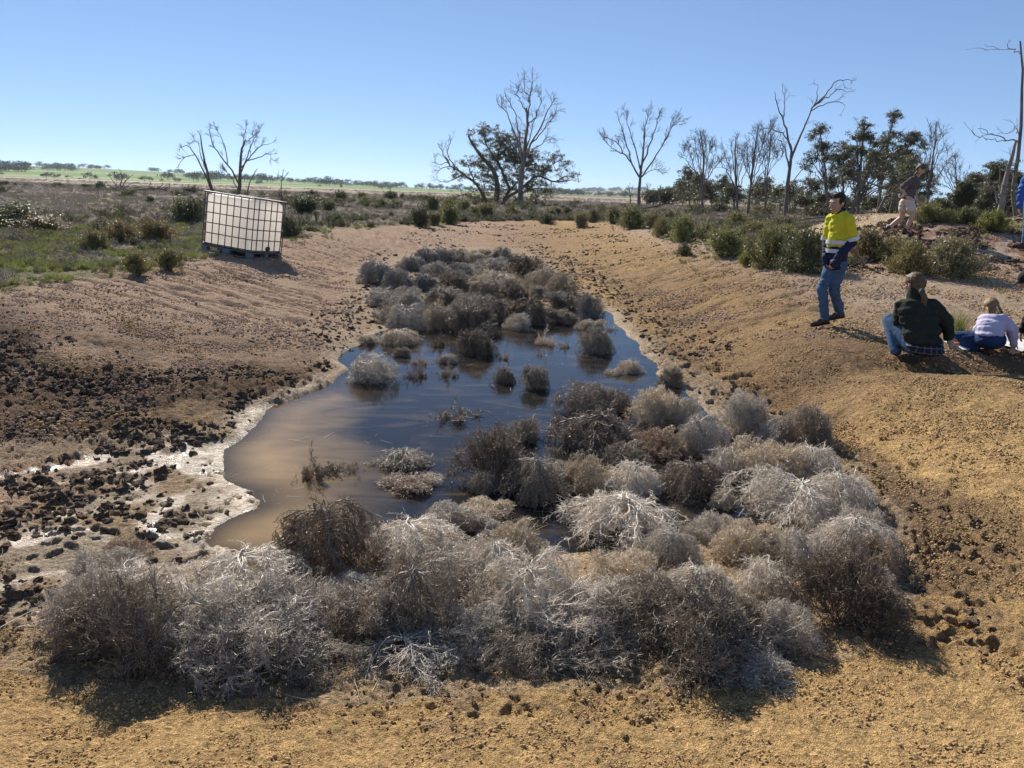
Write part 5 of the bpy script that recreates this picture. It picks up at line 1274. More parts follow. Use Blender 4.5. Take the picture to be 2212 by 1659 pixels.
treeline('far_wood', 'dark rows of trees on the low hills beyond the green fields at left', [
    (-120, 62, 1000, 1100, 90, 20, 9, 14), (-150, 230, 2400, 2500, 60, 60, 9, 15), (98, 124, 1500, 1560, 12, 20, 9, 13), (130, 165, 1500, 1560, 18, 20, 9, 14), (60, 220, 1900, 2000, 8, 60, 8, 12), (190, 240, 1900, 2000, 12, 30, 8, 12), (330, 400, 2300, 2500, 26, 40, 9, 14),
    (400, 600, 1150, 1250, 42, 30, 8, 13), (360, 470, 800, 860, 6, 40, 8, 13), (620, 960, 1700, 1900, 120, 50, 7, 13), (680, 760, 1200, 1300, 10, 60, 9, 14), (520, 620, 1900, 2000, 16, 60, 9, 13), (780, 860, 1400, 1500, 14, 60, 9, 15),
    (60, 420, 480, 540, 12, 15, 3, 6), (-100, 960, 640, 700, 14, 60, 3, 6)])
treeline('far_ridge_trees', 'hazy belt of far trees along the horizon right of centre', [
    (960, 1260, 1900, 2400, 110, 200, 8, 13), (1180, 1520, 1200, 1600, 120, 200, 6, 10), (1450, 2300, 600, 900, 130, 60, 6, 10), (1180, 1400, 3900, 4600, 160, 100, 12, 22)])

# ------------------------------------------------------------------ caged water tank
def rounded_loop(hx, hy, r, n=6):
    pts = []
    for cx, cy, a0 in ((hx - r, hy - r, 0), (-hx + r, hy - r, 90), (-hx + r, -hy + r, 180), (hx - r, -hy + r, 270)):
        for i in range(n + 1):
            a = R(a0 + 90 * i / n); pts.append((cx + r * math.cos(a), cy + r * math.sin(a)))
    return pts
def loft(rings):
    """closed rings of equal length -> V, list of faces with end caps"""
    n = len(rings[0]); V = [p for rg in rings for p in rg]; F = []
    for i in range(len(rings) - 1):
        for j in range(n):
            F.append((i * n + j, i * n + (j + 1) % n, (i + 1) * n + (j + 1) % n, (i + 1) * n + j))
    F.append(tuple(range(n))[::-1]); F.append(tuple(range((len(rings) - 1) * n, len(rings) * n)))
    return V, F
def box(x0, x1, y0, y1, z0, z1, bev=0.0):
    V = [(x, y, z) for z in (z0, z1) for x, y in ((x0, y0), (x1, y0), (x1, y1), (x0, y1))]
    return V, [(3, 2, 1, 0), (4, 5, 6, 7), (0, 1, 5, 4), (1, 2, 6, 5), (2, 3, 7, 6), (3, 0, 4, 7)]
def bevobj(name, V, F, mat, parent, bev=0.008, seg=2):
    bm = bmesh.new(); vs = [bm.verts.new(v) for v in V]
    for f in F: bm.faces.new([vs[i] for i in f])
    bmesh.ops.recalc_face_normals(bm, faces=bm.faces)
    if bev: bmesh.ops.bevel(bm, geom=bm.edges[:], offset=bev, segments=seg, affect='EDGES', profile=0.6)
    me = bpy.data.meshes.new(name); bm.to_mesh(me); bm.free(); me.materials.append(mat)
    o = bpy.data.objects.new(name, me); COL.objects.link(o); o.parent = parent; return o
def build_tank():
    m_pl, t, b = newmat('translucent_plastic'); N, L = t.nodes, t.links
    b.inputs['Base Color'].default_value = (0.88, 0.86, 0.82, 1); b.inputs['Roughness'].default_value = 0.35
    tr = N.new('ShaderNodeBsdfTranslucent'); tr.inputs[0].default_value = (0.98, 0.93, 0.87, 1)
    tc = N.new('ShaderNodeTexCoord'); nz = N.new('ShaderNodeTexNoise'); nz.inputs['Scale'].default_value = 2.5; nz.inputs['Detail'].default_value = 4
    L.new(tc.outputs['Object'], nz.inputs[0])
    mr = N.new('ShaderNodeMapRange'); mr.inputs[1].default_value = 0.3; mr.inputs[2].default_value = 0.7; mr.inputs[3].default_value = 0.84; mr.inputs[4].default_value = 0.95; L.new(nz.outputs[0], mr.inputs[0])
    mx = N.new('ShaderNodeMixShader'); L.new(mr.outputs[0], mx.inputs[0]); L.new(b.outputs[0], mx.inputs[1]); L.new(tr.outputs[0], mx.inputs[2]); L.new(mx.outputs[0], N['Material Output'].inputs[0])
    bp = N.new('ShaderNodeBump'); bp.inputs['Distance'].default_value = 0.03; bp.inputs['Strength'].default_value = 0.5; L.new(nz.outputs[0], bp.inputs['Height']); L.new(bp.outputs[0], b.inputs['Normal']); L.new(bp.outputs[0], tr.inputs['Normal'])
    m_bar = simple('galvanised_bar_shaded', (0.055, 0.056, 0.06), rough=0.5, var=0.2, scale=8, metal=0.3, spec=0.5)  # grey metal painted near black to carry the bars' backlit shade
    m_pal = simple('weathered_pallet', (0.22, 0.24, 0.24), rough=0.6, var=0.25, scale=6, metal=0.3)
    near = at(541, 557); v = Vector((near.x, near.y, 0)).normalized(); rt = Vector((v.y, -v.x, 0))
    axn = (rt * math.cos(R(38)) - v * math.sin(R(38)))         # long side, towards the near corner
    ayn = Vector((-axn.y, axn.x, 0))
    tilt = Matrix.Rotation(R(7.0), 3, v)
    ax, ay, az = tilt @ axn, tilt @ ayn, tilt @ Vector((0, 0, 1))
    M = Matrix((ax, ay, az)).transposed().to_4x4()
    hx, hy = 0.60 * 1.07, 0.50 * 1.07
    c = near - ax * hx + ay * hy + Vector((0, 0, -0.03))
    e = empty('water_tank', c); e.matrix_world = Matrix.Translation(c) @ M @ Matrix.Scale(1.07, 4)
    tag(e, 'white translucent plastic tank in a grey wire cage, standing tilted on the left bank', 'water tank')
    # bottle: bulging rounded box, creased shoulders, moulded recess at the top
    prof = [(0.150, 0.555, 0.455, .10), (0.175, 0.575, 0.475, .10), (0.30, 0.585, 0.485, .10), (0.62, 0.588, 0.488, .10), (0.98, 0.583, 0.483, .10), (1.075, 0.578, 0.478, .10), (1.115, 0.56, 0.46, .10), (1.138, 0.52, 0.42, .09), (1.142, 0.30, 0.27, .07), (1.125, 0.27, 0.24, .06)]
    rings = [[(x, y, z) for x, y in rounded_loop(a, b_, r)] for z, a, b_, r in prof]
    V, F = loft(rings)
    bo = mesh_obj('bottle', V, F, m_pl, e, smooth=True)
    # filler cap and neck
    cap = [[(0.105 * s * math.cos(a), 0.105 * s * math.sin(a), z) for a in np.linspace(0, 2 * np.pi, 20, endpoint=False)] for z, s in ((1.12, 0.85), (1.14, 0.85), (1.141, 1.0), (1.165, 1.0), (1.17, 0.9))]
    V, F = loft(cap); mesh_obj('filler_cap', V, F, simple('cap_plastic', (0.75, 0.73, 0.7), rough=0.4), e)
    # cage rings
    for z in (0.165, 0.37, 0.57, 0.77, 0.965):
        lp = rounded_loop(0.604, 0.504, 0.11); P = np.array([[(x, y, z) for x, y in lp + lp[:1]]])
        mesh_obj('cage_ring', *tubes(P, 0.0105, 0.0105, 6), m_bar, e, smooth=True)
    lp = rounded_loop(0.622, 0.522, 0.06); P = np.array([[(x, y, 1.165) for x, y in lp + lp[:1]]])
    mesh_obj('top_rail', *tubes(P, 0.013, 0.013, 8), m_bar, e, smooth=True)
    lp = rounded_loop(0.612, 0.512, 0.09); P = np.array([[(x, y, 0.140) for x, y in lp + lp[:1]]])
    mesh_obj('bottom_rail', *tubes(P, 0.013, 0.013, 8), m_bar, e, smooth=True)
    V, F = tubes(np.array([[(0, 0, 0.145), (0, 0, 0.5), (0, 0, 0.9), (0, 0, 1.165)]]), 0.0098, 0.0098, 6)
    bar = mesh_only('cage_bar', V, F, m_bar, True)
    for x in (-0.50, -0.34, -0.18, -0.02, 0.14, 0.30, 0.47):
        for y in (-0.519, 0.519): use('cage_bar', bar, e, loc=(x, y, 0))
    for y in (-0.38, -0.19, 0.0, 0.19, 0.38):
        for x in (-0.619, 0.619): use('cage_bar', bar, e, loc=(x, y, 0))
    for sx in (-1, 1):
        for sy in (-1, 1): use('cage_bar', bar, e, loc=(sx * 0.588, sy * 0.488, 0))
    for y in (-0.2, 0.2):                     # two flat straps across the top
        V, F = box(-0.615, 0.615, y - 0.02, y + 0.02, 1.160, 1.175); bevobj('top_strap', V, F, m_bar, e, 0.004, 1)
    # pallet: deck pan, runners and feet
    V, F = box(-0.60, 0.60, -0.50, 0.50, 0.105, 0.130); bevobj('pallet_deck', V, F, m_pal, e, 0.01)
    for y in (-0.45, 0.0, 0.45):
        V, F = box(-0.60, 0.60, y - 0.05, y + 0.05, 0.0, 0.022); bevobj('pallet_runner', V, F, m_pal, e, 0.006, 1)
        for x in (-0.53, 0.0, 0.53):
            w = 0.07 if x else 0.09
            rg = [[(x + a * s, y + b_ * s, z) for a, b_ in rounded_loop(w, 0.052, 0.02, 3)] for z, s in ((0.0221, 0.9), (0.05, 1.0), (0.1049, 1.0))]
            V, F = loft(rg); mesh_obj('pallet_foot', V, F, m_pal, e)
    # outlet valve at the foot of the short side
    rg = [[(0.575 + dx, 0.06 * math.cos(a) * s, 0.21 + 0.06 * math.sin(a) * s) for a in np.linspace(0, 2 * np.pi, 16, endpoint=False)] for dx, s in ((0, 0.7), (0.035, 0.7), (0.036, 0.9), (0.05, 0.9))]
    V, F = loft(rg); mesh_obj('outlet_valve', V, F, simple('valve_plastic', (0.06, 0.06, 0.06), rough=0.4), e)
build_tank()

# ------------------------------------------------------------------ people
PENDING = []
def organic(name, prims, mat, parent, voxel=0.009, smooth=3, folds=0.0, fscale=14.4, seed=0, origin=None):
    bm = bmesh.new()
    def sph(c, rx, rot=None, seg=14):
        g = bmesh.ops.create_uvsphere(bm, u_segments=seg, v_segments=8, radius=1)
        S = Matrix.Diagonal((rx[0], rx[1], rx[2], 1)); M = Matrix.Translation(c) @ (rot.to_4x4() if rot is not None else Matrix.Identity(4)) @ S
        bmesh.ops.transform(bm, matrix=M, verts=g['verts'])
    for p in prims:
        if p[0] == 'c':
            a, ra, b, rb = Vector(p[1]), p[2], Vector(p[3]), p[4]
            sph(a, (ra,) * 3); sph(b, (rb,) * 3)
            d = b - a; L = d.length
            if L > 1e-4:
                g = bmesh.ops.create_cone(bm, cap_ends=True, segments=14, radius1=ra * 0.995, radius2=rb * 0.995, depth=L)
                M = Matrix.Translation((a + b) / 2) @ d.to_track_quat('Z', 'Y').to_matrix().to_4x4()
                bmesh.ops.transform(bm, matrix=M, verts=g['verts'])
        else:
            sph(Vector(p[1]), p[2], p[3] if len(p) > 3 else None)
    me = bpy.data.meshes.new(name); bm.to_mesh(me); bm.free()
    o = bpy.data.objects.new(name, me); COL.objects.link(o)
    md = o.modifiers.new('r', 'REMESH'); md.mode = 'VOXEL'; md.voxel_size = voxel
    ms = o.modifiers.new('s', 'SMOOTH'); ms.factor = 0.5; ms.iterations = smooth
    PENDING.append((o, me, name, mat, folds, fscale, seed))
    if parent: o.parent = parent
    return o
def finish_organics():
    """evaluate the blended bodies and clothes once, together, and keep the plain meshes"""
    dg = bpy.context.evaluated_depsgraph_get(); dg.update()
    res = [(p, bpy.data.meshes.new_from_object(p[0].evaluated_get(dg))) for p in PENDING]
    for (o, me, name, mat, folds, fscale, seed), m2 in res:
        o.modifiers.clear(); o.data = m2; bpy.data.meshes.remove(me); m2.name = name
        if folds:
            n = len(m2.vertices); co = np.empty(n * 3); m2.vertices.foreach_get('co', co); co = co.reshape(-1, 3)
            no = np.empty(n * 3); m2.vertices.foreach_get('normal', no); no = no.reshape(-1, 3)
            f = fscale
            h = 1 - 2 * np.abs(perlin((co[:, 0] + co[:, 1]) * f * 0.6 + co[:, 2] * f * 0.9, (co[:, 2]) * f * 1.2 - co[:, 0] * f * 0.7, seed)) + 0.5 * perlin(co[:, 0] * f * 2, co[:, 2] * f * 2 + co[:, 1] * f, seed + 3)
            co += no * (folds * (h - 0.5))[:, None]
            m2.vertices.foreach_set('co', co.ravel()); m2.update()
        m2.polygons.foreach_set('use_smooth', np.ones(len(m2.polygons), dtype=bool))
        m2.materials.clear(); m2.materials.append(mat)
def basis(f, u):
    f = Vector(f).normalized(); s = f.cross(Vector(u)).normalized(); u2 = s.cross(f).normalized()
    return s, f, u2                       # side (person's right), forward, up
class Fig:
    def __init__(self, px, py, label, dist=None):
        self.b = at(px, py) if dist is None else away(px, dist)
        self.n = Vector((self.b.x, self.b.y, 0)).normalized()
        self.rt = Vector((self.n.y, -self.n.x, 0))
        self.e = empty('person', self.b); tag(self.e, label, 'person')
    def J(self, px, py, dy=0.0):
        d = ray(px, py); t = ((self.b - CAM).dot(self.n) + dy) / d.dot(self.n)
        return CAM + d * t - self.b
    def add(self, name, prims, mat, **kw): return organic(name, prims, mat, self.e, **kw)
def hand_prims(w, d, pn, s=1.0, curl=0.5, side=1):
    """w wrist, d pointing direction, pn direction the palm faces"""
    d = Vector(d).normalized(); pn = Vector(pn); pn = (pn - d * pn.dot(d)).normalized(); sd = d.cross(pn) * side
    pr = []
    pc = w + d * 0.045 * s
    rot = Matrix((sd, d, pn)).transposed()
    pr.append(('e', pc, (0.036 * s, 0.048 * s, 0.016 * s), rot))
    for i, (off, ln) in enumerate(((-0.027, 0.070), (-0.009, 0.080), (0.009, 0.075), (0.026, 0.058))):
        a = pc + d * 0.035 * s + sd * off * s
        k = a + (d * math.cos(curl * 0.6) + pn * math.sin(curl * 0.6)) * ln * 0.5 * s + sd * off * 0.25 * s
        t = k + (d * math.cos(curl * 1.7) + pn * math.sin(curl * 1.7)) * ln * 0.5 * s
        pr += [('c', a, 0.0088 * s, k, 0.0082 * s), ('c', k, 0.0082 * s, t, 0.0068 * s)]
    a = w + d * 0.02 * s - sd * 0.028 * s
    k = a + (d * 0.7 - sd * 0.7 + pn * 0.3).normalized() * 0.035 * s
    t = k + (d * 0.9 - sd * 0.2 + pn * 0.45).normalized() * 0.03 * s
    pr += [('c', a, 0.012 * s, k, 0.0095 * s), ('c', k, 0.0095 * s, t, 0.008 * s)]
    return pr
def head_prims(c, f, u, s=1.0):
    r, f, u = basis(f, u); M = Matrix((r, f, u)).transposed()
    P = lambda x, y, z: c + (r * x + f * y + u * z) * s
    pr = [('e', P(0, -0.012, 0.025), (0.075 * s, 0.092 * s, 0.085 * s), M), ('e', P(0, 0.018, -0.03), (0.060 * s, 0.068 * s, 0.082 * s), M), ('e', P(0, 0.045, -0.085), (0.030 * s, 0.032 * s, 0.024 * s), M),
          ('c', P(0, 0.082, 0.008), 0.010 * s, P(0, 0.100, -0.026), 0.0135 * s), ('c', P(-0.03, 0.07, 0.028), 0.014 * s, P(0.03, 0.07, 0.028), 0.014 * s),
          ('c', P(-0.018, 0.076, -0.058), 0.009 * s, P(0.018, 0.076, -0.058), 0.009 * s),
          ('e', P(-0.042, 0.052, -0.028), (0.024 * s, 0.022 * s, 0.022 * s), M), ('e', P(0.042, 0.052, -0.028), (0.024 * s, 0.022 * s, 0.022 * s), M)]
    for sx in (-1, 1): pr.append(('e', P(sx * 0.077, -0.012, -0.012), (0.009 * s, 0.019 * s, 0.030 * s), M))
    return pr, P, M
def strands(P, n=20, seed=1, r=0.0065):
    rs = np.random.RandomState(seed); out = []
    for i in range(n):
        t = -1 + 2 * (i + rs.uniform(0.2, 0.8)) / n
        pts = [P(t * 0.052, 0.058, 0.092), P(t * 0.078, 0.0, 0.122 - 0.055 * t * t), P(t * 0.080, -0.06, 0.092 - 0.05 * t * t), P(t * 0.062, -0.108, 0.02), P(t * 0.035, -0.118, -0.035)]
        for a, b in zip(pts[:-1], pts[1:]): out.append(('c', a, r * rs.uniform(0.7, 1.3), b, r * rs.uniform(0.7, 1.3)))
    return out
def face_bits(F, P, M, s, browmat):
    for sx in (-1, 1):
        V, Fc = uvs(8, 6); mk = lambda nm, c, sc, mt: place_small(nm, V, Fc, F.e, c, M, sc, mt)
        mk('eye', P(sx * 0.031, 0.0775, 0.004), (0.013 * s, 0.009 * s, 0.0065 * s), M_eyew)
        mk('pupil', P(sx * 0.031, 0.0845, 0.004), (0.0058 * s, 0.004 * s, 0.0058 * s), M_pupil)
        mk('eyebrow', P(sx * 0.031, 0.083, 0.026), (0.020 * s, 0.005 * s, 0.0045 * s), browmat)
    mk('mouth', P(0, 0.0850, -0.059), (0.021 * s, 0.006 * s, 0.0035 * s), M_lip)
def uvs(a, b):
    bm = bmesh.new(); bmesh.ops.create_uvsphere(bm, u_segments=a, v_segments=b, radius=1)
    V = [tuple(v.co) for v in bm.verts]; F = [tuple(x.index for x in f.verts) for f in bm.faces]; bm.free(); return V, F
def place_small(nm, V, F, par, c, M, sc, mt):
    W_ = [c + M @ Vector((v[0] * sc[0], v[1] * sc[1], v[2] * sc[2])) for v in V]
    return mesh_obj(nm, np.array([tuple(w) for w in W_]), F, mt, par, smooth=True)
skin = lambda n, c: simple(n, c, rough=0.5, var=0.08, scale=20, spec=0.35)
M_skin = skin('skin', (0.50, 0.30, 0.21)); M_skin2 = skin('fair_skin', (0.56, 0.36, 0.27))
M_eyew = simple('eye_white', (0.6, 0.58, 0.55), rough=0.3, var=0); M_pupil = simple('pupil', (0.02, 0.015, 0.01), rough=0.2, var=0); M_lip = simple('lip', (0.32, 0.12, 0.10), rough=0.5, var=0)
M_hairD = simple('dark_hair', (0.022, 0.016, 0.012), rough=0.4, var=0.5, scale=60, bump=0.01, bscale=90, spec=0.25)
M_hairB = simple('blond_hair', (0.27, 0.17, 0.08), rough=0.5, var=0.45, scale=60, bump=0.008, bscale=90, spec=0.25)
M_hairG = simple('ash_hair', (0.12, 0.080, 0.043), rough=0.55, var=0.45, scale=60, bump=0.008, bscale=90, spec=0.25)
M_hiv = simple('yellow_cloth', (0.60, 0.58, 0.04), rough=0.8, var=0.10, scale=14, bump=0.012, bscale=18, spec=0.15)
M_navy = simple('navy_cloth', (0.018, 0.024, 0.060), rough=0.85, var=0.2, scale=14, bump=0.012, bscale=20)
M_tape = simple('reflective_tape', (0.62, 0.63, 0.64), rough=0.35, var=0.08, scale=20, spec=0.6)
M_jean = simple('blue_denim', (0.070, 0.125, 0.210), rough=0.85, var=0.3, scale=9, bump=0.012, bscale=22, spec=0.15)
M_jean2 = simple('dark_denim', (0.022, 0.050, 0.130), rough=0.85, var=0.3, scale=9, bump=0.012, bscale=22, spec=0.15)
M_boot = simple('brown_leather', (0.075, 0.048, 0.034), rough=0.6, var=0.35, scale=14, bump=0.006, bscale=40)
M_sole = simple('rubber_sole', (0.02, 0.018, 0.016), rough=0.7, var=0.3, scale=20)
M_fleece = simple('dark_green_fleece', (0.030, 0.036, 0.030), rough=0.95, var=0.25, scale=18, bump=0.012, bscale=30, spec=0.1)
M_lilac = simple('lilac_sweatshirt', (0.50, 0.47, 0.62), rough=0.9, var=0.08, scale=10, bump=0.01, bscale=20, spec=0.1)
M_greyt = simple('charcoal_tshirt', (0.12, 0.112, 0.108), rough=0.9, var=0.15, scale=10, bump=0.01, bscale=20, spec=0.1)
M_short = simple('cream_shorts', (0.62, 0.55, 0.47), rough=0.9, var=0.08, scale=10, bump=0.01, bscale=24)
M_sock = simple('white_sock', (0.7, 0.68, 0.66), rough=0.9, var=0.05)
M_blue = simple('royal_blue_shirt', (0.035, 0.11, 0.40), rough=0.85, var=0.15, scale=10, bump=0.012, bscale=20)
M_black = simple('black_cloth', (0.018, 0.018, 0.020), rough=0.9, var=0.2, scale=12, bump=0.01, bscale=24)
def boot(F, ank, toe_dir, s=1.0, up=(0, 0, 1), name='boot', shaft=0.14, mat=None):
    """elastic sided boot: shaft, heel, toe, sole"""
    r, f, u = basis(toe_dir, up); M = Matrix((r, f, u)).transposed(); P = lambda x, y, z: ank + (r * x + f * y + u * z) * s
    mat = mat or M_boot
    o = F.add(name, [('c', P(0, -0.005, shaft * 0.6), 0.050 * s, P(0, -0.005, -0.01), 0.048 * s), ('e', P(0, -0.025, -0.045), (0.042 * s, 0.052 * s, 0.036 * s), M), ('c', P(0, 0.0, -0.025), 0.045 * s, P(0, 0.09, -0.05), 0.040 * s), ('e', P(0, 0.135, -0.056), (0.046 * s, 0.070 * s, 0.029 * s), M)], mat, voxel=0.008, smooth=4)
    V = []; lp = []
    for a in np.linspace(0, 2 * np.pi, 26, endpoint=False):
        y = 0.062 + 0.147 * math.sin(a); w = 0.043 + 0.008 * math.sin(a * 1.0) - (0.010 if -0.02 < y < 0.08 else 0)
        lp.append((w * math.cos(a), y))
    rings = [[P(x, y, z) for x, y in lp] for z in (-0.094, -0.074)]
    Vv, Ff = loft([[tuple(p) for p in rg] for rg in rings]); so_ = mesh_obj('sole', np.array(Vv), Ff, M_sole, o)
    hv = [[tuple(P(x * 0.9, max(min(y, -0.0), -0.085), z)) for x, y in lp] for z in (-0.104, -0.094)]
    return o

# --- the boy in the yellow work shirt
def boy():
    F = Fig(1783, 706, 'boy in yellow and navy reflective work shirt walking down the bank, hands in pockets'); J = F.J
    s = 0.96
    hc = J(1809, 439, 0.0); nk = J(1814, 461, 0.02)
    face = (-F.rt * 0.80 - F.n * 0.62 + Vector((0, 0, -0.22))).normalized()
    bf = (-F.rt * 0.62 - F.n * 0.78).normalized(); br = bf.cross(Vector((0, 0, 1)))   # body forward, body right
    hp, P, M = head_prims(hc, face, (0, 0, 1), s * 1.06)
    shR = J(1796, 473, 0.10); shL = J(1832, 474, -0.06)
    chest = J(1813, 492, 0.03); belly = J(1810, 535, 0.02); pelv = J(1806, 565, 0.02)
    elL = J(1842, 519, -0.03); wrL = J(1808, 560, -0.14); elR = J(1786, 518, 0.16); wrR = J(1784, 556, -0.02)
    hipR = J(1797, 572, 0.06); hipL = J(1815, 573, -0.02); knR = J(1776, 624, -0.06); knL = J(1801, 626, 0.02)
    anR = J(1781, 685, 0.02); anL = J(1813, 672, 0.20)
    body = hp + [('c', nk + Vector((0, 0, -0.03)), 0.052, hc - Vector((0, 0, 0.05)), 0.046), ('c', chest, 0.085, belly, 0.08), ('c', belly, 0.08, pelv, 0.085), ('c', shR, 0.045, shL, 0.045),
        ('c', shL, 0.045, elL, 0.034), ('c', elL, 0.034, wrL, 0.026), ('c', shR, 0.045, elR, 0.034), ('c', elR, 0.034, wrR, 0.026),
        ('c', hipR, 0.065, knR, 0.046), ('c', knR, 0.046, anR, 0.036), ('c', hipL, 0.065, knL, 0.046), ('c', knL, 0.046, anL, 0.036),
        ('c', anR, 0.036, anR + Vector((0, 0, -.06)) + bf * 0.09, 0.018), ('c', anL, 0.036, anL + Vector((0, 0, -.06)) + bf * 0.09, 0.018)]
    body += hand_prims(wrL, J(1800, 572, -0.16) - wrL, F.n, 0.85, 0.4) + hand_prims(wrR, J(1784, 572, -0.04) - wrR, F.rt, 0.85, 0.4)
    F.add('body', body, M_skin, voxel=0.0075, smooth=2)
    face_bits(F, P, M, s * 1.06, M_hairD)
    hr = [('e', P(0, -0.024, 0.040), (0.081 * s, 0.094 * s, 0.080 * s), M), ('e', P(0, -0.062, -0.005), (0.068 * s, 0.046 * s, 0.068 * s), M)] + [('e', P(q * 0.070, -0.008, 0.018), (0.012, 0.036, 0.036), M) for q in (-1, 1)]
    rs = np.random.RandomState(3)
    for i in range(16):
        x = rs.uniform(-0.055, 0.055); hr.append(('c', P(x, 0.0, 0.108), 0.016, P(x + rs.uniform(-.012, .012), 0.064, 0.084 + rs.uniform(-0.014, 0.02)), 0.009))
    for i in range(26):
        a = rs.uniform(0, 6.28); q = rs.uniform(0.2, 0.9); hr.append(('e', P(0.066 * q * math.cos(a), -0.02 + 0.08 * q * math.sin(a), 0.116 - 0.055 * q * q), (0.016, 0.016, 0.016)))
    F.add('hair', hr, M_hairD, voxel=0.007, smooth=1)
    # shirt: yellow yoke, navy below
    up = Vector((0, 0, 1)); ax = (chest - pelv).normalized()
    def T(k): return pelv + (chest - pelv) * k
    Rt = Matrix((br, bf, up)).transposed()
    F.add('yellow_upper_shirt', [('e', chest + up * 0.02, (0.140, 0.108, 0.13), Rt), ('e', T(0.72), (0.136, 0.112, 0.13), Rt), ('e', T(0.50), (0.138, 0.116, 0.10), Rt), ('c', shR, 0.066, shL, 0.066), ('c', nk + up * 0.0, 0.058, nk - up * 0.04, 0.10),
        ('c', shL, 0.070, shL + (elL - shL) * 0.98, 0.066), ('c', shR, 0.066, shR + (elR - shR) * 0.9, 0.060)], M_hiv, voxel=0.0085, smooth=4, folds=0.0088, fscale=9.6, seed=4)
    F.add('navy_lower_shirt', [('e', T(0.36), (0.136, 0.115, 0.09), Rt), ('e', T(0.12), (0.138, 0.120, 0.11), Rt), ('e', T(-0.10), (0.146, 0.126, 0.085), Rt)], M_navy, voxel=0.0085, smooth=3, folds=0.0083, fscale=11.2, seed=5)
    F.add('sleeve', [('c', shL + (elL - shL) * 1.02, 0.064, elL + (wrL - elL) * 0.3, 0.058), ('c', elL + (wrL - elL) * 0.3, 0.058, wrL, 0.048), ('c', wrL, 0.048, J(1801, 571, -0.15), 0.046)], M_navy, voxel=0.0085, smooth=3, folds=0.0077, fscale=14.4, seed=6)
    F.add('sleeve', [('c', shR + (elR - shR) * 0.95, 0.058, elR, 0.056), ('c', elR, 0.056, wrR, 0.046), ('c', wrR, 0.046, J(1785, 568, -0.03), 0.044)], M_navy, voxel=0.0085, smooth=3, folds=0.0077, fscale=14.4, seed=7)
    c1 = nk + up * 0.045
    F.add('collar', [('c', c1 - br * 0.05 + bf * 0.01, 0.026, c1 - bf * 0.045, 0.03), ('c', c1 + br * 0.05 + bf * 0.01, 0.026, c1 - bf * 0.045, 0.03), ('c', c1 - br * 0.055 + bf * 0.01, 0.024, c1 - br * 0.03 + bf * 0.075 - up * 0.05, 0.016), ('c', c1 + br * 0.055 + bf * 0.01, 0.024, c1 + br * 0.04 + bf * 0.075 - up * 0.05, 0.016), ('c', c1 - bf * 0.04, 0.032, c1 - up * 0.03, 0.05)], M_navy, voxel=0.007, smooth=2)
    def band(name, c, rx, ry, h, rot, mat=M_tape):
        n = 40; rg = []
        for z, k in ((-h / 2, 1.0), (h / 2, 1.0), (h / 2, 0.93), (-h / 2, 0.93)):
            rg.append([tuple(c + rot @ Vector((rx * k * math.cos(a), ry * k * math.sin(a), z))) for a in np.linspace(0, 2 * np.pi, n, endpoint=False)])
        V = [p for r_2 in rg for p in r_2]; Fs = []
        for i in range(4):
            for j in range(n): Fs.append((i * n + j, i * n + (j + 1) % n, ((i + 1) % 4) * n + (j + 1) % n, ((i + 1) % 4) * n + j))
        return mesh_obj(name, np.array(V), Fs, mat, F.e, smooth=False)
    band('reflective_band', T(0.58), 0.146, 0.124, 0.044, Rt); band('reflective_band', T(0.32), 0.146, 0.126, 0.044, Rt)
    for sh_, el_, rr in ((shL, elL, 0.078), (shR, elR, 0.070)):
        z = (el_ - sh_).normalized(); x = z.cross(F.n).normalized(); y = z.cross(x); band('sleeve_band', sh_ + (el_ - sh_) * 0.92, rr, rr, 0.045, Matrix((x, y, z)).transposed())
    # button placket and pocket flap
    for k in (0.95, 0.82, 0.70): place_small('button', *uvs(8, 6), F.e, T(k) + bf * 0.13, Rt, (0.007, 0.004, 0.007), M_navy)
    F.add('chest_pocket', [('c', T(0.86) + bf * 0.117 - br * 0.03, 0.010, T(0.86) + bf * 0.100 - br * 0.115, 0.010)], M_hiv, voxel=0.006, smooth=1)
    F.add('jeans', [('e', pelv - up * 0.05, (0.125, 0.105, 0.09), Rt), ('c', hipR, 0.084, knR, 0.063), ('c', knR, 0.063, anR + up * 0.0, 0.058), ('c', hipL, 0.084, knL, 0.062), ('c', knL, 0.062, anL + up * 0.0, 0.058)], M_jean, voxel=0.009, smooth=3, folds=0.0088, fscale=9.6, seed=8)
    boot(F, anR, (-F.rt * 0.75 - F.n * 0.62 + up * -0.12), 0.98, up=(0, 0, 1)); boot(F, anL, (-F.rt * 0.70 - F.n * 0.55 - up * 0.12), 0.98)
boy()

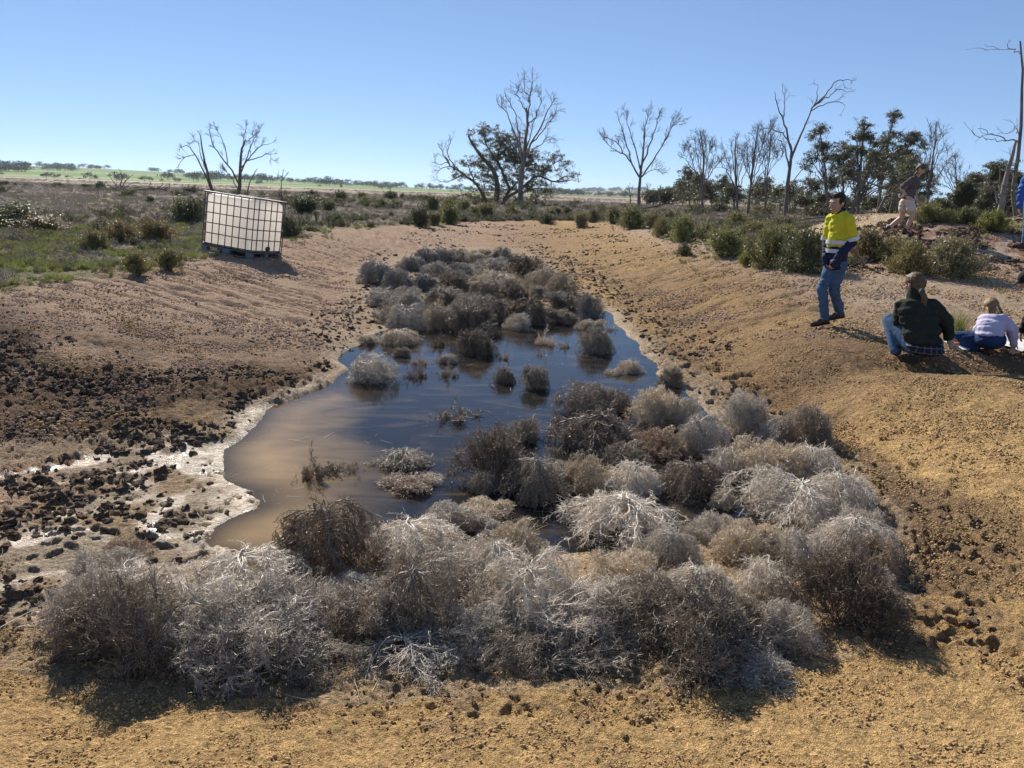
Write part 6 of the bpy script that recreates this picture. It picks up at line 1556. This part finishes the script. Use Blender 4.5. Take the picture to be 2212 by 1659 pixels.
# --- the girl walking over the mound
def girl_walking():
    F = Fig(1955, 511, 'girl in charcoal t-shirt and cream shorts striding over the mound looking down'); J = F.J
    up = Vector((0, 0, 1)); fw = (F.rt * 0.92 - F.n * 0.38).normalized(); br = fw.cross(up)
    hc = J(1990, 366, 0); nk = J(1979, 381, 0.02); face = (F.rt * 0.78 - F.n * 0.30 - up * 0.60).normalized()
    hp, P, M = head_prims(hc, face, (0.3, 0, 1), 0.97)
    shN = J(1969, 388, -0.13); shF = J(1982, 388, 0.15); chest = J(1973, 396, 0.01); belly = J(1964, 415, 0.02); pelv = J(1959, 431, 0.02)
    elN = J(1947, 407, -0.20); wrN = J(1959, 425, -0.22); elF = J(1977, 410, 0.2); wrF = J(1980, 431, 0.12)
    hN = J(1966, 438, -0.07); hF = J(1953, 438, 0.09); kN = J(1971, 468, -0.10); kF = J(1948, 470, 0.08); aN = J(1957, 498, -0.06); aF = J(1918, 493, 0.10)
    body = hp + [('c', nk - up * 0.03, 0.046, hc - up * 0.04, 0.044), ('c', chest, 0.10, belly, 0.085), ('c', belly, 0.085, pelv, 0.10), ('c', shN, 0.045, shF, 0.045), ('c', shN, 0.042, elN, 0.034), ('c', elN, 0.034, wrN, 0.024), ('c', shF, 0.042, elF, 0.034), ('c', elF, 0.034, wrF, 0.024),
        ('c', hN, 0.082, kN, 0.056), ('c', kN, 0.054, kN + (aN - kN) * 0.35, 0.056), ('c', kN + (aN - kN) * 0.35, 0.056, aN, 0.034), ('c', hF, 0.082, kF, 0.056), ('c', kF, 0.054, kF + (aF - kF) * 0.35, 0.056), ('c', kF + (aF - kF) * 0.35, 0.056, aF, 0.034),
        ('c', aN, 0.034, aN + fw * 0.12 - up * 0.05, 0.018), ('c', aF, 0.034, aF + fw * 0.06 - up * 0.11, 0.018)]
    body += hand_prims(wrN, J(1972, 431, -0.2) - wrN, F.n, 0.9, 0.7) + hand_prims(wrF, J(1985, 441, 0.1) - wrF, -F.n, 0.9, 0.6)
    F.add('body', body, M_skin2, voxel=0.008, smooth=2)
    face_bits(F, P, M, 0.97, M_hairG)
    F.add('hair', [('e', P(0, -0.02, 0.04), (0.083, 0.098, 0.083), M), ('e', P(0, -0.055, -0.01), (0.075, 0.06, 0.07), M), ('c', J(1984, 370, -0.02), 0.030, J(1977, 376, -0.04), 0.024), ('c', J(1977, 376, -0.04), 0.024, J(1974, 386, -0.06), 0.010)], M_hairG, voxel=0.009, smooth=2)
    Rt = Matrix((br, fw, up)).transposed()
    F.add('tshirt', [('e', chest, (0.165, 0.125, 0.14), Rt), ('e', belly, (0.15, 0.135, 0.15), Rt), ('e', J(1961, 426, 0.02), (0.155, 0.135, 0.07), Rt), ('c', shN, 0.062, shF, 0.062), ('c', nk - up * 0.03, 0.07, chest, 0.1), ('c', shN, 0.062, shN + (elN - shN) * 0.85, 0.062), ('c', shF, 0.062, shF + (elF - shF) * 0.8, 0.058)], M_greyt, voxel=0.01, smooth=3, folds=0.0099, fscale=9.6, seed=14)
    F.add('shorts', [('e', J(1959, 435, 0.02), (0.15, 0.125, 0.09), Rt), ('c', hN, 0.10, hN + (kN - hN) * 0.36, 0.100), ('c', hF, 0.10, hF + (kF - hF) * 0.36, 0.100)], M_short, voxel=0.01, smooth=3, folds=0.01, fscale=11.2, seed=15)
    for a in (aN, aF): F.add('sock', [('c', a + up * 0.045, 0.040, a, 0.038)], M_sock, voxel=0.009, smooth=1)
    boot(F, aN, fw - up * 0.1, 0.95, shaft=0.05); boot(F, aF, fw * 0.55 - up * 0.8, 0.95, up=fw * 0.8 + up * 0.55, shaft=0.05)
    V, Fc = uvs(10, 6); place_small('wrist_watch', V, Fc, F.e, wrN + (elN - wrN) * 0.15, Rt, (0.032, 0.034, 0.014), M_black)
girl_walking()

# --- the woman crouching with her back to the camera
def woman():
    F = Fig(1975, 784, 'woman crouching with her back turned, blond ponytail, dark green fleece and jeans'); J = F.J
    up = Vector((0, 0, 1)); fw = (F.n * 0.93 - F.rt * 0.15).normalized(); br = fw.cross(up)
    hc = J(1974, 613, 0.08); nk = J(1977, 635, 0.04); face = (-F.rt * 0.72 + F.n * 0.62 - up * 0.18).normalized()
    hp, P, M = head_prims(hc, face, (0, 0, 1), 0.98)
    shL = J(1948, 661, 0.05); shR = J(2014, 661, 0.03); chest = J(1982, 672, 0.02); belly = J(1990, 715, -0.03); pelv = J(1996, 745, -0.02)
    elL = J(1943, 701, 0.16); wrL = J(1968, 715, 0.40); elR = J(2045, 697, 0.10); wrR = J(2050, 730, 0.16)
    hL = J(1978, 745, 0.0); hR = J(2012, 745, 0.02); kL = J(1922, 692, 0.26); kR = J(2010, 742, 0.42); aL = J(1934, 763, 0.05); aR = J(1985, 764, -0.05)
    body = hp + [('c', nk - up * 0.04, 0.055, hc - up * 0.04, 0.05), ('c', chest, 0.095, belly, 0.10), ('c', belly, 0.10, pelv, 0.11), ('c', shL, 0.05, shR, 0.05), ('c', shL, 0.048, elL, 0.04), ('c', elL, 0.04, wrL, 0.028), ('c', shR, 0.048, elR, 0.04), ('c', elR, 0.04, wrR, 0.028),
        ('c', hL, 0.10, kL, 0.06), ('c', kL, 0.06, aL, 0.042), ('c', hR, 0.10, kR, 0.06), ('c', kR, 0.06, aR, 0.042), ('c', aL, 0.04, aL - up * 0.06 - F.rt * 0.1, 0.018), ('c', aR, 0.04, aR - up * 0.03 + F.n * -0.06, 0.018)]
    body += hand_prims(wrR, J(2058, 750, 0.18) - wrR, -F.n + F.rt * 0.3, 1.0, 0.8) + hand_prims(wrL, F.n * 0.6 - up * 0.4, -up, 1.0, 0.8)
    F.add('body', body, M_skin2, voxel=0.008, smooth=2)
    hair = [('e', P(0, -0.02, 0.035), (0.088, 0.105, 0.090), M), ('e', P(0, -0.06, -0.01), (0.078, 0.06, 0.075), M)]
    hair += [('c', J(1984, 621, 0.0), 0.034, J(1991, 629, -0.03), 0.026), ('c', J(1991, 629, -0.03), 0.028, J(1998, 645, -0.07), 0.030), ('c', J(1998, 645, -0.07), 0.030, J(1998, 660, -0.08), 0.012)]
    rs = np.random.RandomState(8)
    for i in range(8):
        a = J(1991 + rs.uniform(-2, 2), 630, -0.04); hair.append(('c', a, 0.010, J(1996 + rs.uniform(-6, 6), 655 + rs.uniform(-4, 10), -0.08 + rs.uniform(-.02, .02)), 0.004))
    F.add('hair', hair + strands(P, 16, 5), M_hairG, voxel=0.006, smooth=1)
    V, Fc = uvs(10, 6); place_small('hair_tie', V, Fc, F.e, J(1990, 628, -0.03), M, (0.03, 0.022, 0.03), simple('hair_tie', (0.55, 0.5, 0.42), var=0.1))
    # glasses: two lens rims and a temple
    for sx in (-1, 1):
        P2 = np.array([[tuple(P(sx * 0.033 + 0.024 * math.cos(a), 0.092, 0.005 + 0.018 * math.sin(a))) for a in np.linspace(0, 2 * np.pi, 13)]]); gl = mesh_obj('glasses_rim', *tubes(P2, 0.0022, 0.0022, 5), M_black, F.e)
        P3 = np.array([[tuple(P(sx * 0.057, 0.092, 0.01)), tuple(P(sx * 0.075, 0.04, 0.01)), tuple(P(sx * 0.08, -0.02, 0.005))]]); mesh_obj('glasses_temple', *tubes(P3, 0.0022, 0.0022, 5), M_black, F.e)
    Rt = Matrix((br, fw, up)).transposed()
    F.add('fleece', [('e', chest, (0.195, 0.135, 0.15), Rt), ('e', J(1986, 692, 0.0), (0.190, 0.15, 0.15), Rt), ('e', belly, (0.185, 0.16, 0.15), Rt), ('e', J(1994, 733, -0.05), (0.185, 0.17, 0.075), Rt), ('c', shL, 0.075, shR, 0.075), ('c', nk - up * 0.02, 0.075, chest, 0.12), ('c', nk + up * 0.02, 0.068, nk - up * 0.03, 0.08),
        ('c', shL, 0.078, elL, 0.07), ('c', elL, 0.07, wrL, 0.05), ('c', shR, 0.080, elR, 0.072), ('c', elR, 0.072, wrR + (elR - wrR) * 0.12, 0.052)], M_fleece, voxel=0.009, smooth=3, folds=0.0121, fscale=7.2, seed=24)
    m_pl, t, b = newmat('plaid_shirt'); N, L = t.nodes, t.links
    tc = N.new('ShaderNodeTexCoord'); w1 = N.new('ShaderNodeTexWave'); w2 = N.new('ShaderNodeTexWave'); w1.bands_direction = 'X'; w2.bands_direction = 'Z'
    for w in (w1, w2): w.inputs['Scale'].default_value = 5.5; L.new(tc.outputs['Object'], w.inputs[0])
    mxx = N.new('ShaderNodeMath'); mxx.operation = 'MAXIMUM'; L.new(w1.outputs['Fac'], mxx.inputs[0]); L.new(w2.outputs['Fac'], mxx.inputs[1])
    cr = N.new('ShaderNodeValToRGB'); cr.color_ramp.elements[0].position = 0.93; cr.color_ramp.elements[0].color = (0.010, 0.013, 0.03, 1); cr.color_ramp.elements[1].position = 0.97; cr.color_ramp.elements[1].color = (0.12, 0.125, 0.15, 1)
    L.new(mxx.outputs[0], cr.inputs[0]); L.new(cr.outputs[0], b.inputs['Base Color']); b.inputs['Roughness'].default_value = 0.9
    F.add('plaid_shirt_hem', [('e', J(1998, 748, -0.05), (0.185, 0.160, 0.052), Rt), ('e', J(2002, 758, -0.07), (0.17, 0.14, 0.05), Rt)], m_pl, voxel=0.009, smooth=2, folds=0.0066, fscale=14.4, seed=25)
    F.add('jeans', [('e', pelv, (0.165, 0.145, 0.12), Rt), ('c', hL, 0.115, kL, 0.078), ('c', kL, 0.076, aL + up * 0.03, 0.060), ('c', hR, 0.115, kR, 0.078), ('c', kR, 0.076, aR, 0.056)], M_jean, voxel=0.009, smooth=3, folds=0.0, fscale=7, seed=26)
    boot(F, aL + up * 0.005, (-F.rt * 0.9 + F.n * 0.15), 1.0, shaft=0.08)
    # the other boot bends at the toe, its ribbed sole turned to the camera
    bt = F.add('boot', [('c', aR + up * 0.02, 0.05, aR - F.n * 0.01 - up * 0.03, 0.052), ('e', J(1966, 775, -0.13), (0.11, 0.035, 0.052), Matrix((F.rt, F.n, up)).transposed())], M_boot, voxel=0.008, smooth=3)
    sc_ = J(1966, 775, -0.17)
    lp = [(0.115 * math.cos(a), 0.052 * math.sin(a)) for a in np.linspace(0, 2 * np.pi, 24, endpoint=False)]
    V, Fc = loft([[tuple(sc_ + F.rt * x + up * z - F.n * d) for x, z in lp] for d in (-0.01, 0.008)]); mesh_obj('sole', np.array(V), Fc, M_sole, bt)
    M_lug = simple('worn_tread', (0.10, 0.085, 0.07), rough=0.9)
    for i, a in enumerate(np.linspace(0, 2 * np.pi, 14, endpoint=False)):
        c = sc_ + F.rt * 0.092 * math.cos(a) + up * 0.038 * math.sin(a) - F.n * 0.011
        d = (F.rt * math.cos(a) + up * math.sin(a)).normalized(); V, Fc = uvs(6, 4); place_small('tread_lug', V, Fc, bt, c, Matrix((d, F.n, d.cross(F.n))).transposed(), (0.014, 0.005, 0.006), M_lug)
woman()

# --- the girl crouching over the paper
def girl_crouching():
    F = Fig(2120, 764, 'fair haired child in a lilac sweatshirt and dark jeans squatting bent over white paper'); J = F.J
    up = Vector((0, 0, 1)); s = 0.9
    hc = J(2141, 664, 0.22); nk = J(2146, 682, 0.14); face = (F.n * 0.35 + F.rt * 0.25 - up * 0.9).normalized()
    hp, P, M = head_prims(hc, face, (F.n * 0.9 + up * 0.4), 0.93)
    shR = J(2166, 690, 0.06); shL = J(2124, 690, 0.16); chest = J(2143, 697, 0.07); belly = J(2138, 715, -0.02); pelv = J(2140, 732, -0.06)
    elR = J(2187, 714, 0.08); wrR = J(2190, 742, 0.12); elL = J(2112, 712, 0.25); wrL = J(2120, 738, 0.3)
    hL = J(2132, 734, 0.0); hR = J(2152, 735, -0.04); kL = J(2070, 727, 0.08); kR = J(2150, 724, 0.36); aL = J(2104, 758, 0.0); aR = J(2136, 755, 0.02)
    body = hp + [('c', nk - up * 0.02, 0.045, hc, 0.05), ('c', chest, 0.07, belly, 0.07), ('c', belly, 0.07, pelv, 0.08), ('c', shL, 0.04, shR, 0.04), ('c', shL, 0.036, elL, 0.03), ('c', elL, 0.03, wrL, 0.022), ('c', shR, 0.036, elR, 0.03), ('c', elR, 0.03, wrR, 0.022),
        ('c', hL, 0.07, kL, 0.046), ('c', kL, 0.046, aL, 0.032), ('c', hR, 0.07, kR, 0.046), ('c', kR, 0.046, aR, 0.032), ('c', aL, 0.03, aL - up * 0.04 + F.n * .08, 0.025), ('c', aR, 0.03, aR - up * 0.04 + F.n * .08, 0.025)]
    body += hand_prims(wrR, -up + F.n * 0.3, -F.n, 0.8, 0.5) + hand_prims(wrL, -up + F.n * 0.3, -F.n, 0.8, 0.5)
    F.add('body', body, M_skin2, voxel=0.0075, smooth=2)
    rs = np.random.RandomState(12)
    hair = [('e', P(0, -0.01, 0.03), (0.082, 0.098, 0.085), M), ('e', P(0, -0.05, -0.01), (0.072, 0.06, 0.075), M)]
    for i in range(22):
        t = rs.uniform(-1, 1); a = J(2142 + 12 * t, 660 + rs.uniform(-4, 6), 0.16); b_ = J(2148 + 17 * t + 4, 684 + rs.uniform(-8, 4), 0.06 + rs.uniform(-.02, .03)); hair += [('c', a, 0.014, (a + b_) / 2 + up * 0.012, 0.012), ('c', (a + b_) / 2 + up * 0.012, 0.012, b_, 0.005)]
    F.add('hair', hair, M_hairB, voxel=0.006, smooth=1)
    fw = (F.n * 0.95 + F.rt * 0.1).normalized(); Rt = Matrix((fw.cross(up), fw, up)).transposed()
    F.add('sweatshirt', [('e', chest, (0.145, 0.12, 0.10), Rt), ('e', J(2141, 706, 0.02), (0.145, 0.13, 0.10), Rt), ('e', belly, (0.140, 0.13, 0.085), Rt), ('e', J(2138, 721, -0.05), (0.145, 0.13, 0.045), Rt), ('c', shL, 0.058, shR, 0.062), ('c', nk - up * 0.02, 0.06, chest, 0.1), ('c', shR, 0.064, elR, 0.060), ('c', elR, 0.060, wrR, 0.040), ('c', shL, 0.058, elL, 0.05), ('c', elL, 0.05, wrL, 0.04)], M_lilac, voxel=0.0085, smooth=3, folds=0.0099, fscale=9.6, seed=34)
    F.add('jeans', [('e', pelv, (0.15, 0.125, 0.10), Rt), ('c', hL, 0.098, kL, 0.066), ('c', kL, 0.064, aL + up * .03, 0.052), ('c', hR, 0.098, kR, 0.068), ('c', kR, 0.064, aR + up * .03, 0.052)], M_jean2, voxel=0.0085, smooth=3, folds=0.0066, fscale=12.8, seed=35)
    boot(F, aL, (F.n * 0.35 - F.rt * 0.55 ), 0.82, shaft=0.08); boot(F, aR, (F.n * 0.3 - F.rt * 0.7), 0.82, shaft=0.06)
girl_crouching()

# --- the man in blue, cut by the right edge
def man_blue():
    F = Fig(2222, 538, 'person in royal blue shirt and jeans standing cut off by the right edge', 14.0); J = F.J
    up = Vector((0, 0, 1)); H = Vector; fw = (-F.rt * 0.9 - F.n * 0.4).normalized(); br = fw.cross(up)
    hc = J(2236, 345, 0); nk = J(2238, 362, 0); hp, P, M = head_prims(hc, fw, up, 1.0)
    shN = J(2222, 378, -0.16); shF = J(2252, 378, 0.16); chest = J(2237, 388, 0); belly = J(2234, 420, 0); pelv = J(2230, 446, 0)
    elN = J(2206, 412, -0.22); wrN = J(2203, 446, -0.26); elF = J(2250, 414, 0.2); wrF = J(2246, 440, 0.1)
    hN = J(2226, 452, -0.08); hF = J(2236, 452, 0.08); kN = J(2222, 488, -0.1); kF = J(2240, 488, 0.1); aN = J(2216, 524, -0.08); aF = J(2228, 526, 0.12)
    body = hp + [('c', nk, 0.055, hc, 0.05), ('c', chest, 0.13, belly, 0.12), ('c', belly, 0.12, pelv, 0.13), ('c', shN, 0.05, shF, 0.05), ('c', shN, 0.05, elN, 0.04), ('c', elN, 0.04, wrN, 0.028), ('c', shF, 0.05, elF, 0.04), ('c', elF, 0.04, wrF, 0.028),
        ('c', hN, 0.09, kN, 0.06), ('c', kN, 0.06, aN, 0.04), ('c', hF, 0.09, kF, 0.06), ('c', kF, 0.06, aF, 0.04), ('c', aN, 0.04, aN + fw * .12 - up * .05, 0.018), ('c', aF, 0.04, aF + fw * .12 - up * .05, 0.018)]
    body += hand_prims(wrN, -up, F.rt, 1.0, 0.6) + hand_prims(wrF, -up, -F.rt, 1.0, 0.6)
    F.add('body', body, M_skin, voxel=0.012, smooth=2); face_bits(F, P, M, 1.0, M_hairD)
    F.add('hair', [('e', P(0, -0.02, 0.04), (0.083, 0.098, 0.083), M)], M_hairD, voxel=0.012)
    Rt = Matrix((br, fw, up)).transposed()
    F.add('shirt', [('e', chest, (0.19, 0.14, 0.17), Rt), ('e', belly, (0.18, 0.14, 0.2), Rt), ('e', J(2232, 440, 0), (0.18, 0.14, 0.09), Rt), ('c', shN, 0.072, shF, 0.072), ('c', nk, 0.07, chest, 0.1), ('c', shN, 0.075, elN, 0.066), ('c', elN, 0.066, wrN, 0.05), ('c', shF, 0.075, elF, 0.066), ('c', elF, 0.066, wrF, 0.05)], M_blue, voxel=0.012, smooth=3, folds=0.02, fscale=8.0, seed=44)
    F.add('jeans', [('e', pelv, (0.16, 0.13, 0.11), Rt), ('c', hN, 0.11, kN, 0.086), ('c', kN, 0.084, aN + up * .02, 0.075), ('c', hF, 0.11, kF, 0.086), ('c', kF, 0.084, aF + up * .02, 0.075)], M_jean, voxel=0.012, smooth=3, folds=0.0077, fscale=9.6, seed=45)
    boot(F, aN, fw, 1.08); boot(F, aF, fw, 1.08)
man_blue()

# --- the person in the black cap, leaning in from the right edge
def cap_person():
    F = Fig(2262, 775, 'person in black cap and black sleeves leaning in from the right edge'); J = F.J
    up = Vector((0, 0, 1)); fw = (-F.rt * 0.95 + F.n * 0.1).normalized(); br = fw.cross(up)
    hc = J(2222, 606, 0.12); nk = J(2240, 628, 0.1); face = (-F.rt * 0.75 - up * 0.65); hp, P, M = head_prims(hc, face, up - F.rt * 0.3, 1.0)
    shN = J(2250, 655, -0.08); shF = J(2240, 650, 0.24); chest = J(2252, 672, 0.08); belly = J(2268, 715, 0.05); pelv = J(2280, 745, 0.03)
    elN = J(2222, 690, -0.06); wrN = J(2208, 712, 0.0); elF = J(2225, 690, 0.3); wrF = J(2218, 720, 0.34)
    hN = J(2278, 748, -0.06); hF = J(2278, 748, 0.12); kN = J(2238, 712, -0.14); kF = J(2240, 715, 0.24); aN = J(2258, 765, -0.1); aF = J(2258, 762, 0.2)
    body = hp + [('c', nk, 0.055, hc, 0.05), ('c', chest, 0.12, belly, 0.115), ('c', belly, 0.115, pelv, 0.13), ('c', shN, 0.05, shF, 0.05), ('c', shN, 0.045, elN, 0.038), ('c', elN, 0.038, wrN, 0.026), ('c', shF, 0.045, elF, 0.038), ('c', elF, 0.038, wrF, 0.026),
        ('c', hN, 0.09, kN, 0.058), ('c', kN, 0.058, aN, 0.04), ('c', hF, 0.09, kF, 0.058), ('c', kF, 0.058, aF, 0.04), ('c', aN, 0.04, aN + fw * .1 - up * .04, 0.018), ('c', aF, 0.04, aF + fw * .1 - up * .04, 0.018)]
    body += hand_prims(wrN, J(2201, 736, 0.02) - wrN, F.rt, 0.95, 0.4) + hand_prims(wrF, -up, F.rt, 0.95, 0.4)
    F.add('body', body, M_skin, voxel=0.0085, smooth=2); face_bits(F, P, M, 1.0, M_hairD)
    F.add('cap', [('e', P(0, -0.015, 0.045), (0.090, 0.105, 0.080), M), ('e', P(0, -0.06, 0.0), (0.08, 0.06, 0.06), M), ('e', P(0, 0.115, 0.040), (0.068, 0.075, 0.010), M)], M_black, voxel=0.0075, smooth=2)
    Rt = Matrix((br, fw, up)).transposed()
    F.add('jacket', [('e', chest, (0.18, 0.14, 0.15), Rt), ('e', belly, (0.17, 0.15, 0.16), Rt), ('c', shN, 0.068, shF, 0.068), ('c', nk, 0.07, chest, 0.1), ('c', shN, 0.066, elN, 0.058), ('c', elN, 0.056, wrN, 0.042), ('c', shF, 0.066, elF, 0.058), ('c', elF, 0.056, wrF, 0.042)], M_black, voxel=0.0095, smooth=3, folds=0.0099, fscale=8.0, seed=54)
    F.add('trousers', [('e', pelv, (0.16, 0.14, 0.11), Rt), ('c', hN, 0.105, kN, 0.074), ('c', kN, 0.072, aN, 0.058), ('c', hF, 0.105, kF, 0.074), ('c', kF, 0.072, aF, 0.058)], M_black, voxel=0.0095, smooth=3)
    boot(F, aN, fw, 1.0, shaft=0.08); boot(F, aF, fw, 1.0, shaft=0.08)
cap_person()

# --- paper sheets and the little tub on the ground
def sheet(px, py, w, d, rz, label, seed):
    p = at(px, py); e = None; n, k = 14, 10
    rs = np.random.RandomState(seed); X, Y = np.meshgrid(np.linspace(-w / 2, w / 2, n), np.linspace(-d / 2, d / 2, k), indexing='ij')
    c, s_ = math.cos(rz), math.sin(rz); wx = p.x + X * c - Y * s_; wy = p.y + X * s_ + Y * c
    Zt = base_h(wx, wy) + 0.030 + 0.012 * perlin(X * 6, Y * 6, seed) + 0.05 * sst(0.3, 0.5, X / w) * 1.0
    V = np.stack([X * c - Y * s_, X * s_ + Y * c, Zt - p.z], -1).reshape(-1, 3)
    idx = np.arange(n * k).reshape(n, k); Fq = np.stack([idx[:-1, :-1], idx[1:, :-1], idx[1:, 1:], idx[:-1, 1:]], -1).reshape(-1, 4); m = n * k
    V2 = V - [0, 0, 0.0012]
    Fall = np.concatenate([Fq, Fq[:, ::-1] + m])
    mt, t, b = newmat('printed_paper'); N, L = t.nodes, t.links; b.inputs['Roughness'].default_value = 0.7
    tc = N.new('ShaderNodeTexCoord'); vo = N.new('ShaderNodeTexNoise'); vo.inputs['Scale'].default_value = 9; L.new(tc.outputs['Object'], vo.inputs[0])
    cr = N.new('ShaderNodeValToRGB'); cr.color_ramp.elements[0].position = 0.60; cr.color_ramp.elements[0].color = (0.80, 0.80, 0.80, 1); cr.color_ramp.elements[1].position = 0.66; cr.color_ramp.elements[1].color = (0.6, 0.62, 0.66, 1)
    L.new(vo.outputs[0], cr.inputs[0]); L.new(cr.outputs[0], b.inputs['Base Color'])
    o = mesh_obj('paper_sheet', np.concatenate([V, V2]), Fall, mt); o.location = p; tag(o, label, 'paper')
sheet(2182, 748, 0.30, 0.42, 0.5, 'white printed sheet under the right hand of the crouching child', 1)
sheet(2078, 750, 0.24, 0.30, 0.2, 'smaller white sheet on the ground between the woman and the crouching child', 2)
def tub():
    p = at(2061, 756); e = empty('sample_tub', (p.x, p.y, p.z + 0.005)); tag(e, 'small clear tub with an orange lid by the hand of the crouching woman', 'tub')
    ring = lambda r, z: [(r * math.cos(a), r * math.sin(a), z) for a in np.linspace(0, 2 * np.pi, 20, endpoint=False)]
    V, Fc = loft([ring(0.035, 0.0), ring(0.038, 0.03), ring(0.040, 0.065)]); mesh_obj('cup', V, Fc, simple('clear_plastic', (0.6, 0.6, 0.58), rough=0.2, var=0.05, trans=0.5), e, smooth=False)
    V, Fc = loft([ring(0.043, 0.0652), ring(0.043, 0.077), ring(0.038, 0.080)]); mesh_obj('lid', V, Fc, simple('orange_plastic', (0.65, 0.16, 0.05), rough=0.35, var=0.05), e)
tub()

finish_organics()

# ------------------------------------------------------------------ air
def haze():
    V, F = box(-6500, 6500, -6500, 6500, -2.0, 125)
    m = bpy.data.materials.new('haze'); m.use_nodes = True; t = m.node_tree; t.nodes.clear()
    o_ = t.nodes.new('ShaderNodeOutputMaterial'); v = t.nodes.new('ShaderNodeVolumePrincipled'); v.inputs['Density'].default_value = 0.00006; v.inputs['Color'].default_value = (0.75, 0.86, 1.0, 1)
    v.inputs['Anisotropy'].default_value = 0.3
    t.links.new(v.outputs[0], o_.inputs['Volume'])
    o = mesh_obj('haze', np.array(V, dtype=float), F, m); tag(o, kind='stuff')
haze()
